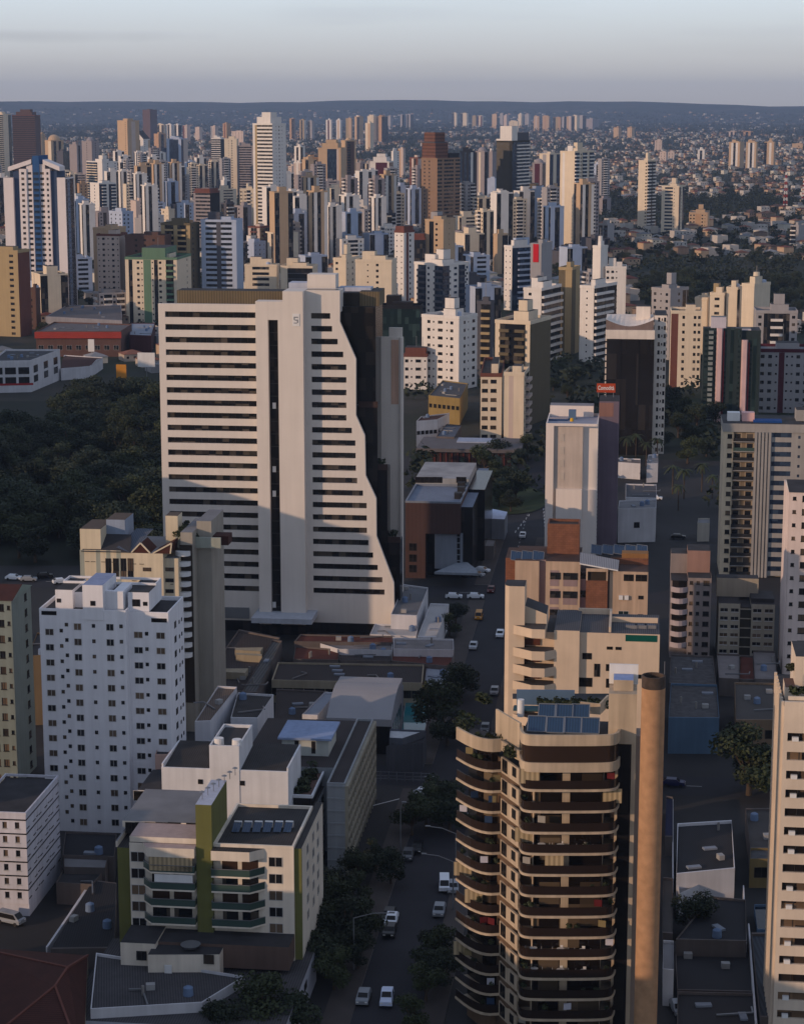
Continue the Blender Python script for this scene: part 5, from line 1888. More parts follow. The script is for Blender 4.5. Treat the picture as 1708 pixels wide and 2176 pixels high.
def right_small_blocks():
    X = lambda v: 1123.6 + 0.3421 * v
    Y = lambda v: 769.7 + 0.3421 * v + 0
    Yb = lambda v: 1195.3 + 0.3421 * v
    B = Bld('grey_pink_bay_block', 'narrow grey pink apartment block with a stack of rounded balconies', 'apartment block', 1421, 1400)
    uz = B.uz
    um = lambda a, c, yl=0.0: uz(X(a), Yb(c), yl)
    zt = um(1000, 95)[1]
    x1 = um(1130, 200)[0]
    xa, xb = um(985, 200)[0], um(1080, 200)[0]
    pm = wall((0.56, 0.52, 0.51))
    b = MB()
    wins = []
    face(b, (xa, 0), (1, 0), x1 - xa, zt, 8, 'sso', 0, wins, 'd')
    b.box(0, xa, 1.2, 16, 0, zt - 1, 0, 2)
    b.box(xa, x1, 0.5, 16, 0, zt - 0.3, 0, 2, bottom=False)
    b.poly([(x1, 0, 0), (x1, 16, 0), (x1, 16, zt), (x1, 0, zt)], 0)
    B.part('wall', b, [pm, WHITE, ROOF])
    fh = (um(930, 120)[1] - um(930, 395)[1]) / 4
    for k in range(9):
        z = um(930, 160)[1] - k * fh - 0.6
        if z < 0.5:
            break
        q = MB()
        ln = [Vector((xa * f, 1.1 - 2.2 * math.sin(math.pi * min(1, 0.15 + 0.7 * f)))) for f in (0, .15, .3, .5, .7, .85, 1)]
        ribbon(q, ln, z - 0.2, z + 0.95, 0.15, 0)
        q.poly([(*p, z) for p in ln], 0)
        t = B.part('balcony', q, [wall((0.68, 0.64, 0.66))])
        MB().box(0.3, xa - 0.2, 1.12, 1.19, z + 0.1, z + 2.1, 0).build('balcony_door', [GLASSK], t)
    put_windows(wins, B.root)
    u0, z0 = um(985, -75, 7)
    u1 = um(1125, -75, 7)[0]
    b = MB().box(u0, u1, 7, 14, zt - 1, z0, 0, 1)
    b.box(0, u0, 9, 15, zt - 1, z0 - 1.2, 2, 1)
    B.part('roof_house', b, [wall((0.60, 0.48, 0.44)), ROOF, pm])
    # four storey block next door
    C = Bld('four_storey_window_block', 'low cream block of four window rows split by a dark stairwell', 'apartment block', 1523, 1402)
    um = lambda a, c, yl=0.0: C.uz(X(a), Yb(c), yl)
    zt = um(1250, 255)[1]
    xa, xb, xc = (um(v, 300)[0] for v in (1310, 1380, 1525))
    cm = wall((0.66, 0.63, 0.57))
    b = MB()
    wins = []
    n = 6
    face(b, (0, 0), (1, 0), xa, zt, n, 'OO', 0, wins, 'w', 1.0, 0.6)
    face(b, (xb, 0), (1, 0), xc - xb, zt, n, 'OO', 0, wins, 'w', 1.0, 0.6)
    b.box(xa, xb, 1.0, 12, 0, zt - 1, 2, 3, bottom=False)
    b.box(0, xa, 0.4, 12, 0, zt - 0.3, 0, 3, bottom=False)
    b.box(xb, xc, 0.4, 12, 0, zt - 0.3, 0, 3, bottom=False)
    for k in range(n):
        b.box(xa, xb, 0.7, 0.999, zt - 1.5 - k * zt / n, zt - 1.3 - k * zt / n, 0)
    C.part('wall', b, [cm, WHITE, mat('dark_stairwell', (0.05, 0.045, 0.035)), ROOF])
    put_windows(wins, C.root)
    u0, z0 = um(1165, 95, 8)
    u1 = um(1425, 100, 8)[0]
    b = MB().box(u0, u1, 8, 11.9, zt - 0.3, z0, 0, 1)
    b.box(xb, xc, 3, 11, zt - 0.3, zt + 0.6, 1)
    C.part('roof_house', b, [cm, ROOF])

# ================================================================= low buildings, yards, walls round the streets
def crop(x0, y0, sx):
    """reader of picture points: (a, b) of an enlarged part of the photograph"""
    return lambda *p: [(x0 + sx * p[i], y0 + sx * p[i + 1]) for i in range(0, len(p), 2)]
def low_buildings():
    c5 = crop(478.1, 1248.4, 0.3421)
    c3 = crop(780 / 1.8824, 2450 / 1.8824, 700 / 1708 / 1.8824)
    dk = wall((0.40, 0.37, 0.36), streak=0.3)
    cr = wall((0.62, 0.58, 0.50), streak=0.3)
    wh = wall((0.80, 0.80, 0.82), streak=0.2)
    bl = 'building'
    brown = mat('brown_roof', (0.050, 0.042, 0.042), kind='corr', streak=0)
    rust = mat('rust_red_roof', (0.115, 0.036, 0.026), kind='tile', var=0.45, scale=0.3, streak=0)
    pale = mat('pale_stained_roof', (0.20, 0.185, 0.185), var=0.35, scale=0.3, streak=0)
    # long hall with a window row
    block('long_low_hall', 'long low hall with a pale row of windows under a brown grey roof', bl, c5(290, 585, 1225, 605, 1235, 490, 330, 475), 4.5, cr, brown, rows=[(0, 14, 2.4, 2.0, 1.5)])
    block('red_roofed_shed', 'wide shed with a rust red strip roof right below the striped tower', bl, c5(430, 345, 1045, 352, 1040, 312, 470, 300), 5.0, dk, rust)
    block('red_roofed_shed', 'shed with a dark red roof left of the grey valley roof', bl, c5(425, 455, 705, 460, 705, 395, 440, 372), 4.0, dk, rust)
    block('pale_flat_roof', 'pale flat roofed store between two rust red roofs', bl, c5(705, 392, 1040, 400, 1040, 356, 560, 348), 4.6, wh, pale)
    block('grey_roofed_shed', 'grey roofed shed with a row of vents', bl, c5(710, 462, 1030, 468, 1025, 405, 705, 396), 3.6, dk, brown)
    block('red_roofed_shed', 'large rust red roof beside the street tree', bl, c5(1035, 465, 1400, 500, 1425, 398, 1040, 385), 4.2, dk, rust)
    block('pale_flat_roof', 'pale pinkish flat roof above the large rust red roof', bl, c5(1045, 392, 1420, 398, 1418, 330, 1048, 322), 5.5, wh, pale)
    block('blue_awning_shop', 'small brown shop with a pale blue awning edge by the street', bl, c5(1235, 620, 1370, 640, 1395, 508, 1250, 500), 3.6, mat('brown_wall', (0.12, 0.06, 0.045)), mat('pale_blue_sheet', (0.26, 0.29, 0.35), streak=0))
    # vaulted white hall
    B = Bld('white_vaulted_hall', 'hall with a pale barrel roof and a dark end wall among the low roofs', bl, loc=P(*c5(630, 808)[0], 7))
    w = B.uy(*c5(1035, 815)[0], 7)[0]
    d = B.uy(*c5(700, 640)[0], 7)[1]
    b = MB()
    n = 10
    for i in range(n):
        a0, a1 = i / n, (i + 1) / n
        z = lambda q: 7 + 3.2 * math.sin(min(1, q * 1.25) * math.pi * 0.62)
        y0, y1 = a0 * d, a1 * d
        b.poly([(0, y0, z(a0)), (w, y0, z(a0)), (w, y1, z(a1)), (0, y1, z(a1))], 0)
        b.poly([(w, y0, 0), (w, y1, 0), (w, y1, z(a1)), (w, y0, z(a0))], 1)
        b.poly([(0, y1, 0), (0, y0, 0), (0, y0, z(a0)), (0, y1, z(a1))], 1)
    b.poly([(0, 0, 5.6), (w, 0, 5.6), (w, 0, 7), (0, 0, 7)], 0)
    b.poly([(0, 0.3, 0), (w, 0.3, 0), (w, 0.3, 5.6), (0, 0.3, 5.6)], 2)
    b.box(-0.2, w + 0.2, d, d + 0.3, 0, 8.5, 1)
    B.part('hall', b, [mat('white_sheet', (0.31, 0.31, 0.33), streak=0, var=0.12), wall((0.60, 0.62, 0.66)), GLASSK])
    for i in range(5):
        MBx = MB().box(w + 0.003, w + 0.05, 2 + i * d / 6, 4 + i * d / 6, 2, 5.5, 0)
        B.part('window', MBx, [GLASSK])
    block('dark_flat_roof', 'wide dark flat roof left of the barrel roofed hall', bl, c5(312, 855, 560, 860, 640, 655, 320, 640), 3.2, dk, brown)
    block('pale_link_roof', 'pale blue link roof stepping down to the white roof house', bl, c5(480, 800, 575, 805, 690, 665, 620, 660), 4.0, wh, mat('pale_blue_sheet', (0.26, 0.29, 0.35), streak=0))
    # pool yard
    block('turquoise_pool', 'turquoise covered pool beside the barrel roofed hall', 'pool', c5(1095, 890, 1240, 895, 1275, 700, 1125, 690), 0.6, wh, BLUEW, par=0.15)
    block('wedge_canopy_building', 'dark round-fronted building under a pale wedge canopy at the crossing', bl, c5(1020, 945, 1100, 950, 1245, 900, 1025, 890), 6.0, wall((0.34, 0.36, 0.40), streak=0.4), wall((0.72, 0.74, 0.76)))
    block('garage_block', 'low grey garage with scalloped dark front at the crossing', bl, c5(1000, 1000, 1230, 975, 1250, 905, 1100, 955), 5.0, wall((0.30, 0.31, 0.34), streak=0.5), ROOF)
    # terrace and ramp right of the striped tower
    block('white_terrace', 'white tiled roof terrace at the foot of the striped tower', bl, c5(1195, 315, 1310, 318, 1390, 112, 1275, 108), 5.0, wh, mat('pale_terrace', (0.42, 0.41, 0.41), var=0.15, streak=0))
    block('white_terrace', 'white court with reddish benches between the striped tower and the rust roofs', bl, c5(900, 300, 1185, 312, 1200, 245, 930, 235), 4.0, wh, mat('pale_terrace', (0.42, 0.41, 0.41), var=0.15, streak=0))
    block('ramp_building', 'grey stepped ramp roof between the striped tower and its terrace', bl, c5(1030, 178, 1190, 185, 1260, 10, 1110, -10), 7.0, wh, mat('ramp_grey', (0.16, 0.165, 0.18), kind='tile', streak=0))
    # left complex of brown roofs
    block('brown_roof_hall', 'wide brown roofed hall with pale parapet lines left of the lane', bl, c3(0, 800, 480, 790, 830, 260, 430, 180), 4.5, dk, brown)
    for (p, s) in (((130, 575, 490, 590, 520, 545, 130, 548), 'longest'), ((390, 365, 640, 380, 665, 340, 395, 345), 'middle'), ((400, 410, 655, 425, 655, 405, 400, 395), 'thin lower')):
        block('parapet_wall', s + ' pale parapet wall across the brown hall roof', 'wall', c3(*p), 6.0, cr, cr, z0=4.0, par=0)
    block('lane_ramp', 'two narrow grey strips of a sloping lane roof between the halls', bl, c3(460, 790, 600, 795, 850, 290, 760, 280), 5.2, dk, mat('lane_grey', (0.11, 0.11, 0.11), kind='plank', streak=0))
    # houses in front of the white tower right foot
    block('white_gabled_house', 'narrow white building with a weathered tan roof and a sunlit end wall', bl, c3(0, 1085, 150, 1080, 410, 745, 225, 735), 15.0, wh, mat('weathered_tan_roof', (0.15, 0.115, 0.095), kind='corr', var=0.4, streak=0), rows=[(1, 3, 11, 1.0, 1.2)])
    block('white_flat_house', 'white building with a dark corrugated roof behind the sunlit end wall', bl, c3(350, 1045, 610, 1050, 768, 820, 420, 800), 14.0, wh, CORR, rows=[(1, 2, 10, 1.0, 1.0)])
    block('pink_roof_room', 'small pinkish roof room with a dark slot window beside the lift tower', bl, [(330, 1608), (356, 1608), (392, 1560), (350, 1560)], 14.0, wall((0.80, 0.66, 0.60)), ROOF, rows=[(0, 1, 11, 1.6, 1.4)])
    # by the left edge
    block('ochre_block', 'ochre blank block behind the left side of the white tower', bl, [(60, 1398), (100, 1396), (106, 1350), (80, 1348)], 14.0, mat('ochre', (0.20, 0.145, 0.085)), ROOF)
    block('car_port_roof', 'dark corrugated car port roof beside the green block', bl, [(108, 2016), (244, 2014), (248, 1876), (198, 1870)], 3.2, dk, mat('black_corrugated', (0.026, 0.026, 0.030), kind='corr', streak=0), par=0)
    block('pale_garage', 'pale flat garage roof behind the car port', bl, [(137, 1847), (224, 1849), (229, 1828), (137, 1824)], 4.0, dk, ROOFL)
    block('dark_yard_roof', 'black flat roof at the foot of the white tower', bl, [(134, 1822), (243, 1825), (248, 1775), (140, 1772)], 4.0, dk, mat('black_felt', (0.022, 0.022, 0.026), streak=0))
    block('dark_yard_roof', 'dark shed roof between the pale garage and the parked car', bl, [(120, 1880), (196, 1884), (225, 1850), (138, 1848)], 3.2, dk, ROOF)
    yw = [(98, 2012), (101, 2013), (200, 1872), (196, 1869)]
    block('yard_wall', 'pale diagonal yard wall beside the dark car port', 'wall', yw, 2.6, wh, wh, par=0)
    block('warehouse_roof', 'wide dark warehouse roof at the bottom edge with a white front wall', bl, [(193, 2150), (430, 2136), (520, 2080), (205, 2030)], 6.0, wh, mat('deck', (0.075, 0.072, 0.078), kind='corr', var=0.35))
    # hipped clay roof
    B = Bld('clay_tiled_house', 'big house with a dark red hipped tile roof in the bottom corner', 'house', loc=P(-60, 2240, 6))
    c = [B.uy(x, y, 6) for x, y in ((-60, 2240), (178, 2260), (187, 2030), (-60, 2012))]
    b = MB()
    rz = 9.5
    r0, r1 = B.uy(60, 2110, rz), B.uy(62, 2060, rz)
    r0 = (c[1][0] - 7.5, (c[0][1] + c[3][1]) / 2 - 3)
    r1 = (c[1][0] - 7.5, (c[0][1] + c[3][1]) / 2 + 3)
    q = [(*p, 6) for p in c]
    b.poly([q[0], q[1], (*r0, rz)], 0)
    b.poly([q[1], q[2], (*r1, rz), (*r0, rz)], 0)
    b.poly([q[2], q[3], (*r1, rz)], 0)
    b.poly([q[3], q[0], (*r0, rz), (*r1, rz)], 0)
    for p, s in zip(q, ((*r0, rz), (*r0, rz), (*r1, rz), (*r1, rz))):
        b.bar(p, s, 0.3, 1)
    b.bar((*r0, rz), (*r1, rz), 0.3, 1)
    B.part('tiled_roof', b, [TILE, mat('ridge_tiles', (0.16, 0.06, 0.045), streak=0)])
    b = MB().prism(c, 0, 5.98, 0)
    B.part('wall', b, [cr])
    # right side, behind the tan cylinder
    X = crop(1336, 1407.8, 0.3532)
    Z = crop(1123.6, 1195.3, 0.3421)
    block('blue_house', 'blue two storey house with a dark middle strip and a yellow base', bl, Z(865, 975, 1180, 978, 1165, 770, 880, 760), 6.8, mat('blue_paint', (0.085, 0.15, 0.235), streak=0.2), mat('junk_roof', (0.07, 0.07, 0.075), var=0.7, scale=0.8, streak=0))
    block('shabby_court_building', 'dark shabby roofs with tangled pipes behind the blue house', bl, Z(870, 760, 1160, 765, 1140, 590, 880, 580), 4.0, dk, mat('junk_roof', (0.07, 0.07, 0.075), var=0.7, scale=0.8, streak=0))
    block('pink_flat_roof', 'pinkish flat roof below the dark stairwell block', bl, Z(1178, 728, 1305, 735, 1305, 580, 1165, 575), 3.5, dk, pale)
    block('pink_flat_roof', 'pinkish flat roof right of the narrow red passage', bl, Z(1400, 735, 1540, 738, 1525, 560, 1390, 555), 3.5, dk, pale)
    block('red_passage_roof', 'narrow dark red roof between two pinkish flat roofs', bl, Z(1308, 735, 1398, 738, 1388, 590, 1310, 585), 3.0, dk, rust)
    block('grey_deck_building', 'grey brown flat roofed two storey house with small windows above the big tree', bl, Z(1283, 990, 1545, 990, 1545, 760, 1275, 755), 6.5, wall((0.50, 0.42, 0.34), streak=0.3), mat('grey_brown_roof', (0.085, 0.078, 0.074), kind='tile', streak=0), rows=[(0, 3, 4.0, 2.0, 1.6)])
    block('black_roofed_warehouse', 'black roofed warehouse with a pale blue gutter edge', bl, X(285, 1290, 635, 1255, 615, 965, 290, 985), 5.5, wh, mat('black_corrugated', (0.026, 0.026, 0.030), kind='corr', streak=0), par=0.5)
    block('yard_shed', 'pale grey shed roof at the near side of the black warehouse', bl, X(300, 1405, 440, 1340, 440, 1332, 296, 1350), 3.5, wh, ROOFL)
    block('dark_parking_roof', 'dark flat parking deck below the yard tree', bl, X(280, 1680, 705, 1690, 700, 1440, 490, 1420), 3.2, dk, mat('black_felt', (0.022, 0.022, 0.026), streak=0))
    block('dark_parking_roof', 'large dark yard roof at the bottom beside the narrow alley', bl, X(290, 1985, 745, 1995, 715, 1700, 275, 1690), 1.0, dk, mat('dark_yard', (0.028, 0.027, 0.030), streak=0))
    block('dark_parking_roof', 'dark grey yard roof cut by the bottom edge', bl, X(290, 2260, 770, 2260, 750, 2005, 290, 1995), 1.6, dk, mat('dark_yard', (0.028, 0.027, 0.030), streak=0))
    block('olive_house', 'olive yellow house with a barred window under the striped block', bl, X(725, 1195, 870, 1195, 870, 1130, 730, 1130), 4.5, mat('olive_yellow', (0.20, 0.145, 0.06)), mat('junk_roof', (0.07, 0.07, 0.075), var=0.7, scale=0.8, streak=0), rows=[(0, 1, 2.6, 2.2, 1.6)])
    block('grey_yard_house', 'brown grey flat roof beside the black warehouse', bl, X(730, 1130, 865, 1130, 865, 890, 700, 890), 4.0, dk, mat('brown_grey_roof', (0.065, 0.058, 0.055), var=0.5, streak=0))
    block('blue_framed_tank', 'dark open tank with a pale blue rim beside the striped block', 'tank', X(770, 1620, 870, 1622, 870, 1470, 752, 1470), 1.2, mat('blue_panel', (0.10, 0.17, 0.27), streak=0.1), mat('dark_water', (0.008, 0.012, 0.02), rough=0.1, streak=0), par=0.4)
    block('grey_lean_to', 'long blue grey lean-to roof along the striped block', bl, X(790, 2150, 870, 2150, 862, 1640, 735, 1640), 3.0, dk, mat('blue_grey_corrugated', (0.05, 0.058, 0.072), kind='plank', streak=0))
    block('alley_building', 'narrow pale building strip in the alley beside the tan cylinder', bl, X(205, 1860, 268, 1865, 268, 1690, 205, 1685), 5.0, wh, ROOFL)
    block('alley_roof', 'dark blue awning strip in the alley right of the tan cylinder', bl, X(215, 1060, 262, 1060, 262, 820, 222, 815), 3.0, dk, mat('dark_blue_awning', (0.015, 0.02, 0.055), streak=0))
    block('alley_roof', 'narrow brown roof strip in the alley above the pale building', bl, X(200, 1640, 262, 1645, 262, 1310, 205, 1305), 3.0, dk, mat('brown_grey_roof', (0.065, 0.058, 0.055), var=0.5, streak=0))
    for (p, s) in ((X(262, 1300, 268, 1300, 264, 820, 258, 820), 'upper'), (X(700, 1690, 708, 1690, 690, 1340, 684, 1340), 'middle'), (X(758, 2170, 770, 2170, 722, 1570, 714, 1570), 'lower')):
        block('yard_wall', s + ' thin pale yard wall between the dark yards right of the cylinder', 'wall', p, 2.4, wh, wh, par=0)
    # around the grey pale shops right of the pink tower
    block('white_shop', 'white two storey shop with a tan centre and two dark windows', bl, Z(550, 180 - 0, 790, 175, 790, 60, 560, 60), 9.0, wh, ROOFL) if False else None
    Q = crop(1123.6, 823.4, 0.3421)
    block('white_shop', 'white shop building with a tan middle strip and two dark square windows', bl, Q(553, 760, 787, 755, 790, 700, 560, 710), 9.5, wh, ROOFL, rows=[(0, 1, 5, 1.5, 1.5)])
    block('grey_roof_shop', 'grey roofed shop with a white fascia behind the white shop', bl, Q(600, 690, 790, 695, 790, 610, 600, 605), 6.5, wh, mat('grey_roof', (0.09, 0.09, 0.10), kind='corr', streak=0))
    block('white_hut', 'small white hut with one dark slot beside the dark road', bl, Q(1045, 850, 1120, 850, 1120, 820, 1050, 820), 5.0, wall((0.74, 0.72, 0.68)), ROOFL)
    block('white_clubhouse', 'white stepped clubhouse below the dark slab tower among palms', bl, Q(548, 470, 690, 480, 690, 450, 548, 445), 5.0, wh, mat('pinkish_roof', (0.16, 0.13, 0.12), streak=0))
    block('white_clubhouse', 'second white stepped wing of the clubhouse beside the palms', bl, Q(730, 480, 800, 478, 800, 420, 740, 425), 6.0, wh, ROOFL)
    R5 = crop(796.9, 929.7, 0.2488)
    block('white_canopy', 'bright pale blue canopy roof beside the roundabout', 'canopy', R5(905, 690, 1105, 700, 1130, 635, 910, 590), 6.0, wall((0.5, 0.52, 0.56)), wall((0.78, 0.84, 0.95)), par=0)
    block('small_grey_shop', 'small grey shop with a pale roof below the canopy', bl, R5(890, 935, 1010, 940, 1030, 880, 890, 870), 3.5, dk, ROOFL)
    block('white_terminal', 'small white wedge roof at the corner of the brown box building', bl, R5(900, 380, 925, 385, 955, 310, 900, 310), 9.0, wh, wall((0.70, 0.78, 0.92)), par=0)
    M = crop(557.8, 823.4, 0.3421)
    block('yellow_school', 'yellow building with a grey roof and a row of small windows', bl, M(1030, 55, 1225, 75, 1275, -20, 1120, -40), 10.0, mat('yellow_paint', (0.28, 0.20, 0.075)), mat('grey_roof', (0.09, 0.09, 0.10), kind='corr', streak=0), rows=[(0, 7, 6.5, 1.3, 1.4)])
    block('white_red_roofed_house', 'white three storey house with a red roof and tiny windows', bl, M(955, 215, 1085, 205, 1160, 165, 985, 185), 9.0, wh, TILE, rows=[(0, 5, 5, 1.2, 1.2), (1, 3, 5, 1.2, 1.2)])
    block('blue_grey_shed', 'blue grey shed roof behind the ribbed brown hall', bl, M(1080, 310, 1190, 315, 1235, 240, 1140, 235), 6.0, dk, mat('slate_blue_roof', (0.10, 0.12, 0.16), kind='corr', streak=0))
    # left edge near the wood: white office with red band, red roofed supermarket
    L4 = crop(0, 850 / 1.8824, 0.3421)
    r = block('white_office', 'white two storey office with big dark windows and a red shop band', bl, L4(-60, 935, 190, 930, 375, 860, 40, 860), 13.0, wh, mat('dark_speckled_roof', (0.05, 0.05, 0.055), var=0.6, scale=0.5, streak=0), rows=[(0, 3, 9.4, 4.5, 2.8), (0, 3, 5.2, 4.5, 2.8), (1, 3, 9.4, 5.5, 3), (1, 3, 5.2, 5.5, 2.8)], par=0.8)
    MB().box(3, 18, -0.08, -0.003, 3.1, 4.0, 0).build('red_band', [mat('red_sign', (0.33, 0.02, 0.02), streak=0)], r)
    r = block('red_roofed_supermarket', 'supermarket with a long red fascia and sloping grey roof', bl, L4(225, 745, 750, 745, 820, 700, 340, 685), 12.0, wall((0.40, 0.30, 0.27)), mat('grey_purple_roof', (0.125, 0.115, 0.12), streak=0), par=0.6)
    w0, w1 = P(*L4(225, 745)[0], 12), P(*L4(750, 745)[0], 12)
    ln = (w1 - w0).length
    MB().box(-0.5, ln + 0.5, -1.2, -0.01, 9.2, 12.3, 0).build('fascia', [mat('red_fascia', (0.34, 0.045, 0.03), streak=0)], r)
    for i in range(9):
        link('window', winmesh(ln / 9 - 2.2, 2.2, 'w', GLASS), r, ((i + 0.5) * ln / 9, -0.01, 4.5))
    block('grey_shed_row', 'long grey shed roof behind the red supermarket', bl, L4(285, 650, 760, 675, 755, 580, 420, 580), 10.0, wall((0.55, 0.55, 0.58)), mat('grey_purple_roof', (0.125, 0.115, 0.12), streak=0))
    block('tile_roofed_house', 'tan tiled house in front of the red supermarket', bl, L4(380, 975, 560, 960, 640, 905, 400, 890), 5.0, wh, TILE, rise=1.5)
    block('dark_shop', 'dark shop with a pale roof right of the red supermarket', bl, L4(805, 765, 940, 770, 965, 690, 815, 690), 9.0, wall((0.30, 0.16, 0.16)), mat('pale_blue_sheet', (0.26, 0.29, 0.35), streak=0))
    block('yellow_roofed_kiosk', 'small kiosk with a yellow roof beside the wood', 'kiosk', L4(830, 1138, 960, 1145, 970, 1120, 850, 1112), 3.5, dk, mat('yellow_sheet', (0.45, 0.24, 0.03), streak=0), par=0)
    for (p, h, w, m, lab) in ((L4(757, 1050)[0], 9, 4.5, mat('orange_sign', (0.55, 0.24, 0.03), streak=0), 'orange roadside sign on a pole above the wood'), (L4(912, 985)[0], 10, 8, WHITE, 'blank white roadside billboard above the wood'), (L4(570, 880)[0], 9, 3, WHITE, 'white sign board on a post before the supermarket')):
        g = P(p[0], p[1] + 12)
        o = thing('roadside_sign', lab, 'sign', g, GA)
        MB().box(-w / 2, w / 2, 0, 0.4, h - (5 if w < 8 else 5.5), h + 1, 0).build('panel', [m], o)
        MB().cyl(0, 0.6, 0.2, 0, h, 8).build('pole', [METAL], o)
# ================================================================= the towers of the middle and far city
PC = {'w': (.90, .88, .86), 'c': (.88, .82, .73), 't': (.77, .66, .54), 'y': (.68, .60, .46), 'g': (.64, .63, .64), 'm': (.60, .57, .58), 'b': (.38, .29, .26), 'r': (.45, .28, .24),
      'o': (.74, .60, .47), 'p': (.80, .73, .69), 'n': (.32, .12, .16), 'f': (.56, .46, .38), 'l': (.70, .75, .84), 'B': (.22, .32, .52), 'k': (.11, .11, .12), 'd': (.22, .20, .15), 'G': (.40, .52, .43), 'e': (.34, .34, .37), 'v': (.42, .38, .30)}
GC = {'k': GLASS, 'b': GLASSB, 'g': GLASSG, 'z': GLASSK}
OFF = {'0': None, '1': 0.0, '2': 290.1, '3': 580.1, '4': 870.2, '5': 1160.2, '6': 1407.8, '7': (557.8, 451.6, .3421), '8': (1123.6, 451.6, .3421), '9': (0, 451.6, .3421)}
FOOT = []                                    # footprints (x, y, radius) and picture outlines (x0, x1, y0, y1, Y)
SHADE = []
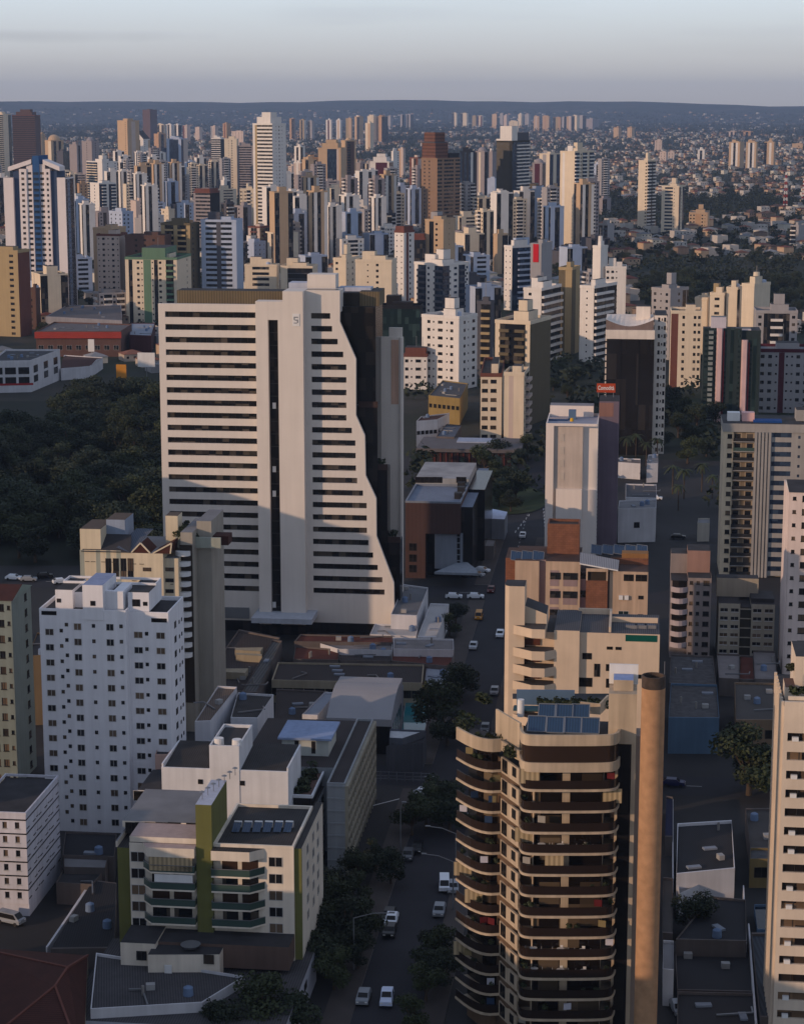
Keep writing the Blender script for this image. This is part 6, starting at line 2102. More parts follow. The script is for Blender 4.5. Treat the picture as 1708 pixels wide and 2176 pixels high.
ROWS = """
1|-80 40 135 240 1050|70|cc|wsg|c|w|g|c|pale green glass tower with a white fin at the left edge of the skyline
1|150 425 490 255 1000|84|HHHH|w|b|m|z|Cr|brown banded tower with a stepped brick crown
1|470 500 548 480 950|60|w|wo|t|b|k||narrow tan tower right behind the brown banded tower
1|545 620 770 560 1030|35|wx|wgwgw|t|c|k|d|tan tower with an arched top and pale ribs
1|690 765 852 690 1050|45|w|gg|e|k|g||short dark green glass tower beside the arched tan tower
1|840 930 988 610 1300|55|www|wgw|m|p|k|t|plain mauve grey tower with an orange roof hut
1|990 1110 1200 570 1200|45|wow|wow|m|p|k|d|mauve tower with a dome behind the bright white stepped tower
1|1050 1238 1420 815 1330|40|bbww|wowo|w|c|b|F|bright white stepped tower with a pale blue side
1|1420 1540 1685 320 1080|40|wwo|wxw|t|p|k||tall tan tower with pink ribs left of the gabled tower
2|-75 85 165 545 1010|62|wggw|owx|w|t|g|p|white tower with a dark green glass strip under a pointed gable
1|840 920 1078 1270 2010|38|gkg|wwOO|l|w|b|c|pale blue tower with a dark window stack beside the blue finned tower
1|935 960 1062 1080 1500|30|w|oo|o|c|k||small orange topped block on the shoulder of the pale blue tower
1|1090 1200 1405 1075 1640|35|wow|gbwgb|w|w|b||white tower with dark blue balcony stacks
1|1320 1480 1612 1420 1930|40|ooo|oow|l|w|k||pale blue block dotted with dark windows above the pink tower
0|198 236 268 484 650|70|w|w|t|r|k||tan blank slab behind the pink dotted tower
0|206 254 271 497 652|82|sosos|w|p|r|k|r|pink tower dotted with small windows and a rusty rim
0|266 350 364 500 655|82|wooow|w|b|k|z||wide brown block with three black window rows
0|342 404 424 474 650|75|xbxbx|ow|v|y|k|t|olive balconied tower with a yellow roof tank
0|266 376 406 547 688|82|wgwosXsgowbw|wo|c|G|k|G|cream tower with green middle panels and a green roof room
0|427 502 516 467 648|82|wHxHw|w|l|e|k|c|pale blue grey tower with two stacks of dark bands beside the striped tower roof
0|-45 38 63 532 716|72|wOwO|x|y|r|k||ochre balconied block with a dark red side at the left edge
0|62 76 83 612 700|70|ow|w|b|p|k||low brown pink block beside the ochre and red block
0|520 588 594 562 660|84|WhhW|w|c|w|k|c|cream office block with wide dark windows above the striped tower roof
0|596 664 675 565 665|82|wcc|w|c|e|z|c|cream and grey block with a flat stepped roof behind the striped tower
0|708 735 764 548 690|70|ow|sow|c|w|k|F|cream block with a lift stub left of the plain cream tower
0|755 832 843 552 705|80|wsow|w|c|w|k|c|plain cream tower with one column of black windows
0|838 858 880 490 655|55|ss|wxow|w|r|k|R|slim white tower wearing a red roof box
0|866 903 906 505 640|84|gg|w|e|w|k|R|black glass block under a red roof right of the slim white tower
0|903 942 967 466 640|68|wkow|wsw|t|g|k|c|tan box tower with grey side and few windows
0|880 941 996 560 695|45|wbowb|bwObo|w|e|b|cF|white cluster of balconied towers in front of the tan box tower
0|806 892 898 650 800|84|ggg|w|k|l|g|c|low black green glass office beside the striped tower fin
0|896 975 1014 672 830|58|wosOsow|wosO|w|w|k|F|pale grey white apartment tower dotted with windows
0|1013 1042 1050 640 805|70|wb|w|e|y|z||dark balconied block with a yellow cornice beside the dotted white tower
0|858 907 911 752 828|84|osOs|w|w|e|k|R|small white block with dark zigzag balconies and a red roof
0|1052 1126 1170 682 905|66|wbgbw|xx|c|v|k|F|yellow cream tower with planted balconies and an olive side
0|1021 1066 1072 793 938|86|OOw|w|c|b|k|r|pinkish beige block with a red terrace on top
0|1071 1113 1124 791 940|80|wxW|ob|c|p|k||beige brick half of the twin block with zigzag dark balconies
0|1112 1150 1192 612 772|65|woW|bbb|w|w|k|c|white tower with curved balcony stacks above the street trees
0|1071 1088 1152 522 660|40|ss|gbbw|w|l|b|c|white and blue balconied block left of the red banner
0|1127 1150 1173 517 672|70|W|w|g|l|k||grey slab carrying a red banner
0|1187 1215 1232 568 755|70|xw|xw|y|v|z||tall olive tan slab beside the curved balcony tower
0|1259 1276 1291 522 700|50|W|W|w|l|k|f|bright white fin slab with a pale blue side
0|1232 1262 1310 607 770|60|wsw|bbg|w|w|k||white tower with dark balcony stacks left of the black slab tower
0|1286 1330 1336 566 700|84|oosW|w|w|w|k|c|white block with tiny windows behind the balcony stacks
0|1384 1424 1462 613 765|45|oso|wog|g|c|k|F|grey cream tower with a square lift head right of the black slab
0|1426 1490 1494 660 824|84|XwoWoo|w|c|r|k||cream tower with one rust red stripe down its left edge
0|1476 1502 1512 632 760|70|w|wo|c|c|k||cream roof stub left of the shared cream towers
0|1508 1538 1547 622 765|70|wOw|w|c|y|k|c|cream tower with a framed roof window
0|1543 1566 1577 610 765|70|w|gw|c|y|k||cream tower with a green window strip
0|1576 1602 1636 603 770|50|w|W|c|g|k|f|cream tower with a plain grey side in front of the dark wood
0|1606 1694 1698 660 792|84|ogbgo|w|g|w|k|F|grey white balconied block with a tall chimney stub
0|1612 1720 1730 742 878|84|oosnssoo|w|g|n|k|n|grey block with dark red cornices at the right edge
2|75 165 250 190 580|45|ww|ww|b|m|z||dark brown tower rising above the far white row
2|252 330 352 370 620|65|gwg|w|c|w|k|c|first cream tower of the bright far row by the brown tower
2|356 420 436 365 620|65|wgw|w|w|c|k||second whiter tower of the bright far row
2|440 505 542 370 620|60|wgw|e|w|c|k||third tower of the bright far row with a dark side
2|212 268 362 480 780|40|w|wgw|o|g|k||orange edged grey tower below the far white row
2|232 300 366 650 980|50|ow|gg|e|k|b||dark blue glass block in front of the orange edged tower
2|365 540 620 540 1000|75|wgggw|gxx|l|p|b|c|pale blue glass tower framed by white fins
2|562 610 652 380 580|55|xo|w|p|r|k||pink banded far tower
2|710 762 797 402 580|55|wo|w|p|l|k||small pale pink far tower beyond the green gap
2|898 950 990 390 620|55|xo|w|p|g|k||pink and grey far tower left of the white ribbed tower
2|1045 1090 1138 355 640|50|wxo|w|o|r|k||orange pink far tower above the white ribbed tower
2|1150 1290 1300 450 700|60|oooo|w|p|r|k||row of low pink roofs in front of the orange pink tower
2|905 1020 1076 535 1080|78|bb|k|w|w|k|c|white ribbed balcony tower with a black side
2|1062 1212 1232 540 1260|84|wsow|w|c|w|k||plain cream grey tower with a dotted middle strip
2|1214 1412 1424 625 1260|84|whhhw|w|m|w|k|c|mauve framed tower of dark horizontal bands
2|1405 1640 1805 355 1830|62|wxHHH|wsosw|w|y|k|Cf|tallest cream tower with broad dark bands and a round crown
2|1250 1432 1445 1145 1720|84|osobW|w|c|w|k|f|cream tower with a white fin at the foot of the tallest cream tower
2|1440 1598 1640 1165 1780|75|wbbw|w|c|g|k|c|cream balconied tower in front of the tallest cream tower
2|690 890 1005 1180 1780|68|whhh|k|m|d|k|R|banded block with a dark red roof and olive black side
2|1020 1060 1132 1040 1380|45|w|wg|w|B|b|c|small white and blue block behind the banded red roofed block
2|400 470 642 975 1420|40|bw|bbow|g|e|k|c|wide grey balconied tower in the left middle
2|490 590 692 1320 1820|45|wow|ggow|l|g|k||blue grey tower above the olive balconies
2|300 390 462 1390 1680|50|os|w|c|w|k||small lit cream block among grey roofs
2|1185 1290 1392 1350 1920|50|gow|gw|m|g|k||mauve grey tower above the pale blue banded tower
2|1350 1490 1602 1600 1990|60|wbw|gb|p|r|k|r|pink block with dark red balcony trim
2|1020 1090 1182 1315 1740|45|gw|bb|e|w|k||dark block with white balcony dots
2|0 100 192 1085 1430|45|wow|bo|l|w|k|c|pale blue white block below the gabled tower
2|105 230 262 1135 1430|70|wsw|w|w|w|k||white block with a lit corner below the gabled tower
2|190 255 332 1465 1780|50|wo|ow|w|B|k|c|white and blue roofed block in the shade
2|-20 80 155 1500 1780|55|wW|o|g|B|k||grey block with a blue strip beside the white and blue block
2|1275 1420 1562 1785 2080|55|wow|sos|l|w|b|c|low pale blue block with a dark glass corner
3|200 250 273 295 565|60|xg|w|m|o|k|o|far tower with an orange cap
3|320 375 400 312 565|60|wgw|x|y|w|k||far yellow striped tower
3|420 472 500 325 565|60|gw|w|g|w|k||far grey and white tower
3|640 700 718 312 570|65|wnw|w|w|n|k|f|far white tower with a maroon stripe
3|765 812 832 312 570|65|wxw|w|w|t|k|f|far white tower with a tan stripe
3|880 945 962 295 590|70|xw|w|t|y|k||far plain tan tower
3|985 1042 1092 272 580|50|wg|w|t|w|k|c|far tan tower with a grey blue side
3|1115 1175 1216 350 690|50|wx|w|c|t|k|f|nearer slim cream tower in front of the far tan group
3|1140 1215 1256 265 590|60|wwo|w|c|w|k|c|far cream tower of the tan group
3|1255 1312 1388 270 590|45|w|g|o|l|k|c|far orange tan tower with a blue side
3|1388 1420 1448 262 430|50|w|o|g|l|k||grey block beside the far orange tan tower
3|1538 1560 1586 250 430|50|w|g|g|w|k||first of two pale grey blocks near the horizon
3|1600 1660 1698 245 430|55|wgw|g|g|w|k||second of two pale grey blocks near the horizon
3|250 335 366 825 1350|72|xwx|k|w|p|k||white tower with pink ribs beyond the avenue
3|258 332 388 630 1270|55|wgw|gw|w|g|k|c|white topped tower behind the pink ribbed tower
3|365 440 546 765 1360|45|ww|oooo|t|b|k|t|tan tower with a brown window grid on its side
3|545 820 872 650 1370|80|wwWggggxw|w|t|p|b|C|tan tower split by a tall dark glass strip
3|822 872 1002 560 1310|35|w|wbXw|t|b|k|d|brown tan tower with black balconies under an arch
3|1000 1062 1112 830 1300|50|ww|wg|m|g|k||plain grey mauve tower behind the white eleven storey block
3|1112 1170 1180 830 1290|80|xgw|w|g|c|k||grey tower striped with one cream rib
3|1170 1402 1452 815 1310|80|wWXXXw|g|w|n|k|C|white tower with a broad maroon glass front
3|1430 1452 1526 690 1210|35|w|wwo|w|c|k|c|slim pinkish white tower right of the maroon tower
3|1512 1572 1598 660 1010|55|xw|w|p|o|k||pink striped far tower behind the slim white tower
4|0 100 152 765 1520|60|rwgr|w|p|r|k|r|pinkish tower with red ribs beside the bronze brown tower
3|798 1145 1157 1350 1795|84|wOxbobxbW|w|w|e|k|C|broad white apartment block of eleven storeys above the avenue
3|668 720 802 1310 1780|50|w|wgo|p|m|k||pinkish grey block left of the broad white block
3|1150 1262 1372 1440 1700|45|oxo|osw|o|r|k||orange brick block right of the broad white block
3|1370 1402 1482 1440 1770|45|w|bbb|e|w|k||dark block with white balcony lines right of the orange block
3|1460 1600 1642 1140 1440|70|osg|w|m|p|k||mauve block under a thin dark roof
3|1600 1690 1722 1150 1440|65|xwg|w|m|t|k||mauve and tan half block beside the bronze brown tower
4|140 335 610 775 1830|45|wowowW|hwhhwh|f|e|k|S|bronze brown tower with a red brick head and dark banded side
4|608 740 792 690 1420|75|gwgwg|xw|k|w|b|c|black and white pinstripe tower
4|790 905 962 690 1330|60|ewxW|gw|m|c|k|d|mauve tower with one tall cream fin
4|948 1000 1054 700 1330|50|w|ww|m|w|k|c|plain mauve tower beside the cream fin
4|1050 1240 1447 565 1780|62|kkkkw|ggbbb|d|w|b|E|tall bronze glass tower with a white edge and blue balcony side
4|938 1032 1056 1020 1430|75|Ww|w|l|w|k||short pale blue white tower against the bronze glass tower
4|950 1040 1062 1215 1780|80|xxxw|w|p|w|k||pink banded slim tower at the foot of the bronze glass tower
4|788 850 942 1250 1780|45|bg|bgw|w|k|k|c|white and black balcony tower in shade
4|690 760 802 1475 1780|60|oo|b|g|w|k||small grey dotted block in shade
4|610 640 702 1290 1720|45|w|w|p|G|k||low pink block with a green net beside it
4|1010 1060 1187 1690 2180|45|ww|wg|t|b|z||tan and dark brown slab by the red roofs
4|1480 1602 1642 830 1320|70|wnnw|g|m|n|k|d|mauve tower with a rounded top and dark stripes
5|-85 42 168 720 1170|50|wxw|gwg|c|g|b|c|grey cream tower left of the broad white balcony tower
5|-260 -20 42 1145 1740|80|WxWx|w|l|v|k|c|tower of pale blue piers and tan strips
5|60 100 172 1120 1740|40|x|oo|t|l|b||tan edged blue windowed tower against the broad white tower
5|170 345 578 690 1860|50|wxwWw|bobwb|c|w|b|cF|broad cream white tower with a full side of balconies
5|812 872 905 400 540|60|wo|w|t|r|k|r|small tan tower with a red roof among far houses
5|978 1034 1066 400 540|60|wo|w|t|r|k|r|twin of the small tan tower with a red roof farther along
5|1115 1225 1322 800 1660|55|wWo|bgb|c|w|z|F|slim cream tower with dark balconies on its own in the suburb
5|1395 1605 1668 1110 1710|68|whsw|gog|c|w|b|F|cream tower with a round roof drum beside the slim cream tower
5|600 680 782 1260 1460|50|w|gw|m|l|k||small mauve block behind the broad white tower
5|635 740 822 1570 1830|55|bwb|w|g|e|k||grey vertical striped block near the white houses
5|1310 1395 1402 560 700|80|oo|w|p|c|k||small pink block among the far houses
5|1465 1545 1550 700 800|80|oo|w|p|r|k||small reddish block among the far houses
6|800 932 985 580 900|70|wxgxw|w|t|w|k|c|first of three tan towers alone in the far suburb
6|1005 1130 1150 580 920|75|wxgxw|w|t|w|k|c|second of three tan towers with a thin mast behind
6|1225 1342 1360 580 880|75|gwxw|w|t|w|k|F|third of three tan towers with a bluish edge
6|420 502 510 675 815|80|wgw|w|w|t|k|f|small white arched tower in the far suburb
6|318 550 564 1430 1650|80|ooXosw|w|t|o|k|F|orange tan slab block beside the dark trees
6|1540 1640 1730 1585 1820|60|bw|w|g|w|k||white grey balcony block at the right edge of the suburb
6|770 890 900 455 520|80|gwgwg|w|p|c|k||row of pink blocks near the horizon
6|940 1090 1100 455 520|80|gwgwg|w|o|c|k||row of orange tan blocks near the horizon
6|1560 1690 1700 600 680|80|ww|w|t|c|k||tan box block near the right horizon
4|508 565 580 230 400|70|gw|w|c|g|k||first cream block of the far horizon group
4|615 690 708 232 410|70|gww|w|c|g|k||second wider cream block of the far horizon group
4|755 800 812 262 400|70|wo|w|y|w|k||yellow cream block of the far horizon group
4|815 875 890 262 400|70|rwr|w|c|r|k||red ribbed cream block of the far horizon group
4|995 1052 1072 242 420|60|ww|g|t|l|k||grey block with a tan face in the far horizon group
4|1090 1128 1142 232 400|60|w|g|g|l|k||plain grey block of the far horizon group
4|1135 1172 1200 260 420|60|w|o|p|c|k|d|pink domed block of the far horizon group
4|1200 1308 1318 330 470|75|wow|w|c|t|k|c|cream block just above the bronze glass tower
4|1310 1348 1372 245 400|60|w|o|c|w|k|d|pale domed block of the far horizon group
4|1390 1440 1462 245 400|60|w|o|g|c|k||pale grey block of the far horizon group
4|1498 1562 1574 270 450|70|wxo|w|t|p|k|c|tan pink block right of the far horizon group
4|1600 1682 1697 268 450|70|wxo|w|t|o|k|c|orange tan block right of the far horizon group
5|80 172 186 280 450|70|gxw|w|o|y|k||stepped orange tan block of the right horizon group
5|190 215 240 275 440|50|w|g|g|l|k||grey slab of the right horizon group
5|245 300 312 272 450|70|xw|w|p|t|k||pink tan block of the right horizon group
5|312 370 400 262 450|60|gw|w|c|l|k|c|cream blue block of the right horizon group
5|402 440 482 258 440|45|w|g|g|l|k||blue grey block of the right horizon group
5|482 560 640 300 430|50|w|o|m|g|k||low mauve block at the end of the right horizon group
6|-40 40 60 700 830|70|oo|w|p|o|k||low reddish block among the far houses above the slim tower
"""
def roof_kit(b, kind):
    pass
def towers():
    for line in ROWS.strip().split('\n'):
        s, px, a, pl, pr_, wc, ac, gc, opt, label = line.split('|')
        v = [float(q) for q in px.split()]
        o = OFF[s]
        if o is None:
            xl, xc, xr, yt, yb = v
        elif isinstance(o, tuple):
            xl, xc, xr = (o[0] + o[2] * q for q in v[:3])
            yt, yb = (o[1] + o[2] * q for q in v[3:])
        else:
            xl, xc, xr = (o + .1758 * q for q in v[:3])
            yt, yb = (199.7 + .1758 * q for q in v[3:])
        Yd = P(xc, yb).y
        n = atY(xc, yt, Yd)
        H = n.z
        N = Vector((n.x, Yd))
        ar = R(float(a))
        r = Vector((math.cos(ar), math.sin(ar)))
        l = Vector((-math.sin(ar), math.cos(ar)))
        qz = (CH - H) * SP
        def ln(d, x):
            k = (x - HX) / F
            den = d.x - k * d.y * CP
            return (k * (Yd * CP + qz) - N.x) / den if abs(den) > 1e-4 else 15.0
        L1, L2 = ln(l, xl), ln(r, xr)
        cap = 16.0 + 0.0 * Yd
        L1 = L1 if 3 < L1 < 60 else 16.0
        dmax = max(16.0, min(26.0, L1 * 0.9))
        L2 = L2 if 2 < L2 < 60 else dmax
        if L2 < 7 and float(a) > 60:
            L2 = max(L2, 5.0)
        FOOT.append((N + (r * L2 + l * L1) * 0.5, max(L1, L2) * 0.62 + 6, (min(xl, xc) - 1, max(xr, xc) + 1, yt, Yd)))
        root = thing('apartment_tower', label, 'tower', (N.x, N.y, 0), ar)
        near = Yd < 820
        fh = 2.95 if near else 3.1
        fl = max(3, int((H - 2) / fh))
        rd = random.Random(label)
        wm = wall(PC[wc], streak=0.16, var=0.10)
        am = wall(PC[ac], streak=0.16, var=0.10)
        fix = lambda p: ''.join(c if c in 'wxoshOgbpcWXk' else {'H': 'h', 'G': 'X', 'n': 'x', 'e': 'k', 'r': 'x', 'y': 'x', 'v': 'x'}.get(c, 'w') for c in p)
        b = MB()
        wins = [] if near else None
        par = 1.1
        face(b, (0, L1), (0, -1), L1, H - par, fl, fix(pl), 0, wins, 'd', 0, 0.4)
        face(b, (0, 0), (1, 0), L2, H - par, fl, fix(pr_), 0, wins, 'd', 0, 0.4)
        face(b, (L2, 0), (0, 1), L1, H - par, fl, 'wo', 0)
        face(b, (L2, L1), (-1, 0), L2, H - par, fl, 'wo', 0)
        mats = [wm, am, GC[gc], ROOF, mat('bronze_glass', (0.055, 0.047, 0.034), rough=0.25, spec=0.4, streak=0) if 'E' in opt else wall(PC['k'])]
        b.build('wall', mats, root)
        if wins:
            put_windows(wins, root, most=60)
        b = MB()
        b.poly([(0, 0, H - par - 0.02), (L2, 0, H - par - 0.02), (L2, L1, H - par - 0.02), (0, L1, H - par - 0.02)], 1)
        parapet(b, -0.15, L2 + 0.15, -0.15, L1 + 0.15, H - par - 0.3, H, 0.3, 0)
        rim = {'R': 'r', 'r': 'r', 'o': 'o', 'n': 'n', 'G': 'G'}
        rc = next((wall(PC[rim[c]]) for c in opt if c in rim), wm)
        b.build('roof', [rc, ROOFL if rd.random() < 0.4 else ROOF], root)
        # lift houses, crowns, tanks
        def bx(name, x0, x1, y0, y1, z0, z1, m):
            MB().box(x0 * L2, x1 * L2, y0 * L1, y1 * L1, z0, z1, 0, 1).build(name, [m, ROOF], root)
        if not any(c in opt for c in 'CSEpd'):
            f = rd.uniform(0.1, 0.3)
            bx('lift_house', f, f + 0.45, 0.2, 0.2 + rd.uniform(0.3, 0.5), H - par, H + rd.uniform(1.5, 3.2), wm)
        if 'c' in opt:
            bx('lift_house', 0.25, 0.7, 0.5, 0.85, H - par, H + 4.2, am if rd.random() < .3 else wm)
        if 'C' in opt:
            bx('crown', 0.1, 0.9, 0.15, 0.85, H - par, H + 5.5, wm)
            bx('crown', 0.25, 0.7, 0.25, 0.7, H + 5.5, H + 9.5, wm)
        if 'S' in opt:
            bm = mat('red_brown_brick', (0.16, 0.075, 0.052), kind='floors', streak=0)
            bx('brick_head', 0.0, 0.55, 0.12, 0.95, H - par, H + 13, bm)
            bx('brick_head', 0.02, 0.45, 0.18, 0.85, H + 13, H + 22, bm)
            bx('cornice', -0.05, 0.5, 0.10, 1.0, H + 13.01, H + 14, am)
            bx('open_frame', 0.55, 1.0, 0.05, 0.9, H - par, H + 4, wall(PC['k']))
        if 'E' in opt:
            bx('crown', 0.02, 0.35, 0.06, 0.8, H - par, H + 13, am)
            bx('crown', -0.01, 0.30, 0.03, 1.02, H, H + 1.6, am)
            bx('crown', 0.35, 1.0, 0.05, 0.95, H - par, H + 7, wall(PC['e']))
        if 'F' in opt:
            bx('lift_stack', 0.35, 0.62, 0.3, 0.55, H - par, H + 7.0, wm)
        if 'f' in opt:
            b = MB().cyl(L2 * .5, L1 * .5, min(L1, L2) * .28, H - par, H + 5, 14, 0, min(L1, L2) * .22)
            b.build('roof_drum', [wm], root)
        if 'd' in opt:
            b = MB()
            rr = min(L1, L2) * .46
            for k in range(5):
                a0, a1 = k * .31, (k + 1) * .31
                b.cyl(L2 * .5, L1 * .5, rr * math.cos(a0), H - par + rr * math.sin(a0), H - par + rr * math.sin(a1), 16, 0, rr * math.cos(a1))
            b.build('dome', [wm], root)
        if 'p' in opt:
            b = MB()
            b.poly([(0, 0, H), (0, L1, H), (0, L1 / 2, H + L1 * .5)], 0)
            b.poly([(L2, L1, H), (L2, 0, H), (L2, L1 / 2, H + L1 * .5)], 0)
            b.poly([(0, 0, H), (0, L1 / 2, H + L1 * .5), (L2, L1 / 2, H + L1 * .5), (L2, 0, H)], 1)
            b.poly([(0, L1, H), (L2, L1, H), (L2, L1 / 2, H + L1 * .5), (0, L1 / 2, H + L1 * .5)], 1)
            b.build('gable_roof', [wm, ROOF], root)
        if 'R' in opt:
            bx('red_roof', 0.05, 0.95, 0.05, 0.95, H - par, H + 2.6, wall(PC['r']))
        if 'G' in opt:
            bx('green_roof_room', 0.1, 0.9, 0.25, 0.7, H - par, H + 5, wall(PC['G']))
        if 't' in opt or (Yd < 1800 and rd.random() < .5):
            b = MB()
            tank(b, L2 * rd.uniform(.2, .8), L1 * rd.uniform(.15, .4), H - par, 1.3, 2.2)
            b.build('water_tank', [wall(PC['o' if 't' in opt else 'l'])], root)
        if rd.random() < .45:
            MB().bar((L2 * .5, L1 * .5, H), (L2 * .5, L1 * .5, H + rd.uniform(6, 11)), 0.16).build('aerial', [METAL], root)
        if 'banner' in label and 'carrying' in label:
            MB().box(-0.35, -0.01, L1 * .25, L1 * .75, H - 11, H - 0.5, 0).build('banner', [mat('red_banner', (0.55, 0.012, 0.02), streak=0, var=0.05)], root)

def blue_tower():
    # the big white and blue finned tower on the left
    B = Bld('white_blue_tower', 'big white tower with dark blue vertical strips and pointed white crown', 'tower', 14, 662)
    X = lambda v: 0.1758 * v
    Y = lambda v: 199.7 + 0.1758 * v
    um = lambda a, c, yl=0.0: B.uz(X(a), Y(c), yl)
    wm = wall((0.90, 0.87, 0.87), streak=0.08, var=0.06)
    bl = mat('deep_blue_paint', (0.045, 0.075, 0.145), streak=0.1)
    bb = mat('bright_blue_paint', (0.03, 0.10, 0.26), streak=0.1)
    cols = [(45, 160, 1010, 0.0, 0, None), (160, 232, 930, 2.2, 1, None), (232, 320, 905, 0.6, 0, 's'), (320, 392, 850, 1.4, 0, 'o'), (392, 470, 745, 0.2, 2, 'b'),
            (470, 545, 850, 1.4, 0, 'o'), (545, 605, 905, 0.6, 0, 's'), (605, 690, 930, 2.2, 1, None), (690, 790, 1010, 0.0, 0, None)]
    wins = []
    H0 = um(400, 930)[1]
    fl = 26
    for (a0, a1, yt, yl, m, k) in cols:
        x0, zt = um(a0, yt, yl)
        x1 = um(a1, yt, yl)[0]
        b = MB()
        b.box(x0, x1, yl + 0.02, 20, 0, zt, m, 3)
        B.part('fin' if k is None and m == 0 else 'bay', b, [wm, bl, bb, ROOF])
        if k in ('s', 'o'):
            fh = H0 / fl
            w = (x1 - x0) * (.35 if k == 's' else .55)
            for i in range(2, fl):
                wins.append(((x0 + x1) / 2, yl - 0.0, (i + .55) * fh, 0.0, w, 1.3, 'd', None))
        if k == 'b':
            fh = H0 / fl
            for i in range(2, fl):
                wins.append(((x0 + x1) / 2, yl, (i + .5) * fh, 0.0, (x1 - x0) * .8, 1.5, 'd', GLASSB))
    for w in (0,):
        put_windows([(x, y + 0.018, z, a, ww, h, f, g) for (x, y, z, a, ww, h, f, g) in wins], B.root)
    xr = um(790, 1010)[0]
    b = MB()
    face(b, (xr, 0.5), (0, 1), 18, um(700, 1010)[1] - 1, fl, 'gogg', 0)
    B.part('side_wall', b, [wall((0.55, 0.62, 0.74)), wm, GLASSB])
    b = MB()
    for (p, q) in (((100, 895), (380, 800)), ((520, 805), (722, 890))):
        (x0, z0), (x1, z1) = um(p[0], p[1], 0.5), um(q[0], q[1], 0.5)
        i = len(b.v)
        b.v += [(x0, 0.4, z0 - 2), (x1, 0.4, z1 - 2), (x1, 0.4, z1 + 0.6), (x0, 0.4, z0 + 0.6), (x0, 12, z0 - 2), (x1, 12, z1 - 2), (x1, 12, z1 + 0.6), (x0, 12, z0 + 0.6)]
        b.f += [(i, i + 1, i + 2, i + 3), (i + 3, i + 2, i + 6, i + 7), (i, i + 4, i + 5, i + 1), (i, i + 3, i + 7, i + 4), (i + 1, i + 5, i + 6, i + 2)]
        b.m += [0] * 5
    B.part('crown', b, [wm])
    FOOT.append((Vector((B.o.x + 16, B.o.y + 10)), 28, (6, 148, 330, B.o.y)))

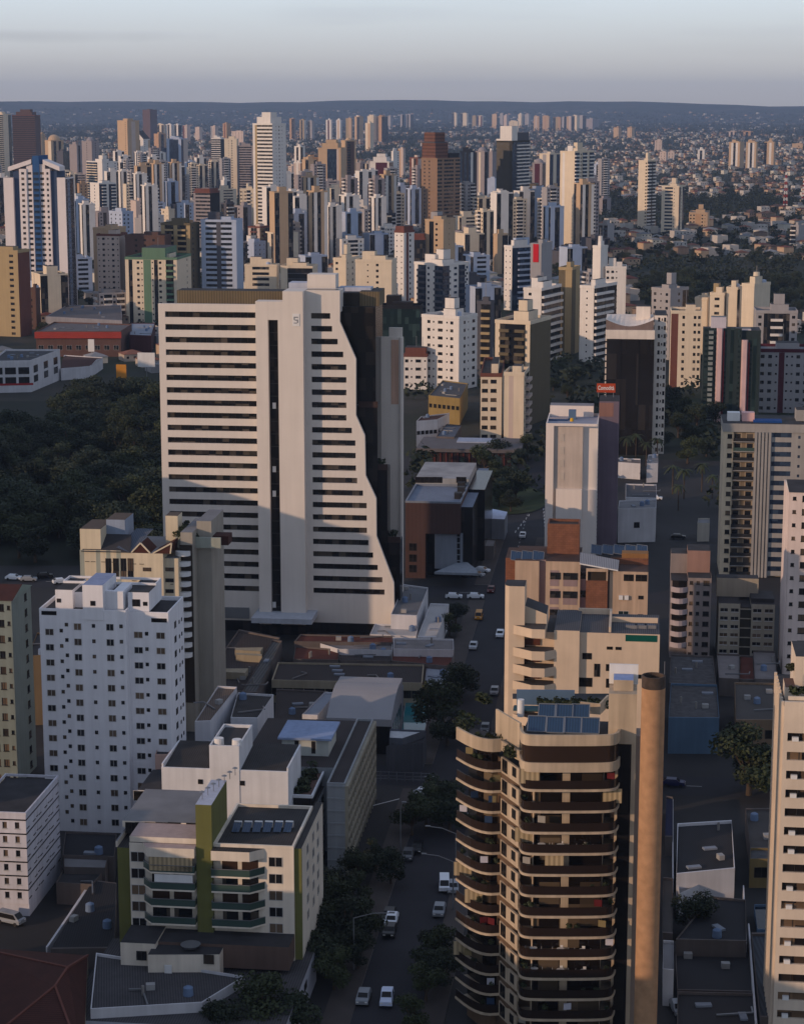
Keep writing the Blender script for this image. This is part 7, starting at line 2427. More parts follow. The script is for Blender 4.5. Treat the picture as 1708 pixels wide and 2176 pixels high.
def black_slab():
    B = Bld('black_slab_tower', 'black glass slab tower with a pale curved crown and a white dotted side', 'tower', 1284, 966)
    Q = crop(1123.6, 451.6, 0.3421)
    um = lambda a, c, yl=0.0: B.uz(*Q(a, c)[0], yl)
    x1 = um(775, 900)[0]
    zt = um(600, 730)[1]
    zb = um(600, 785)[1]
    wm = wall((0.90, 0.86, 0.82))
    b = MB()
    xs = [0, x1 * .3, x1 * .42, x1 * .68, x1 * .92, x1]
    for i, (p, q) in enumerate(zip(xs, xs[1:])):
        b.box(p, q, 0.25 if i % 2 else 0.0, 18, 0, zb, 0)
    B.part('wall', b, [glassmat('slab_glass', (0.014, 0.012, 0.011), (0.035, 0.03, 0.026), 0.4, cell=(3.5, 40, 9))])
    b = MB().box(-0.4, x1 + 0.1, -0.5, 18, zb, zt, 0)
    zc = um(600, 690)[1]
    i = 10
    for k in range(i):
        f0, f1 = k / i, (k + 1) / i
        z = lambda f: zt + 3.6 - 2.6 * math.sin(f * math.pi) * 0.9
        b.poly([(-0.4 + x1 * f0, 0.6, zt), (-0.4 + x1 * f1, 0.6, zt), (-0.4 + x1 * f1, 0.6, z(f1)), (-0.4 + x1 * f0, 0.6, z(f0))], 1)
        b.poly([(-0.4 + x1 * f0, 0.6, z(f0)), (-0.4 + x1 * f1, 0.6, z(f1)), (-0.4 + x1 * f1, 18, zt + 3.8), (-0.4 + x1 * f0, 18, zt + 3.8)], 0)
    B.part('crown', b, [wm, wall((0.48, 0.42, 0.40))])
    xr = um(850, 900)[0]
    b = MB()
    wins = []
    zr = um(800, 640, 4)[1]
    face(b, (x1, 4), (1, 0), xr - x1, zr, 17, 'woso', 0, wins, 'd')
    b.box(x1, xr, 4.3, 24, 0, zr, 0, 1, bottom=False)
    B.part('white_wing', b, [wm, ROOF, GLASS])
    put_windows(wins, B.root)
    q = um(700, 600, 10)
    B.part('lift_house', MB().box(q[0] - 2, q[0] + 3, 9, 14, zt, q[1] + 1, 0, 1), [wm, ROOF])
    b = MB()
    for k in range(17):
        b.box(-0.5, -0.02, 0.5, 2.0, 6 + k * zb / 18, 7.6 + k * zb / 18, 0)
    B.part('side_fins', b, [wm])
    # two pier tower, pink and teal
    T = Bld('pink_pier_tower', 'dark teal tower with two pale pink rounded piers', 'tower', 1490, 896)
    C = lambda a, c: (1407.8 + 0.1757 * a, 664.0 + 0.1757 * c)
    um = lambda a, c, yl=0.0: T.uz(*C(a, c), yl)
    zt = um(560, 190)[1]
    pm = wall((0.84, 0.72, 0.72))
    x = [um(v, 500)[0] for v in (455, 540, 640, 725, 780, 860, 945, 1030, 1130, 1180)]
    b = MB()
    tl = mat('dark_teal', (0.022, 0.036, 0.037), streak=0.1)
    n = 18
    face(b, (0, 1), (1, 0), x[2], zt, n, 'Obo', 0)
    face(b, (x[3], 1), (1, 0), x[6] - x[3], zt, n, 'owgwo', 0)
    face(b, (x[7], 1), (1, 0), x[9] - x[7], zt - 4, n, 'ogw', 0)
    b.box(0, x[9], 2.5, 16, 0, zt - 1, 0, 3, bottom=False)
    T.part('wall', b, [tl, wall((0.55, 0.58, 0.58)), GLASSG, ROOF])
    for (p, q, d) in ((2, 3, 0), (6, 7, 4.5)):
        b = MB()
        pl = [(x[p], 1.5), (x[p] + 0.6, -0.5), (x[q] - 0.6, -0.5), (x[q], 1.5)]
        b.prism(pl, 0, zt - d, 0)
        T.part('pier', b, [pm])
        MB().box(x[q], x[q] + 0.5, 0.3, 1.0, 0, zt - d - 1, 0).build('red_rib', [wall((0.42, 0.12, 0.15))], T.root)
        T.part('roof_room', MB().box(x[p] - 2, x[q] + 1, 3, 9, zt - 1, zt + 4 - d, 0, 1), [wall((0.80, 0.78, 0.82)), ROOFL])
    FOOT.append((Vector((B.o.x + 10, B.o.y + 9)), 24, (1284, 1414, 640, B.o.y)))
    FOOT.append((Vector((T.o.x + 10, T.o.y + 9)), 24, (1488, 1612, 690, T.o.y)))
# ================================================================= ground, streets, haze, houses, woods, cars
def hills(x, y):
    k = min(1.0, max(0.0, (y - 12800.0) / 3200.0))
    k = k * k * (3 - 2 * k)
    r = 140 - 0.009 * x + 9 * math.sin(x * 0.0011 + 0.7) + 6 * math.sin(x * 0.0033 + 2) + 3 * math.sin(x * 0.011)
    if y > 16000:
        r -= (y - 16000) * 0.02
    return k * r + 10 * k * math.sin(y * 0.002 + x * 0.0008)
def setting():
    # ground: one sheet to the horizon
    xs = [-6500 + 250 * i for i in range(53)]
    ys = [-900, -300, 0, 300, 600, 1000, 1500, 2200, 3200, 4500, 6000, 7500, 9000] + [9500 + 350 * i for i in range(24)] + [20000]
    b = MB()
    n = len(xs)
    for y in ys:
        b.v += [(x, y, hills(x, y) if y > 9400 else 0.0) for x in xs]
    for j in range(len(ys) - 1):
        for i in range(n - 1):
            b.f.append((j * n + i, j * n + i + 1, (j + 1) * n + i + 1, (j + 1) * n + i))
            b.m.append(0)
    m = bpy.data.materials.new('city_ground')
    m.use_nodes = True
    t = m.node_tree
    p = t.nodes['Principled BSDF']
    p.inputs['Roughness'].default_value = 0.95
    p.inputs['Specular IOR Level'].default_value = 0.1
    co = t.nodes.new('ShaderNodeTexCoord')
    a = t.nodes.new('ShaderNodeTexNoise')
    a.inputs['Scale'].default_value = 0.0045
    a.inputs['Detail'].default_value = 9
    a.inputs['Roughness'].default_value = 0.65
    r = t.nodes.new('ShaderNodeValToRGB')
    e = r.color_ramp.elements
    e[0].position, e[0].color = 0.36, (0.028, 0.040, 0.020, 1)
    e[1].position, e[1].color = 0.70, (0.105, 0.085, 0.070, 1)
    q = r.color_ramp.elements.new(0.52)
    q.color = (0.042, 0.045, 0.038, 1)
    t.links.new(co.outputs['Object'], a.inputs['Vector'])
    t.links.new(a.outputs['Fac'], r.inputs['Fac'])
    t.links.new(r.outputs['Color'], p.inputs['Base Color'])
    struct(b.build('ground', [m]))
    # sheets on the ground: yards, streets, pavements, markings
    def sheet(name, pts, z, m):
        MBx = MB().poly([(p[0], p[1], z) for p in pts])
        struct(MBx.build(name, [m]))
    def strip(name, s0, t0, s1, t1, w, z, m):
        a, c = G(s0, t0), G(s1, t1)
        d = (c - a).normalized()
        q = Vector((-d.y, d.x, 0)) * w / 2
        sheet(name, [a - q, c - q, c + q, a + q], z, m)
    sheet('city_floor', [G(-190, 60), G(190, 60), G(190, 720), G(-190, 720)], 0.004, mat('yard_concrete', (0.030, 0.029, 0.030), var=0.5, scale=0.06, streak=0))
    ms = -32.0
    def walk(s0, t0, s1, t1):                             # a raised pavement with its kerb
        a = [G(s0, t0), G(s1, t0), G(s1, t1), G(s0, t1)]
        struct(MB().prism([(p.x, p.y) for p in a], 0.0, 0.16, 1, 0).build('pavement', [PAVE, CONC]))
    for (t0, t1) in ((120, 357), (372, 504), (521, 582)):
        walk(ms - 8.5, t0, ms - 4.6, t1)
        walk(ms + 4.6, t0, ms + 8.0, t1)
    strip('road', ms, 100, ms, 640, 9.2, 0.03, ASPH)
    strip('road', -60, 364.5, 120, 364.5, 11.0, 0.034, ASPH)
    strip('road', -160, 512, 160, 512, 13.0, 0.038, ASPH)
    strip('road', 20, 590, 160, 590, 16.0, 0.026, ASPH)
    strip('road', -36, 512, -30, 700, 16.0, 0.042, ASPH)
    strip('grass_verge', 30, 604, 150, 604, 9.0, 0.05, GRASS)
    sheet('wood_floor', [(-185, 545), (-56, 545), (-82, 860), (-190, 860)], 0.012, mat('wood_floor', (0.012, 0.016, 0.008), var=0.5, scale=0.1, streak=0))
    # round green island left of the pink tower
    c = P(1075, 1060)
    b = MB()
    b.poly([(c.x + 13 * math.cos(k * .2618), c.y + 26 * math.sin(k * .2618), 0.25) for k in range(24)])
    struct(b.build('grass_island', [GRASS]))
    def mark(s, t, w, l, a=0.0):
        o = G(s, t, 0.046)
        d, e = RV * math.cos(a) + BV * math.sin(a), BV * math.cos(a) - RV * math.sin(a)
        sheet('road_marking', [o - d * w - e * l, o + d * w - e * l, o + d * w + e * l, o - d * w + e * l], 0.048, PAINTW)
    for i in range(7):
        mark(ms - 5.5 + i * 1.3, 355.5, 0.3, 1.9, 0.35)
    mark(ms - 10, 350, 0.15, 6, -0.8)
    for i in range(9):
        mark(ms + 2 + i * 1.4, 560, 0.4, 1.6)
    for i in range(6):
        mark(ms - 2 + i * 0.5, 590 + i * 5, 0.12, 1.6)
        mark(ms + 6 - i * 0.3, 600 + i * 5, 0.12, 1.6)
    for i in range(26):                                   # worn centre dashes, edge lines of the parking lanes
        mark(ms, 525 + i * 5, 0.06, 1.0)
    for i in range(14):
        mark(-60 + i * 12, 364.5, 1.4, 0.07)
        mark(-150 + i * 18, 512, 1.6, 0.08)
    # haze: one even block of air round everything
    h = MB().box(-6900, 6900, -950, 20400, -1.5, 330)
    m = bpy.data.materials.new('haze')
    m.use_nodes = True
    t = m.node_tree
    t.nodes.clear()
    o = t.nodes.new('ShaderNodeOutputMaterial')
    v = t.nodes.new('ShaderNodeVolumePrincipled')
    v.inputs['Density'].default_value = HAZE
    v.inputs['Color'].default_value = (0.45, 0.64, 1.0, 1)
    t.links.new(v.outputs[0], o.inputs['Volume'])
    struct(h.build('haze', [m]), 'stuff')
HAZE = 4.2e-5

# ----------------------------------------------------------------- small houses and trees of the suburbs
def visible(p, z=3.0):
    """picture place of a ground point, or None when a tower stands before it"""
    c = p[1] * CP + (CH - z) * SP
    x = HX + F * p[0] / c
    y = HY - F * ((z - CH) * CP + p[1] * SP) / c
    if not (-10 < x < 1718 and y < 2190):
        return None
    for (q, rr, (x0, x1, yt, Yd)) in FOOT:
        if Yd < p[1] and x0 < x < x1 and y > yt:
            return None
    return x, y
def free(p, r=0.0):
    for (q, rr, _) in FOOT:
        dx, dy = p[0] - q.x, p[1] - q.y
        if dx * dx + dy * dy < (rr + r) ** 2:
            return False
    return True
HOUSEM = []
def house_mesh(i):
    rn = random.Random(500 + i)
    w, d, h = rn.uniform(8, 15), rn.uniform(8, 13), rn.choice((3.4, 3.6, 6.2, 6.6))
    wc = [(.76, .74, .72), (.72, .67, .62), (.74, .64, .54), (.60, .60, .61), (.80, .78, .73), (.54, .47, .42)][i % 6]
    flat = i % 3 == 0
    b = MB()
    b.box(-w / 2, w / 2, -d / 2, d / 2, 0, h, 0)
    for k in range(3):
        x = -w / 2 + (k + .5) * w / 3
        b.box(x - .7, x + .7, -d / 2 - .05, -d / 2 - .003, h - 2.2, h - 1.0, 1)
    r = MB()
    if flat:
        r.poly([(-w / 2 + .2, -d / 2 + .2, h + .05), (w / 2 - .2, -d / 2 + .2, h + .05), (w / 2 - .2, d / 2 - .2, h + .05), (-w / 2 + .2, d / 2 - .2, h + .05)], 0)
        parapet(r, -w / 2, w / 2, -d / 2, d / 2, h, h + .6, .2, 1)
    else:
        z = h + rn.uniform(1.3, 2.2)
        e, f = w / 2 + .5, d / 2 + .5
        g = max(0.0, (w - d) / 2)
        r.poly([(-e, -f, h), (e, -f, h), (g, 0, z), (-g, 0, z)], 0)
        r.poly([(e, f, h), (-e, f, h), (-g, 0, z), (g, 0, z)], 0)
        r.poly([(e, -f, h), (e, f, h), (g, 0, z)], 0)
        r.poly([(-e, f, h), (-e, -f, h), (-g, 0, z)], 0)
    rm = [ROOFL, mat('faded_tiles', (0.20, 0.085, 0.055), streak=0, rand=.3), mat('red_tiles', (0.16, 0.052, 0.036), streak=0, rand=.3), ROOFL, mat('grey_sheet', (0.22, 0.225, 0.24), streak=0, rand=.3), mat('brown_tiles', (0.10, 0.06, 0.045), streak=0, rand=.3)][i % 6]
    return (b.mesh('wall', [wall(wc), GLASS]), r.mesh('roof', [rm, wall(wc)]), b, r, [wall(wc), GLASS], [rm, wall(wc)], flat, i % 6)
MIDS, MIDM = [], []
def put_mid(x, y, k):
    """the lesser blocks that fill the gaps between the towers"""
    if not MIDM:
        for i in range(18):
            rn = random.Random(900 + i)
            w, d, fl = (rn.uniform(12, 20), rn.uniform(12, 18), rn.choice((3, 5, 7, 9, 11))) if i < 9 else (rn.uniform(9, 13), rn.uniform(10, 15), rn.choice((13, 15, 17, 19)))
            c, nm = [('w', 'white'), ('g', 'grey'), ('c', 'cream'), ('l', 'pale blue'), ('m', 'mauve grey'), ('p', 'pinkish'), ('w', 'white'), ('g', 'grey'), ('e', 'dark grey'), ('w', 'white'), ('c', 'cream'), ('t', 'tan'), ('w', 'white'), ('g', 'grey'), ('c', 'cream'), ('m', 'mauve grey'), ('w', 'white'), ('l', 'pale blue')][i]
            b = MB()
            H = fl * 3.0 + 1
            box_walls(b, w, d, H, (rn.choice(('oosoo', 'wbow', 'obobo', 'whw', 'ogwgo') if i < 9 else ('wgw', 'xgwx', 'wob', 'whw', 'gwg')), rn.choice(('woow', 'bwb')), 'w', rn.choice(('woow', 'obo', 'gwwg'))), fl)
            r = MB()
            parapet(r, -.1, w + .1, -.1, d + .1, H - .2, H + .8, .3)
            r.box(w * .2, w * .6, d * .3, d * .7, H, H + rn.uniform(2, 5), 0, 1)
            r.cyl(w * .8, d * .3, 1, H, H + 1.8, 10, 0)
            MIDM.append((b.mesh('wall', [wall(PC[c]), wall(PC['w']), GLASS, ROOF]), r.mesh('roof', [wall(PC[c]), ROOF]), nm, fl))
    m = MIDM[int(k * 1e5) % 9 + (9 if y > 1550 and int(k * 1e7) % 10 < 6 else 0)]
    z = 'in the gaps behind the striped tower' if y < 1300 else 'among the middle towers' if y < 1800 else 'among the far towers'
    lab = '%s block of about %s storeys %s' % (m[2], {3: 'three', 5: 'five', 7: 'seven', 9: 'nine', 11: 'eleven', 13: 'thirteen', 15: 'fifteen', 17: 'seventeen', 19: 'nineteen'}[m[3]], z)
    o = thing('apartment_block', lab, 'apartment block', (x, y, 0), R(24) + (1.5708 if k > .3 else 0), 'lesser blocks: ' + lab)
    link('wall', m[0], o)
    link('roof', m[1], o)
    FOOT.append((Vector((x, y)), 15, (0, 0, 0, 0)))
LAB = ['white flat-roofed', 'beige house with faded orange tiles,', 'tan house with red tiles,', 'grey flat-roofed', 'white house with grey sheet roof,', 'brown house with brown tiles,']
def suburbs():
    rn = random.Random(77)
    for i in range(12):
        HOUSEM.append(house_mesh(i))
    cells = []
    ca, sa = math.cos(R(24)), math.sin(R(24))
    Y = 640.0
    nh = 0
    lots, trees = [], []
    step = 17.0
    for band, (y0, y1, sx, sy) in enumerate(((620, 1600, 18, 22), (1600, 3200, 16, 19), (3200, 5600, 23, 27), (5600, 9400, 38, 46), (9400, 14500, 70, 90))):
        hw = 0.275 * y1 + 60
        i0 = int((-hw * 1.2 - y1 * .5) / sx)
        for i in range(i0, int((hw * 1.2 + y1 * .5) / sx)):
            for j in range(int((y0 * .75 - hw * .5) / sy), int((y1 * 1.1 + hw * .6) / sy)):
                u, v = i * sx, j * sy
                if i % 7 == 0 or j % 5 == 0 and band < 2:
                    continue
                x = u * ca - v * sa + rn.uniform(-3, 3)
                y = u * sa + v * ca + rn.uniform(-3, 3)
                if not y0 <= y < y1 or abs(x) > 0.265 * y + 40:
                    continue
                cells.append((x, y, band, rn.random(), rn.random()))
    rn.shuffle(cells)
    def gpark(x, y):                                       # the dark wood on the right, green gaps elsewhere
        q = (x - 0.145 * y) / (0.075 * y)
        if 1240 < y < 1660 and x > 0.112 * y:
            return True
        if x < -0.075 * y and 480 < y < 900:
            return True
        return math.sin(x * .0041 + 1.3) + math.sin(y * .0027 + x * .0016) + .6 * math.sin(x * .011 - y * .006) > 1.25
    for (x, y, band, q, k) in cells:
        p = (x, y)
        if y < 1000 and not free(p, 3):
            continue
        if not free(p, 0):
            continue
        wood = gpark(x, y)
        if not wood and 1150 < y < 3400 and x < 0.10 * y and q > .52 and k < .68 and free(p, 5) and len(MIDS) < 270 and visible(p, 12) is not None:
            MIDS.append((x, y, k))
            continue
        if not wood and q < (0.55, 0.44, 0.33, 0.28, 0.24)[band]:
            lots.append((x, y, band, k))
        elif q < .97:
            trees.append((x, y, band, k, wood))
    for i, (x, y, k) in enumerate(MIDS):
        put_mid(x, y, k)
    # the nearest houses in view stand on their own, the rest are one mass
    lots.sort(key=lambda h: h[1])
    single, mass = [], []
    for h in lots:
        if len(single) < 292 and h[1] > 640 and visible((h[0], h[1])) is not None:
            single.append(h)
        else:
            mass.append(h)
    zones = ((900, 'between the near towers'), (1300, 'in the middle of the towers'), (1e9, 'by the dark wood and the slim towers'))
    for (x, y, band, k) in single:
        i = int(k * 1e6) % 12
        m = HOUSEM[i]
        z = next(t for lim, t in zones if y < lim)
        lab = LAB[m[7]] + (' house ' if m[7] in (0, 3) else ' ') + z
        o = thing('low_house', lab, 'house', (x, y, 0), R(24) + (math.pi / 2 if k > .5 else 0), lab.replace(',', '') + ' group')
        o['group'] = 'houses: ' + lab
        o.scale = (.85, .85, .95)
        link('wall', m[0], o)
        link('roof', m[1], o)
    far = MB()
    FM = []
    MI = {}
    for (x, y, band, k) in mass:
        m = HOUSEM[int(k * 1e6) % 12]
        s = (0.9, 0.74, 0.78, 0.92, 1.25)[band]
        hz = hills(x, y)
        an = R(24) + (math.pi / 2 if k > .5 else 0)
        c, sn = math.cos(an) * s, math.sin(an) * s
        for bb, mm in ((m[2], m[4]), (m[3], m[5])):
            i = len(far.v)
            zs = 1.0 if band < 3 else 1.25
            far.v += [(x + c * v[0] - sn * v[1], y + sn * v[0] + c * v[1], hz + v[2] * zs) for v in bb.v]
            for f, q in zip(bb.f, bb.m):
                if mm[q].name not in MI:
                    MI[mm[q].name] = len(FM)
                    FM.append(mm[q])
                far.f.append(tuple(i + w for w in f))
                far.m.append(MI[mm[q].name])
    o = far.build('far_houses', FM)
    tag(o, 'pale and red roofed little houses spread over the far suburbs to the hills', 'houses', kind='stuff')
    # trees
    trees.sort(key=lambda h: h[1])
    fm = MB()
    n1 = 0
    for (x, y, band, k, wood) in trees:
        if n1 < 70 and not wood and y > 600 and visible((x, y), 8) is not None:
            n1 += 1
            put_tree((x, y), 0.8 + .5 * k, k * 50, int(k * 1e5), 'dark green tree among the houses and towers of the middle city', 'trees among the houses')
            continue
        if wood and y < 900 and x < 0:
            continue
        s = (1.0, 0.8, 1.2, 2.0, 3.6)[band] * (1.2 if wood else .9)
        hz = hills(x, y)
        r2 = random.Random(k)
        for _ in range(1 if band > 1 else 2):
            cx, cy = x + r2.uniform(-4, 4) * s, y + r2.uniform(-4, 4) * s
            rr = r2.uniform(3.2, 5.5) * s
            zz = min(rr, r2.uniform(3.4, 5.8) * (s ** .5))
            leafquads(fm, r2, (cx, cy, hz + zz * .95), rr, rr, zz, 26 if band < 2 else 12, 1.35 * s if band > 1 else 1.25, 0, .5)
    o = fm.build('far_treetops', [LEAFD])
    tag(o, 'dark tree crowns mixed through the far suburbs', 'trees', kind='stuff')

def woods():
    rn = random.Random(12)
    n = 0
    # the dark wood left of the striped tower
    k = 0
    while k < 185 and n < 6000:
        n += 1
        x, y = rn.uniform(-175, -62), rn.uniform(545, 850)
        if x < -0.2 * y - 6 or x > -0.108 * y - 3:
            continue
        px = HX + F * x / (y * CP + CH * SP)
        if y > 765 and px < 135:
            continue
        k += 1
        put_tree((x, y), rn.uniform(1.3, 2.1), rn.uniform(0, 6), 2 * k + 2, 'dark rounded tree in the shaded wood beside the striped tower', 'trees of the shaded wood', squash=rn.uniform(.8, 1.05))
    # street and yard trees
    L_ = [((978, 1480), 1.15, 'dense dark street tree beside the rust red roofs'), ((935, 1560), 1.5, 'big dark street tree by the turquoise pool'), ((950, 1585), 1.1, 'dark street tree beside the crossing'),
          ((1590, 1690), 1.8, 'big round tree beside the striped block'), ((1625, 1680), 1.4, 'second crown against the striped block side'), ((1476, 1990), 0.95, 'small tree in the dark yard behind the tan cylinder'),
          ((955, 1352), 0.8, 'bush row behind the white terrace'), ((968, 1325), 0.8, 'bushy tree at the terrace corner'),
          ((905, 1760), 1.0, 'street tree left of the wavy tower'), ((935, 1735), 1.15, 'taller street tree against the wavy tower'), ((875, 1775), .9, 'street tree by the dark parked car'),
          ((955, 1770), 1.05, 'street tree shading the pavement at the wavy tower'), ((830, 1880), .8, 'rounded street tree on the left pavement'), ((745, 1930), .8, 'clipped tree in the yard of the long narrow block'),
          ((700, 1990), 1.1, 'tree beside the green block side wall'), ((670, 2010), 1.0, 'tree at the corner of the green block'), ((735, 2020), 1.25, 'broad tree over the left pavement'), ((770, 2000), .9, 'tree beside the street lamp'), ((650, 1930), 1.2, 'tall dark tree between the green block and the long narrow block'), ((690, 1935), 1.0, 'dark tree in the gap behind the green block side'), ((720, 1975), 1.2, 'wide dark tree over the yard by the green block'), ((668, 2080), 1.0, 'dark tree beside the podium corner'), ((710, 2105), .8, 'bushy tree on the pavement below the podium'), ((800, 1850), .8, 'small dark tree by the long narrow block'), ((760, 1880), .9, 'dark tree at the foot of the long narrow block'),
          ((690, 2060), 1.05, 'tree before the podium wall'), ((760, 2060), .8, 'low tree under the street lamp'), ((920, 2060), .9, 'street tree at the foot of the wavy tower'), ((935, 2095), .85, 'second street tree at the foot of the wavy tower'),
          ((905, 2130), .75, 'small street tree near the bottom edge'), ((930, 2030), .7, 'small street tree by the red gate'), ((545, 2215), 1.3, 'tree top at the bottom edge before the warehouse'), ((620, 2210), 1.1, 'second tree top at the bottom edge'), ((480, 2230), 1.0, 'third tree top at the bottom edge'),
          ((880, 2190), .7, 'bush at the bottom edge right of the street')]
    for i, (p, s, lab) in enumerate(L_):
        q = P(*p)
        put_tree(q, s, i * 1.3, i + 2, lab)
    for i in range(26):                                    # trees on the island and round the dark side streets
        x, y = [(1075, 1040), (1050, 1045), (1095, 1062), (1060, 1078), (1085, 1088), (1030, 1010), (1060, 985), (1100, 1000), (1120, 975), (1220, 820), (1190, 800), (1235, 800), (1205, 850), (1175, 830), (1420, 900), (1450, 890), (1480, 905), (1440, 930), (1500, 930), (1470, 950), (1410, 950), (1520, 900), (1460, 985), (1500, 970), (1390, 880), (1425, 870)][i]
        put_tree(P(x, y), rn.uniform(.95, 1.5), i, i, 'dark tree ' + ('on the round green island and behind it' if i < 9 else 'on the shaded street below the curved balcony tower' if i < 14 else 'in the shaded garden by the black slab tower'), 'trees ' + ('of the island' if i < 9 else 'of the shaded street' if i < 14 else 'of the shaded garden'))
    for i in range(22):
        x, y = 640 + rn.uniform(-14, 40) + i * 1.5, 455 + i * 5
        put_tree(P(x, y), rn.uniform(1.2, 1.7), i, i, 'dark tree along the wide avenue beyond the striped tower', 'trees along the wide avenue')
    for i, (x, y) in enumerate(((1330, 985), (1350, 975), (1372, 990), (1395, 985), (1428, 1050), (1452, 1060), (1490, 1045), (1512, 1060), (1440, 1085))):
        put_palm(P(x, y), rn.uniform(.9, 1.2), i, 'palm tree beside the white clubhouse and the side road', 'palms by the clubhouse and side road')
    # the dark park on the right, its nearest crowns
    k = 0
    while k < 55:
        y = rn.uniform(1235, 1400)
        x = rn.uniform(.115, .2) * y
        if not free((x, y), 2):
            continue
        k += 1
        put_tree((x, y), rn.uniform(1.4, 2.1), rn.uniform(0, 6), k, 'dark tree at the near side of the park behind the cream towers', 'trees of the right park')

# ----------------------------------------------------------------- cars and lamps
CAR = {}
def car_mesh(kind):
    if kind in CAR:
        return CAR[kind]
    b, g = MB(), MB()
    L_, W_ = 4.2, 1.75
    pr = {'hatch': [(-2.1, .35), (-2.1, .85), (-1.9, .95), (-1.15, 1.0), (-.55, 1.45), (1.25, 1.47), (1.95, 1.0), (2.1, .9), (2.1, .35)],
          'pickup': [(-2.5, .45), (-2.5, 1.0), (-2.3, 1.1), (-1.2, 1.15), (-.6, 1.72), (.75, 1.74), (.95, 1.15), (2.5, 1.12), (2.5, .45)],
          'van': [(-2.2, .4), (-2.2, 1.0), (-1.9, 1.15), (-1.2, 1.85), (2.1, 1.9), (2.2, 1.7), (2.2, .4)]}[kind]
    w = W_ / 2
    k = lambda z: 1.0 if z < 1.05 else .86
    n = len(pr)
    for s in (-1, 1):
        pts = [(s * w * k(z), y, z) for y, z in pr]
        b.poly(pts if s < 0 else pts[::-1], 0)
    for (y0, z0), (y1, z1) in zip(pr, pr[1:] + pr[:1]):
        b.poly([(-w * k(z0), y0, z0), (w * k(z0), y0, z0), (w * k(z1), y1, z1), (-w * k(z1), y1, z1)], 0)
    i0 = 3 if kind != 'van' else 2
    (y0, z0), (y1, z1) = pr[i0], pr[i0 + 1]
    ny, nz_ = -(z1 - z0), (y1 - y0)
    q = (ny * ny + nz_ * nz_) ** .5
    oy, oz = ny / q * .02, nz_ / q * .02
    g.poly([(-w * .8, y0 + oy, z0 + oz), (w * .8, y0 + oy, z0 + oz), (w * .74, y1 + oy, z1 + oz), (-w * .74, y1 + oy, z1 + oz)], 0)
    ys, ye = pr[i0 + 1][0] + .1, (pr[i0 + 2][0] - .1)
    for s in (-1, 1):
        x = s * (w * .93 + .03)
        g.poly([(x, ys - .45, 1.06), (x, ye + .2, 1.06), (s * (w * .86 + .02), ye, pr[i0 + 1][1] - .1), (s * (w * .86 + .02), ys, pr[i0 + 1][1] - .1)], 0)
    if kind == 'hatch':
        g.poly([(w * .74, 1.32, 1.45), (-w * .74, 1.32, 1.45), (-w * .8, 1.93, 1.05), (w * .8, 1.93, 1.05)], 0)
    wh = MB()
    for k_ in range(12):
        a0, a1 = k_ * .5236, (k_ + 1) * .5236
        wh.poly([(-.1, .33 * math.cos(a0), .33 * math.sin(a0)), (-.1, .33 * math.cos(a1), .33 * math.sin(a1)), (.1, .33 * math.cos(a1), .33 * math.sin(a1)), (.1, .33 * math.cos(a0), .33 * math.sin(a0))], 0)
    for x in (-.1, .1):
        wh.poly([(x, .33 * math.cos(a * .5236), .33 * math.sin(a * .5236)) for a in range(12)], 0)
    lt = MB().box(-.18, .18, -.04, 0, -.08, .08, 0)
    CAR[kind] = (b, g.mesh('windows', [GLASSK]), wh.mesh('wheel', [DARK]), lt.mesh('headlight', [WHITE]), pr)
    return CAR[kind]
def put_car(px, py, a, kind, col, label, z=0.045, group=None):
    b, g, wh, lt, pr = car_mesh(kind)
    p = P(px, py, z)
    o = thing('parked_car' if kind != 'pickup' else 'pickup_truck', label, 'car' if kind == 'hatch' else 'pickup' if kind == 'pickup' else 'van', p, GA + a, group)
    m = mat('car_paint_%d_%d_%d' % tuple(int(c * 99) for c in col), lin(col), rough=.3, spec=.5, var=0, streak=0)
    b.build('body', [m], o)
    link('window', g, o)
    w = .82
    for y in (pr[0][0] + .75, pr[-1][0] - .8):
        for s in (-1, 1):
            link('wheel', wh, o, (s * w, y, .33))
    for s in (-1, 1):
        link('headlight', lt, o, (s * .6, pr[1][0] + .0, pr[1][1] - .15))
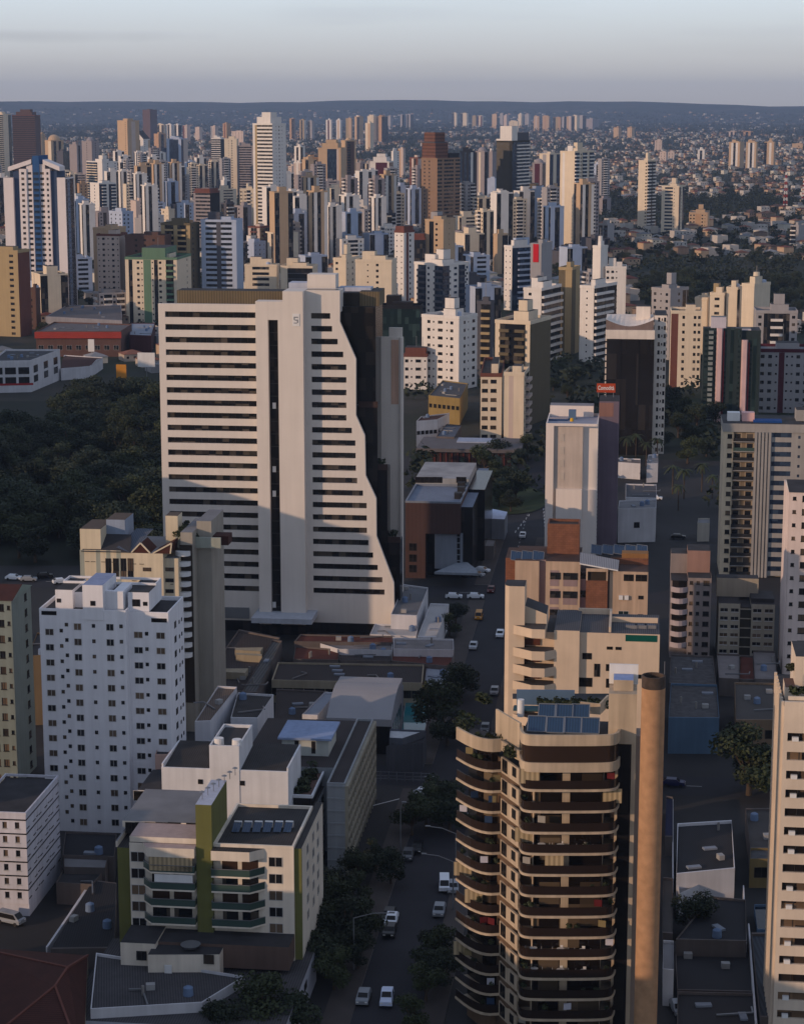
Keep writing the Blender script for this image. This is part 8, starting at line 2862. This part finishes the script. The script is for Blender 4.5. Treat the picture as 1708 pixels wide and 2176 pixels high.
def street_things():
    W_, K_, S_, RD = (.88, .90, .93), (.06, .06, .07), (.55, .57, .6), (.5, .06, .06)
    for c in ((822, 2128, .06, 'pickup', (.80, .85, .95), 'white pickup driving down the street near the bottom edge'), (832, 1962, .0, 'hatch', W_, 'white car parked on the left side of the street'), (828, 1985, 0, 'hatch', K_, 'dark car behind the white car parked on the left'),
              (944, 1888, .1, 'van', W_, 'white van parked at the foot of the wavy tower'), (962, 1892, .1, 'hatch', S_, 'grey car beside the white van'), (903, 1692, 1.3, 'hatch', W_, 'white car turning at the crossing'),
              (886, 1808, 0, 'hatch', K_, 'black car in the shade of the street trees'), (964, 1272, 1.6, 'hatch', W_, 'first white car on the cross street behind the terrace'), (1010, 1272, 1.6, 'hatch', W_, 'second white car on the cross street behind the terrace'),
              (1024, 1216, 1.2, 'hatch', W_, 'white car at the corner of the brown box building'), (1012, 1225, 1.2, 'hatch', S_, 'grey car at the corner of the brown box building'), (1110, 1142, .0, 'hatch', W_, 'white car on the avenue left of the pink tower'),
              (1062, 1352, .0, 'hatch', W_, 'white car against the beige rounded block'), (24, 1962, 1.2, 'van', S_, 'grey van under the banded white block'), (188, 1896, .7, 'hatch', W_, 'white car in the yard behind the car port'),
              (1528, 2022, 1.5, 'hatch', S_, 'grey car in the dark yard'), (1556, 2028, 1.5, 'hatch', K_, 'black car beside the grey car in the dark yard'), (1430, 1670, 1.5, 'hatch', (.1, .12, .3), 'blue car right of the tan cylinder'),
              (1392, 1062, 1.5, 'hatch', W_, 'white car on the side road by the palms'), (1330, 1100, 0, 'hatch', S_, 'grey car beside the white shop'), (128, 1335, 1.4, 'hatch', W_, 'white car in the lane left of the white tower'),
              (1440, 1145, 1.57, 'hatch', K_, 'dark car on the road before the grass verge'), (1017, 1315, 0, 'van', (.75, .5, .05), 'yellow van on the street below the brown box building'), (1440, 2150, .2, 'hatch', S_, 'grey car at the alley end near the bottom edge')):
        put_car(*c)
    for i, (x, y) in enumerate(((30, 1232), (62, 1235), (96, 1228), (130, 1240))):
        put_car(x, y, 1.5 + i * .2, 'hatch', (W_, S_, K_)[i % 3], ('white', 'grey', 'black')[i % 3] + ' car in the dim car park below the wood', 0.02, ('white', 'grey', 'black')[i % 3] + ' cars in the dim car park')
    for i in range(24):
        q = (255 + (i % 6) * 11 + (i // 6) * 4, 716 + (i // 6) * 9)
        put_car(q[0], q[1], .3, 'hatch', (W_, S_, K_, RD)[i % 4], ('white', 'grey', 'black', 'red')[i % 4] + ' car in the car park beside the red supermarket', 0.02, ('white', 'grey', 'black', 'red')[i % 4] + ' cars at the supermarket')
    rn = random.Random(8)
    k = 0
    for sd, lo, hi in ((-3.7, 232, 350), (3.7, 240, 352), (-3.7, 380, 500), (3.7, 378, 500)):
        t_ = lo
        while t_ < hi:
            t_ += rn.uniform(24, 70)
            p = G(-32.0 + sd, t_)
            c = p.y * CP + CH * SP
            px, py = HX + F * p.x / c, HY + F * (CH * CP - p.y * SP) / c
            col = rn.choice(('white', 'grey', 'black', 'silver', 'red', 'black', 'grey'))
            cc = {'white': (.7, .72, .75), 'grey': (.3, .31, .33), 'black': K_, 'silver': (.5, .52, .55), 'red': (.35, .06, .06)}[col]
            side = 'left kerb' if sd < 0 else 'right kerb'
            zone = 'below the crossing' if t_ < 360 else 'above the crossing'
            lab = '%s car parked at the %s of the street %s' % (col, side, zone)
            put_car(px, py, 0, 'hatch', cc, lab, 0.045, 'parked ' + lab)
    for (bx, by, dx, h, lab) in ((752, 2062, 5.5, 9, 'curved street lamp over the left pavement at the bottom'), (968, 1872, -4.5, 9, 'street lamp beside the wavy tower, upper one'), (962, 1935, -4.5, 9, 'street lamp beside the wavy tower, lower one'), (851, 1815, 0.6, 9, 'tall thin street pole in the street trees')):
        p = P(bx, by)
        o = thing('street_lamp', lab, 'street lamp', p, GA)
        MB().cyl(0, 0, .12, 0, h - 1, 8, 0, .08).build('pole', [METAL], o)
        MB().bar((0, 0, h - 1.05), (dx * .5, 0, h - .2), .1).bar((dx * .5, 0, h - .2), (dx, 0, h), .1).build('arm', [METAL], o)
        MB().box(dx - .4, dx + .4, -.15, .15, h - .02, h + .14).build('lamp_head', [METAL], o)
    # lattice masts in the suburb
    for (x, yb, yt, lab) in ((1667, 447, 365, 'thin red and white radio mast in the suburb'), (1706, 430, 380, 'radio mast cut by the right edge')):
        p = P(x, yb)
        h = atY(x, yt, p.y).z
        o = thing('radio_mast', lab, 'mast', p, 0)
        b = MB()
        for k in range(12):
            z0, z1 = h * k / 12, h * (k + 1) / 12
            for (sx, sy) in ((-1, -1), (1, -1), (1, 1), (-1, 1)):
                w0, w1 = 2.2 - 1.6 * k / 12, 2.2 - 1.6 * (k + 1) / 12
                b.bar((sx * w0, sy * w0, z0), (sx * w1, sy * w1, z1), .35, k % 2)
                b.bar((sx * w0, sy * w0, z0), (sy * w1 if sx * sy < 0 else -sx * w1, sy * w1, z1), .2, k % 2)
        b.build('lattice', [wall((.6, .15, .1)), WHITE], o)
    # yard of a construction at the crossing
    p = P(843, 1660)
    o = thing('site_fence', 'dark fence of posts and rails round the corner yard at the crossing', 'fence', p, GA)
    b = MB()
    for k in range(9):
        b.bar((k * 1.5 - 6, 0, 0), (k * 1.5 - 6, 0, 1.8), .1)
    for z in (.4, 1.0, 1.7):
        b.bar((-6, 0, z), (6, 0, z), .07)
    b.build('rails', [METAL], o)

def shade_blocks():  # added off-view blocks that shade the scene
    """unseen blocks added beyond the left and near edges, shaped for the shadows they cast into view"""
    rows = [(-107, 454, 11, 5, 71, 'tall slab'), (-112, 417, 15, 36, 47, 'long slab'), (-262, 440, 20, 110, 50, 'first wood-side slab'), (-292, 560, 20, 120, 50, 'second wood-side slab'), (-335, 690, 20, 160, 54, 'third wood-side slab'), (-104, 300, 28, 24, 46, 'broad block'), (-99, 239, 20, 22, 33, 'lower block'),
            (-95, 205, 38, 30, 31, 'wide block'), (-92, 180, 38, 14, 37, 'narrow block'), (-125, 128, 64, 34, 38, 'second wide block')]
    for i, (x, y, w, d, h, nm) in enumerate(rows):
        root = thing('apartment_block', nm + ' added unseen beyond the picture edge to cast shade inward', 'apartment block', (x, y, 0), GA)
        b = MB()
        box_walls(b, w, d, h, ('woowoow', 'wowow', 'woowoow', 'wowow'), int(h / 3), None)
        b.build('wall', [wall((.6, .6, .62)), WHITE, GLASS, ROOF], root)
# ================================================================= build
hotel()
white_tower()
cream_block()
green_block()
party_wall_block()
waffle_block()
left_block()
far_left_tower()
round_tower()
cylinder_tower()
right_edge_block()
beige_block()
old_block()
pink_tower()
mall()
right_apartments()
right_small_blocks()
low_buildings()
for o in list(COL.objects):                  # keep houses and trees clear of all that stands so far
    if o.parent is None and 'category' in o and o.type == 'EMPTY' and o.location.y < 1000:
        w = 0
        for ch in o.children:
            if ch.type == 'MESH':
                w = max([w] + [max(abs(c[0]), abs(c[1])) for c in ch.bound_box])
        w = min(w, 60)
        v = Vector((o.location.x + math.cos(o.rotation_euler.z) * w * .4 - math.sin(o.rotation_euler.z) * w * .3, o.location.y + w * .35))
        FOOT.append((v, w * .62 + 3, (0, 0, 0, 0)))
FOOT.append((Vector((-20, 480)), 60, (342, 858, 600, 480)))
FOOT.append((Vector((30, 300)), 30, (968, 1413, 1240, 300)))
FOOT.append((Vector((0, 540)), 10, (860, 1016, 980, 530)))
FOOT.append((Vector((47, 560)), 10, (1154, 1311, 850, 560)))
FOOT.append((Vector((90, 530)), 10, (1530, 1708, 880, 530)))
towers()
blue_tower()
black_slab()
setting()
woods()
suburbs()
street_things()
shade_blocks()
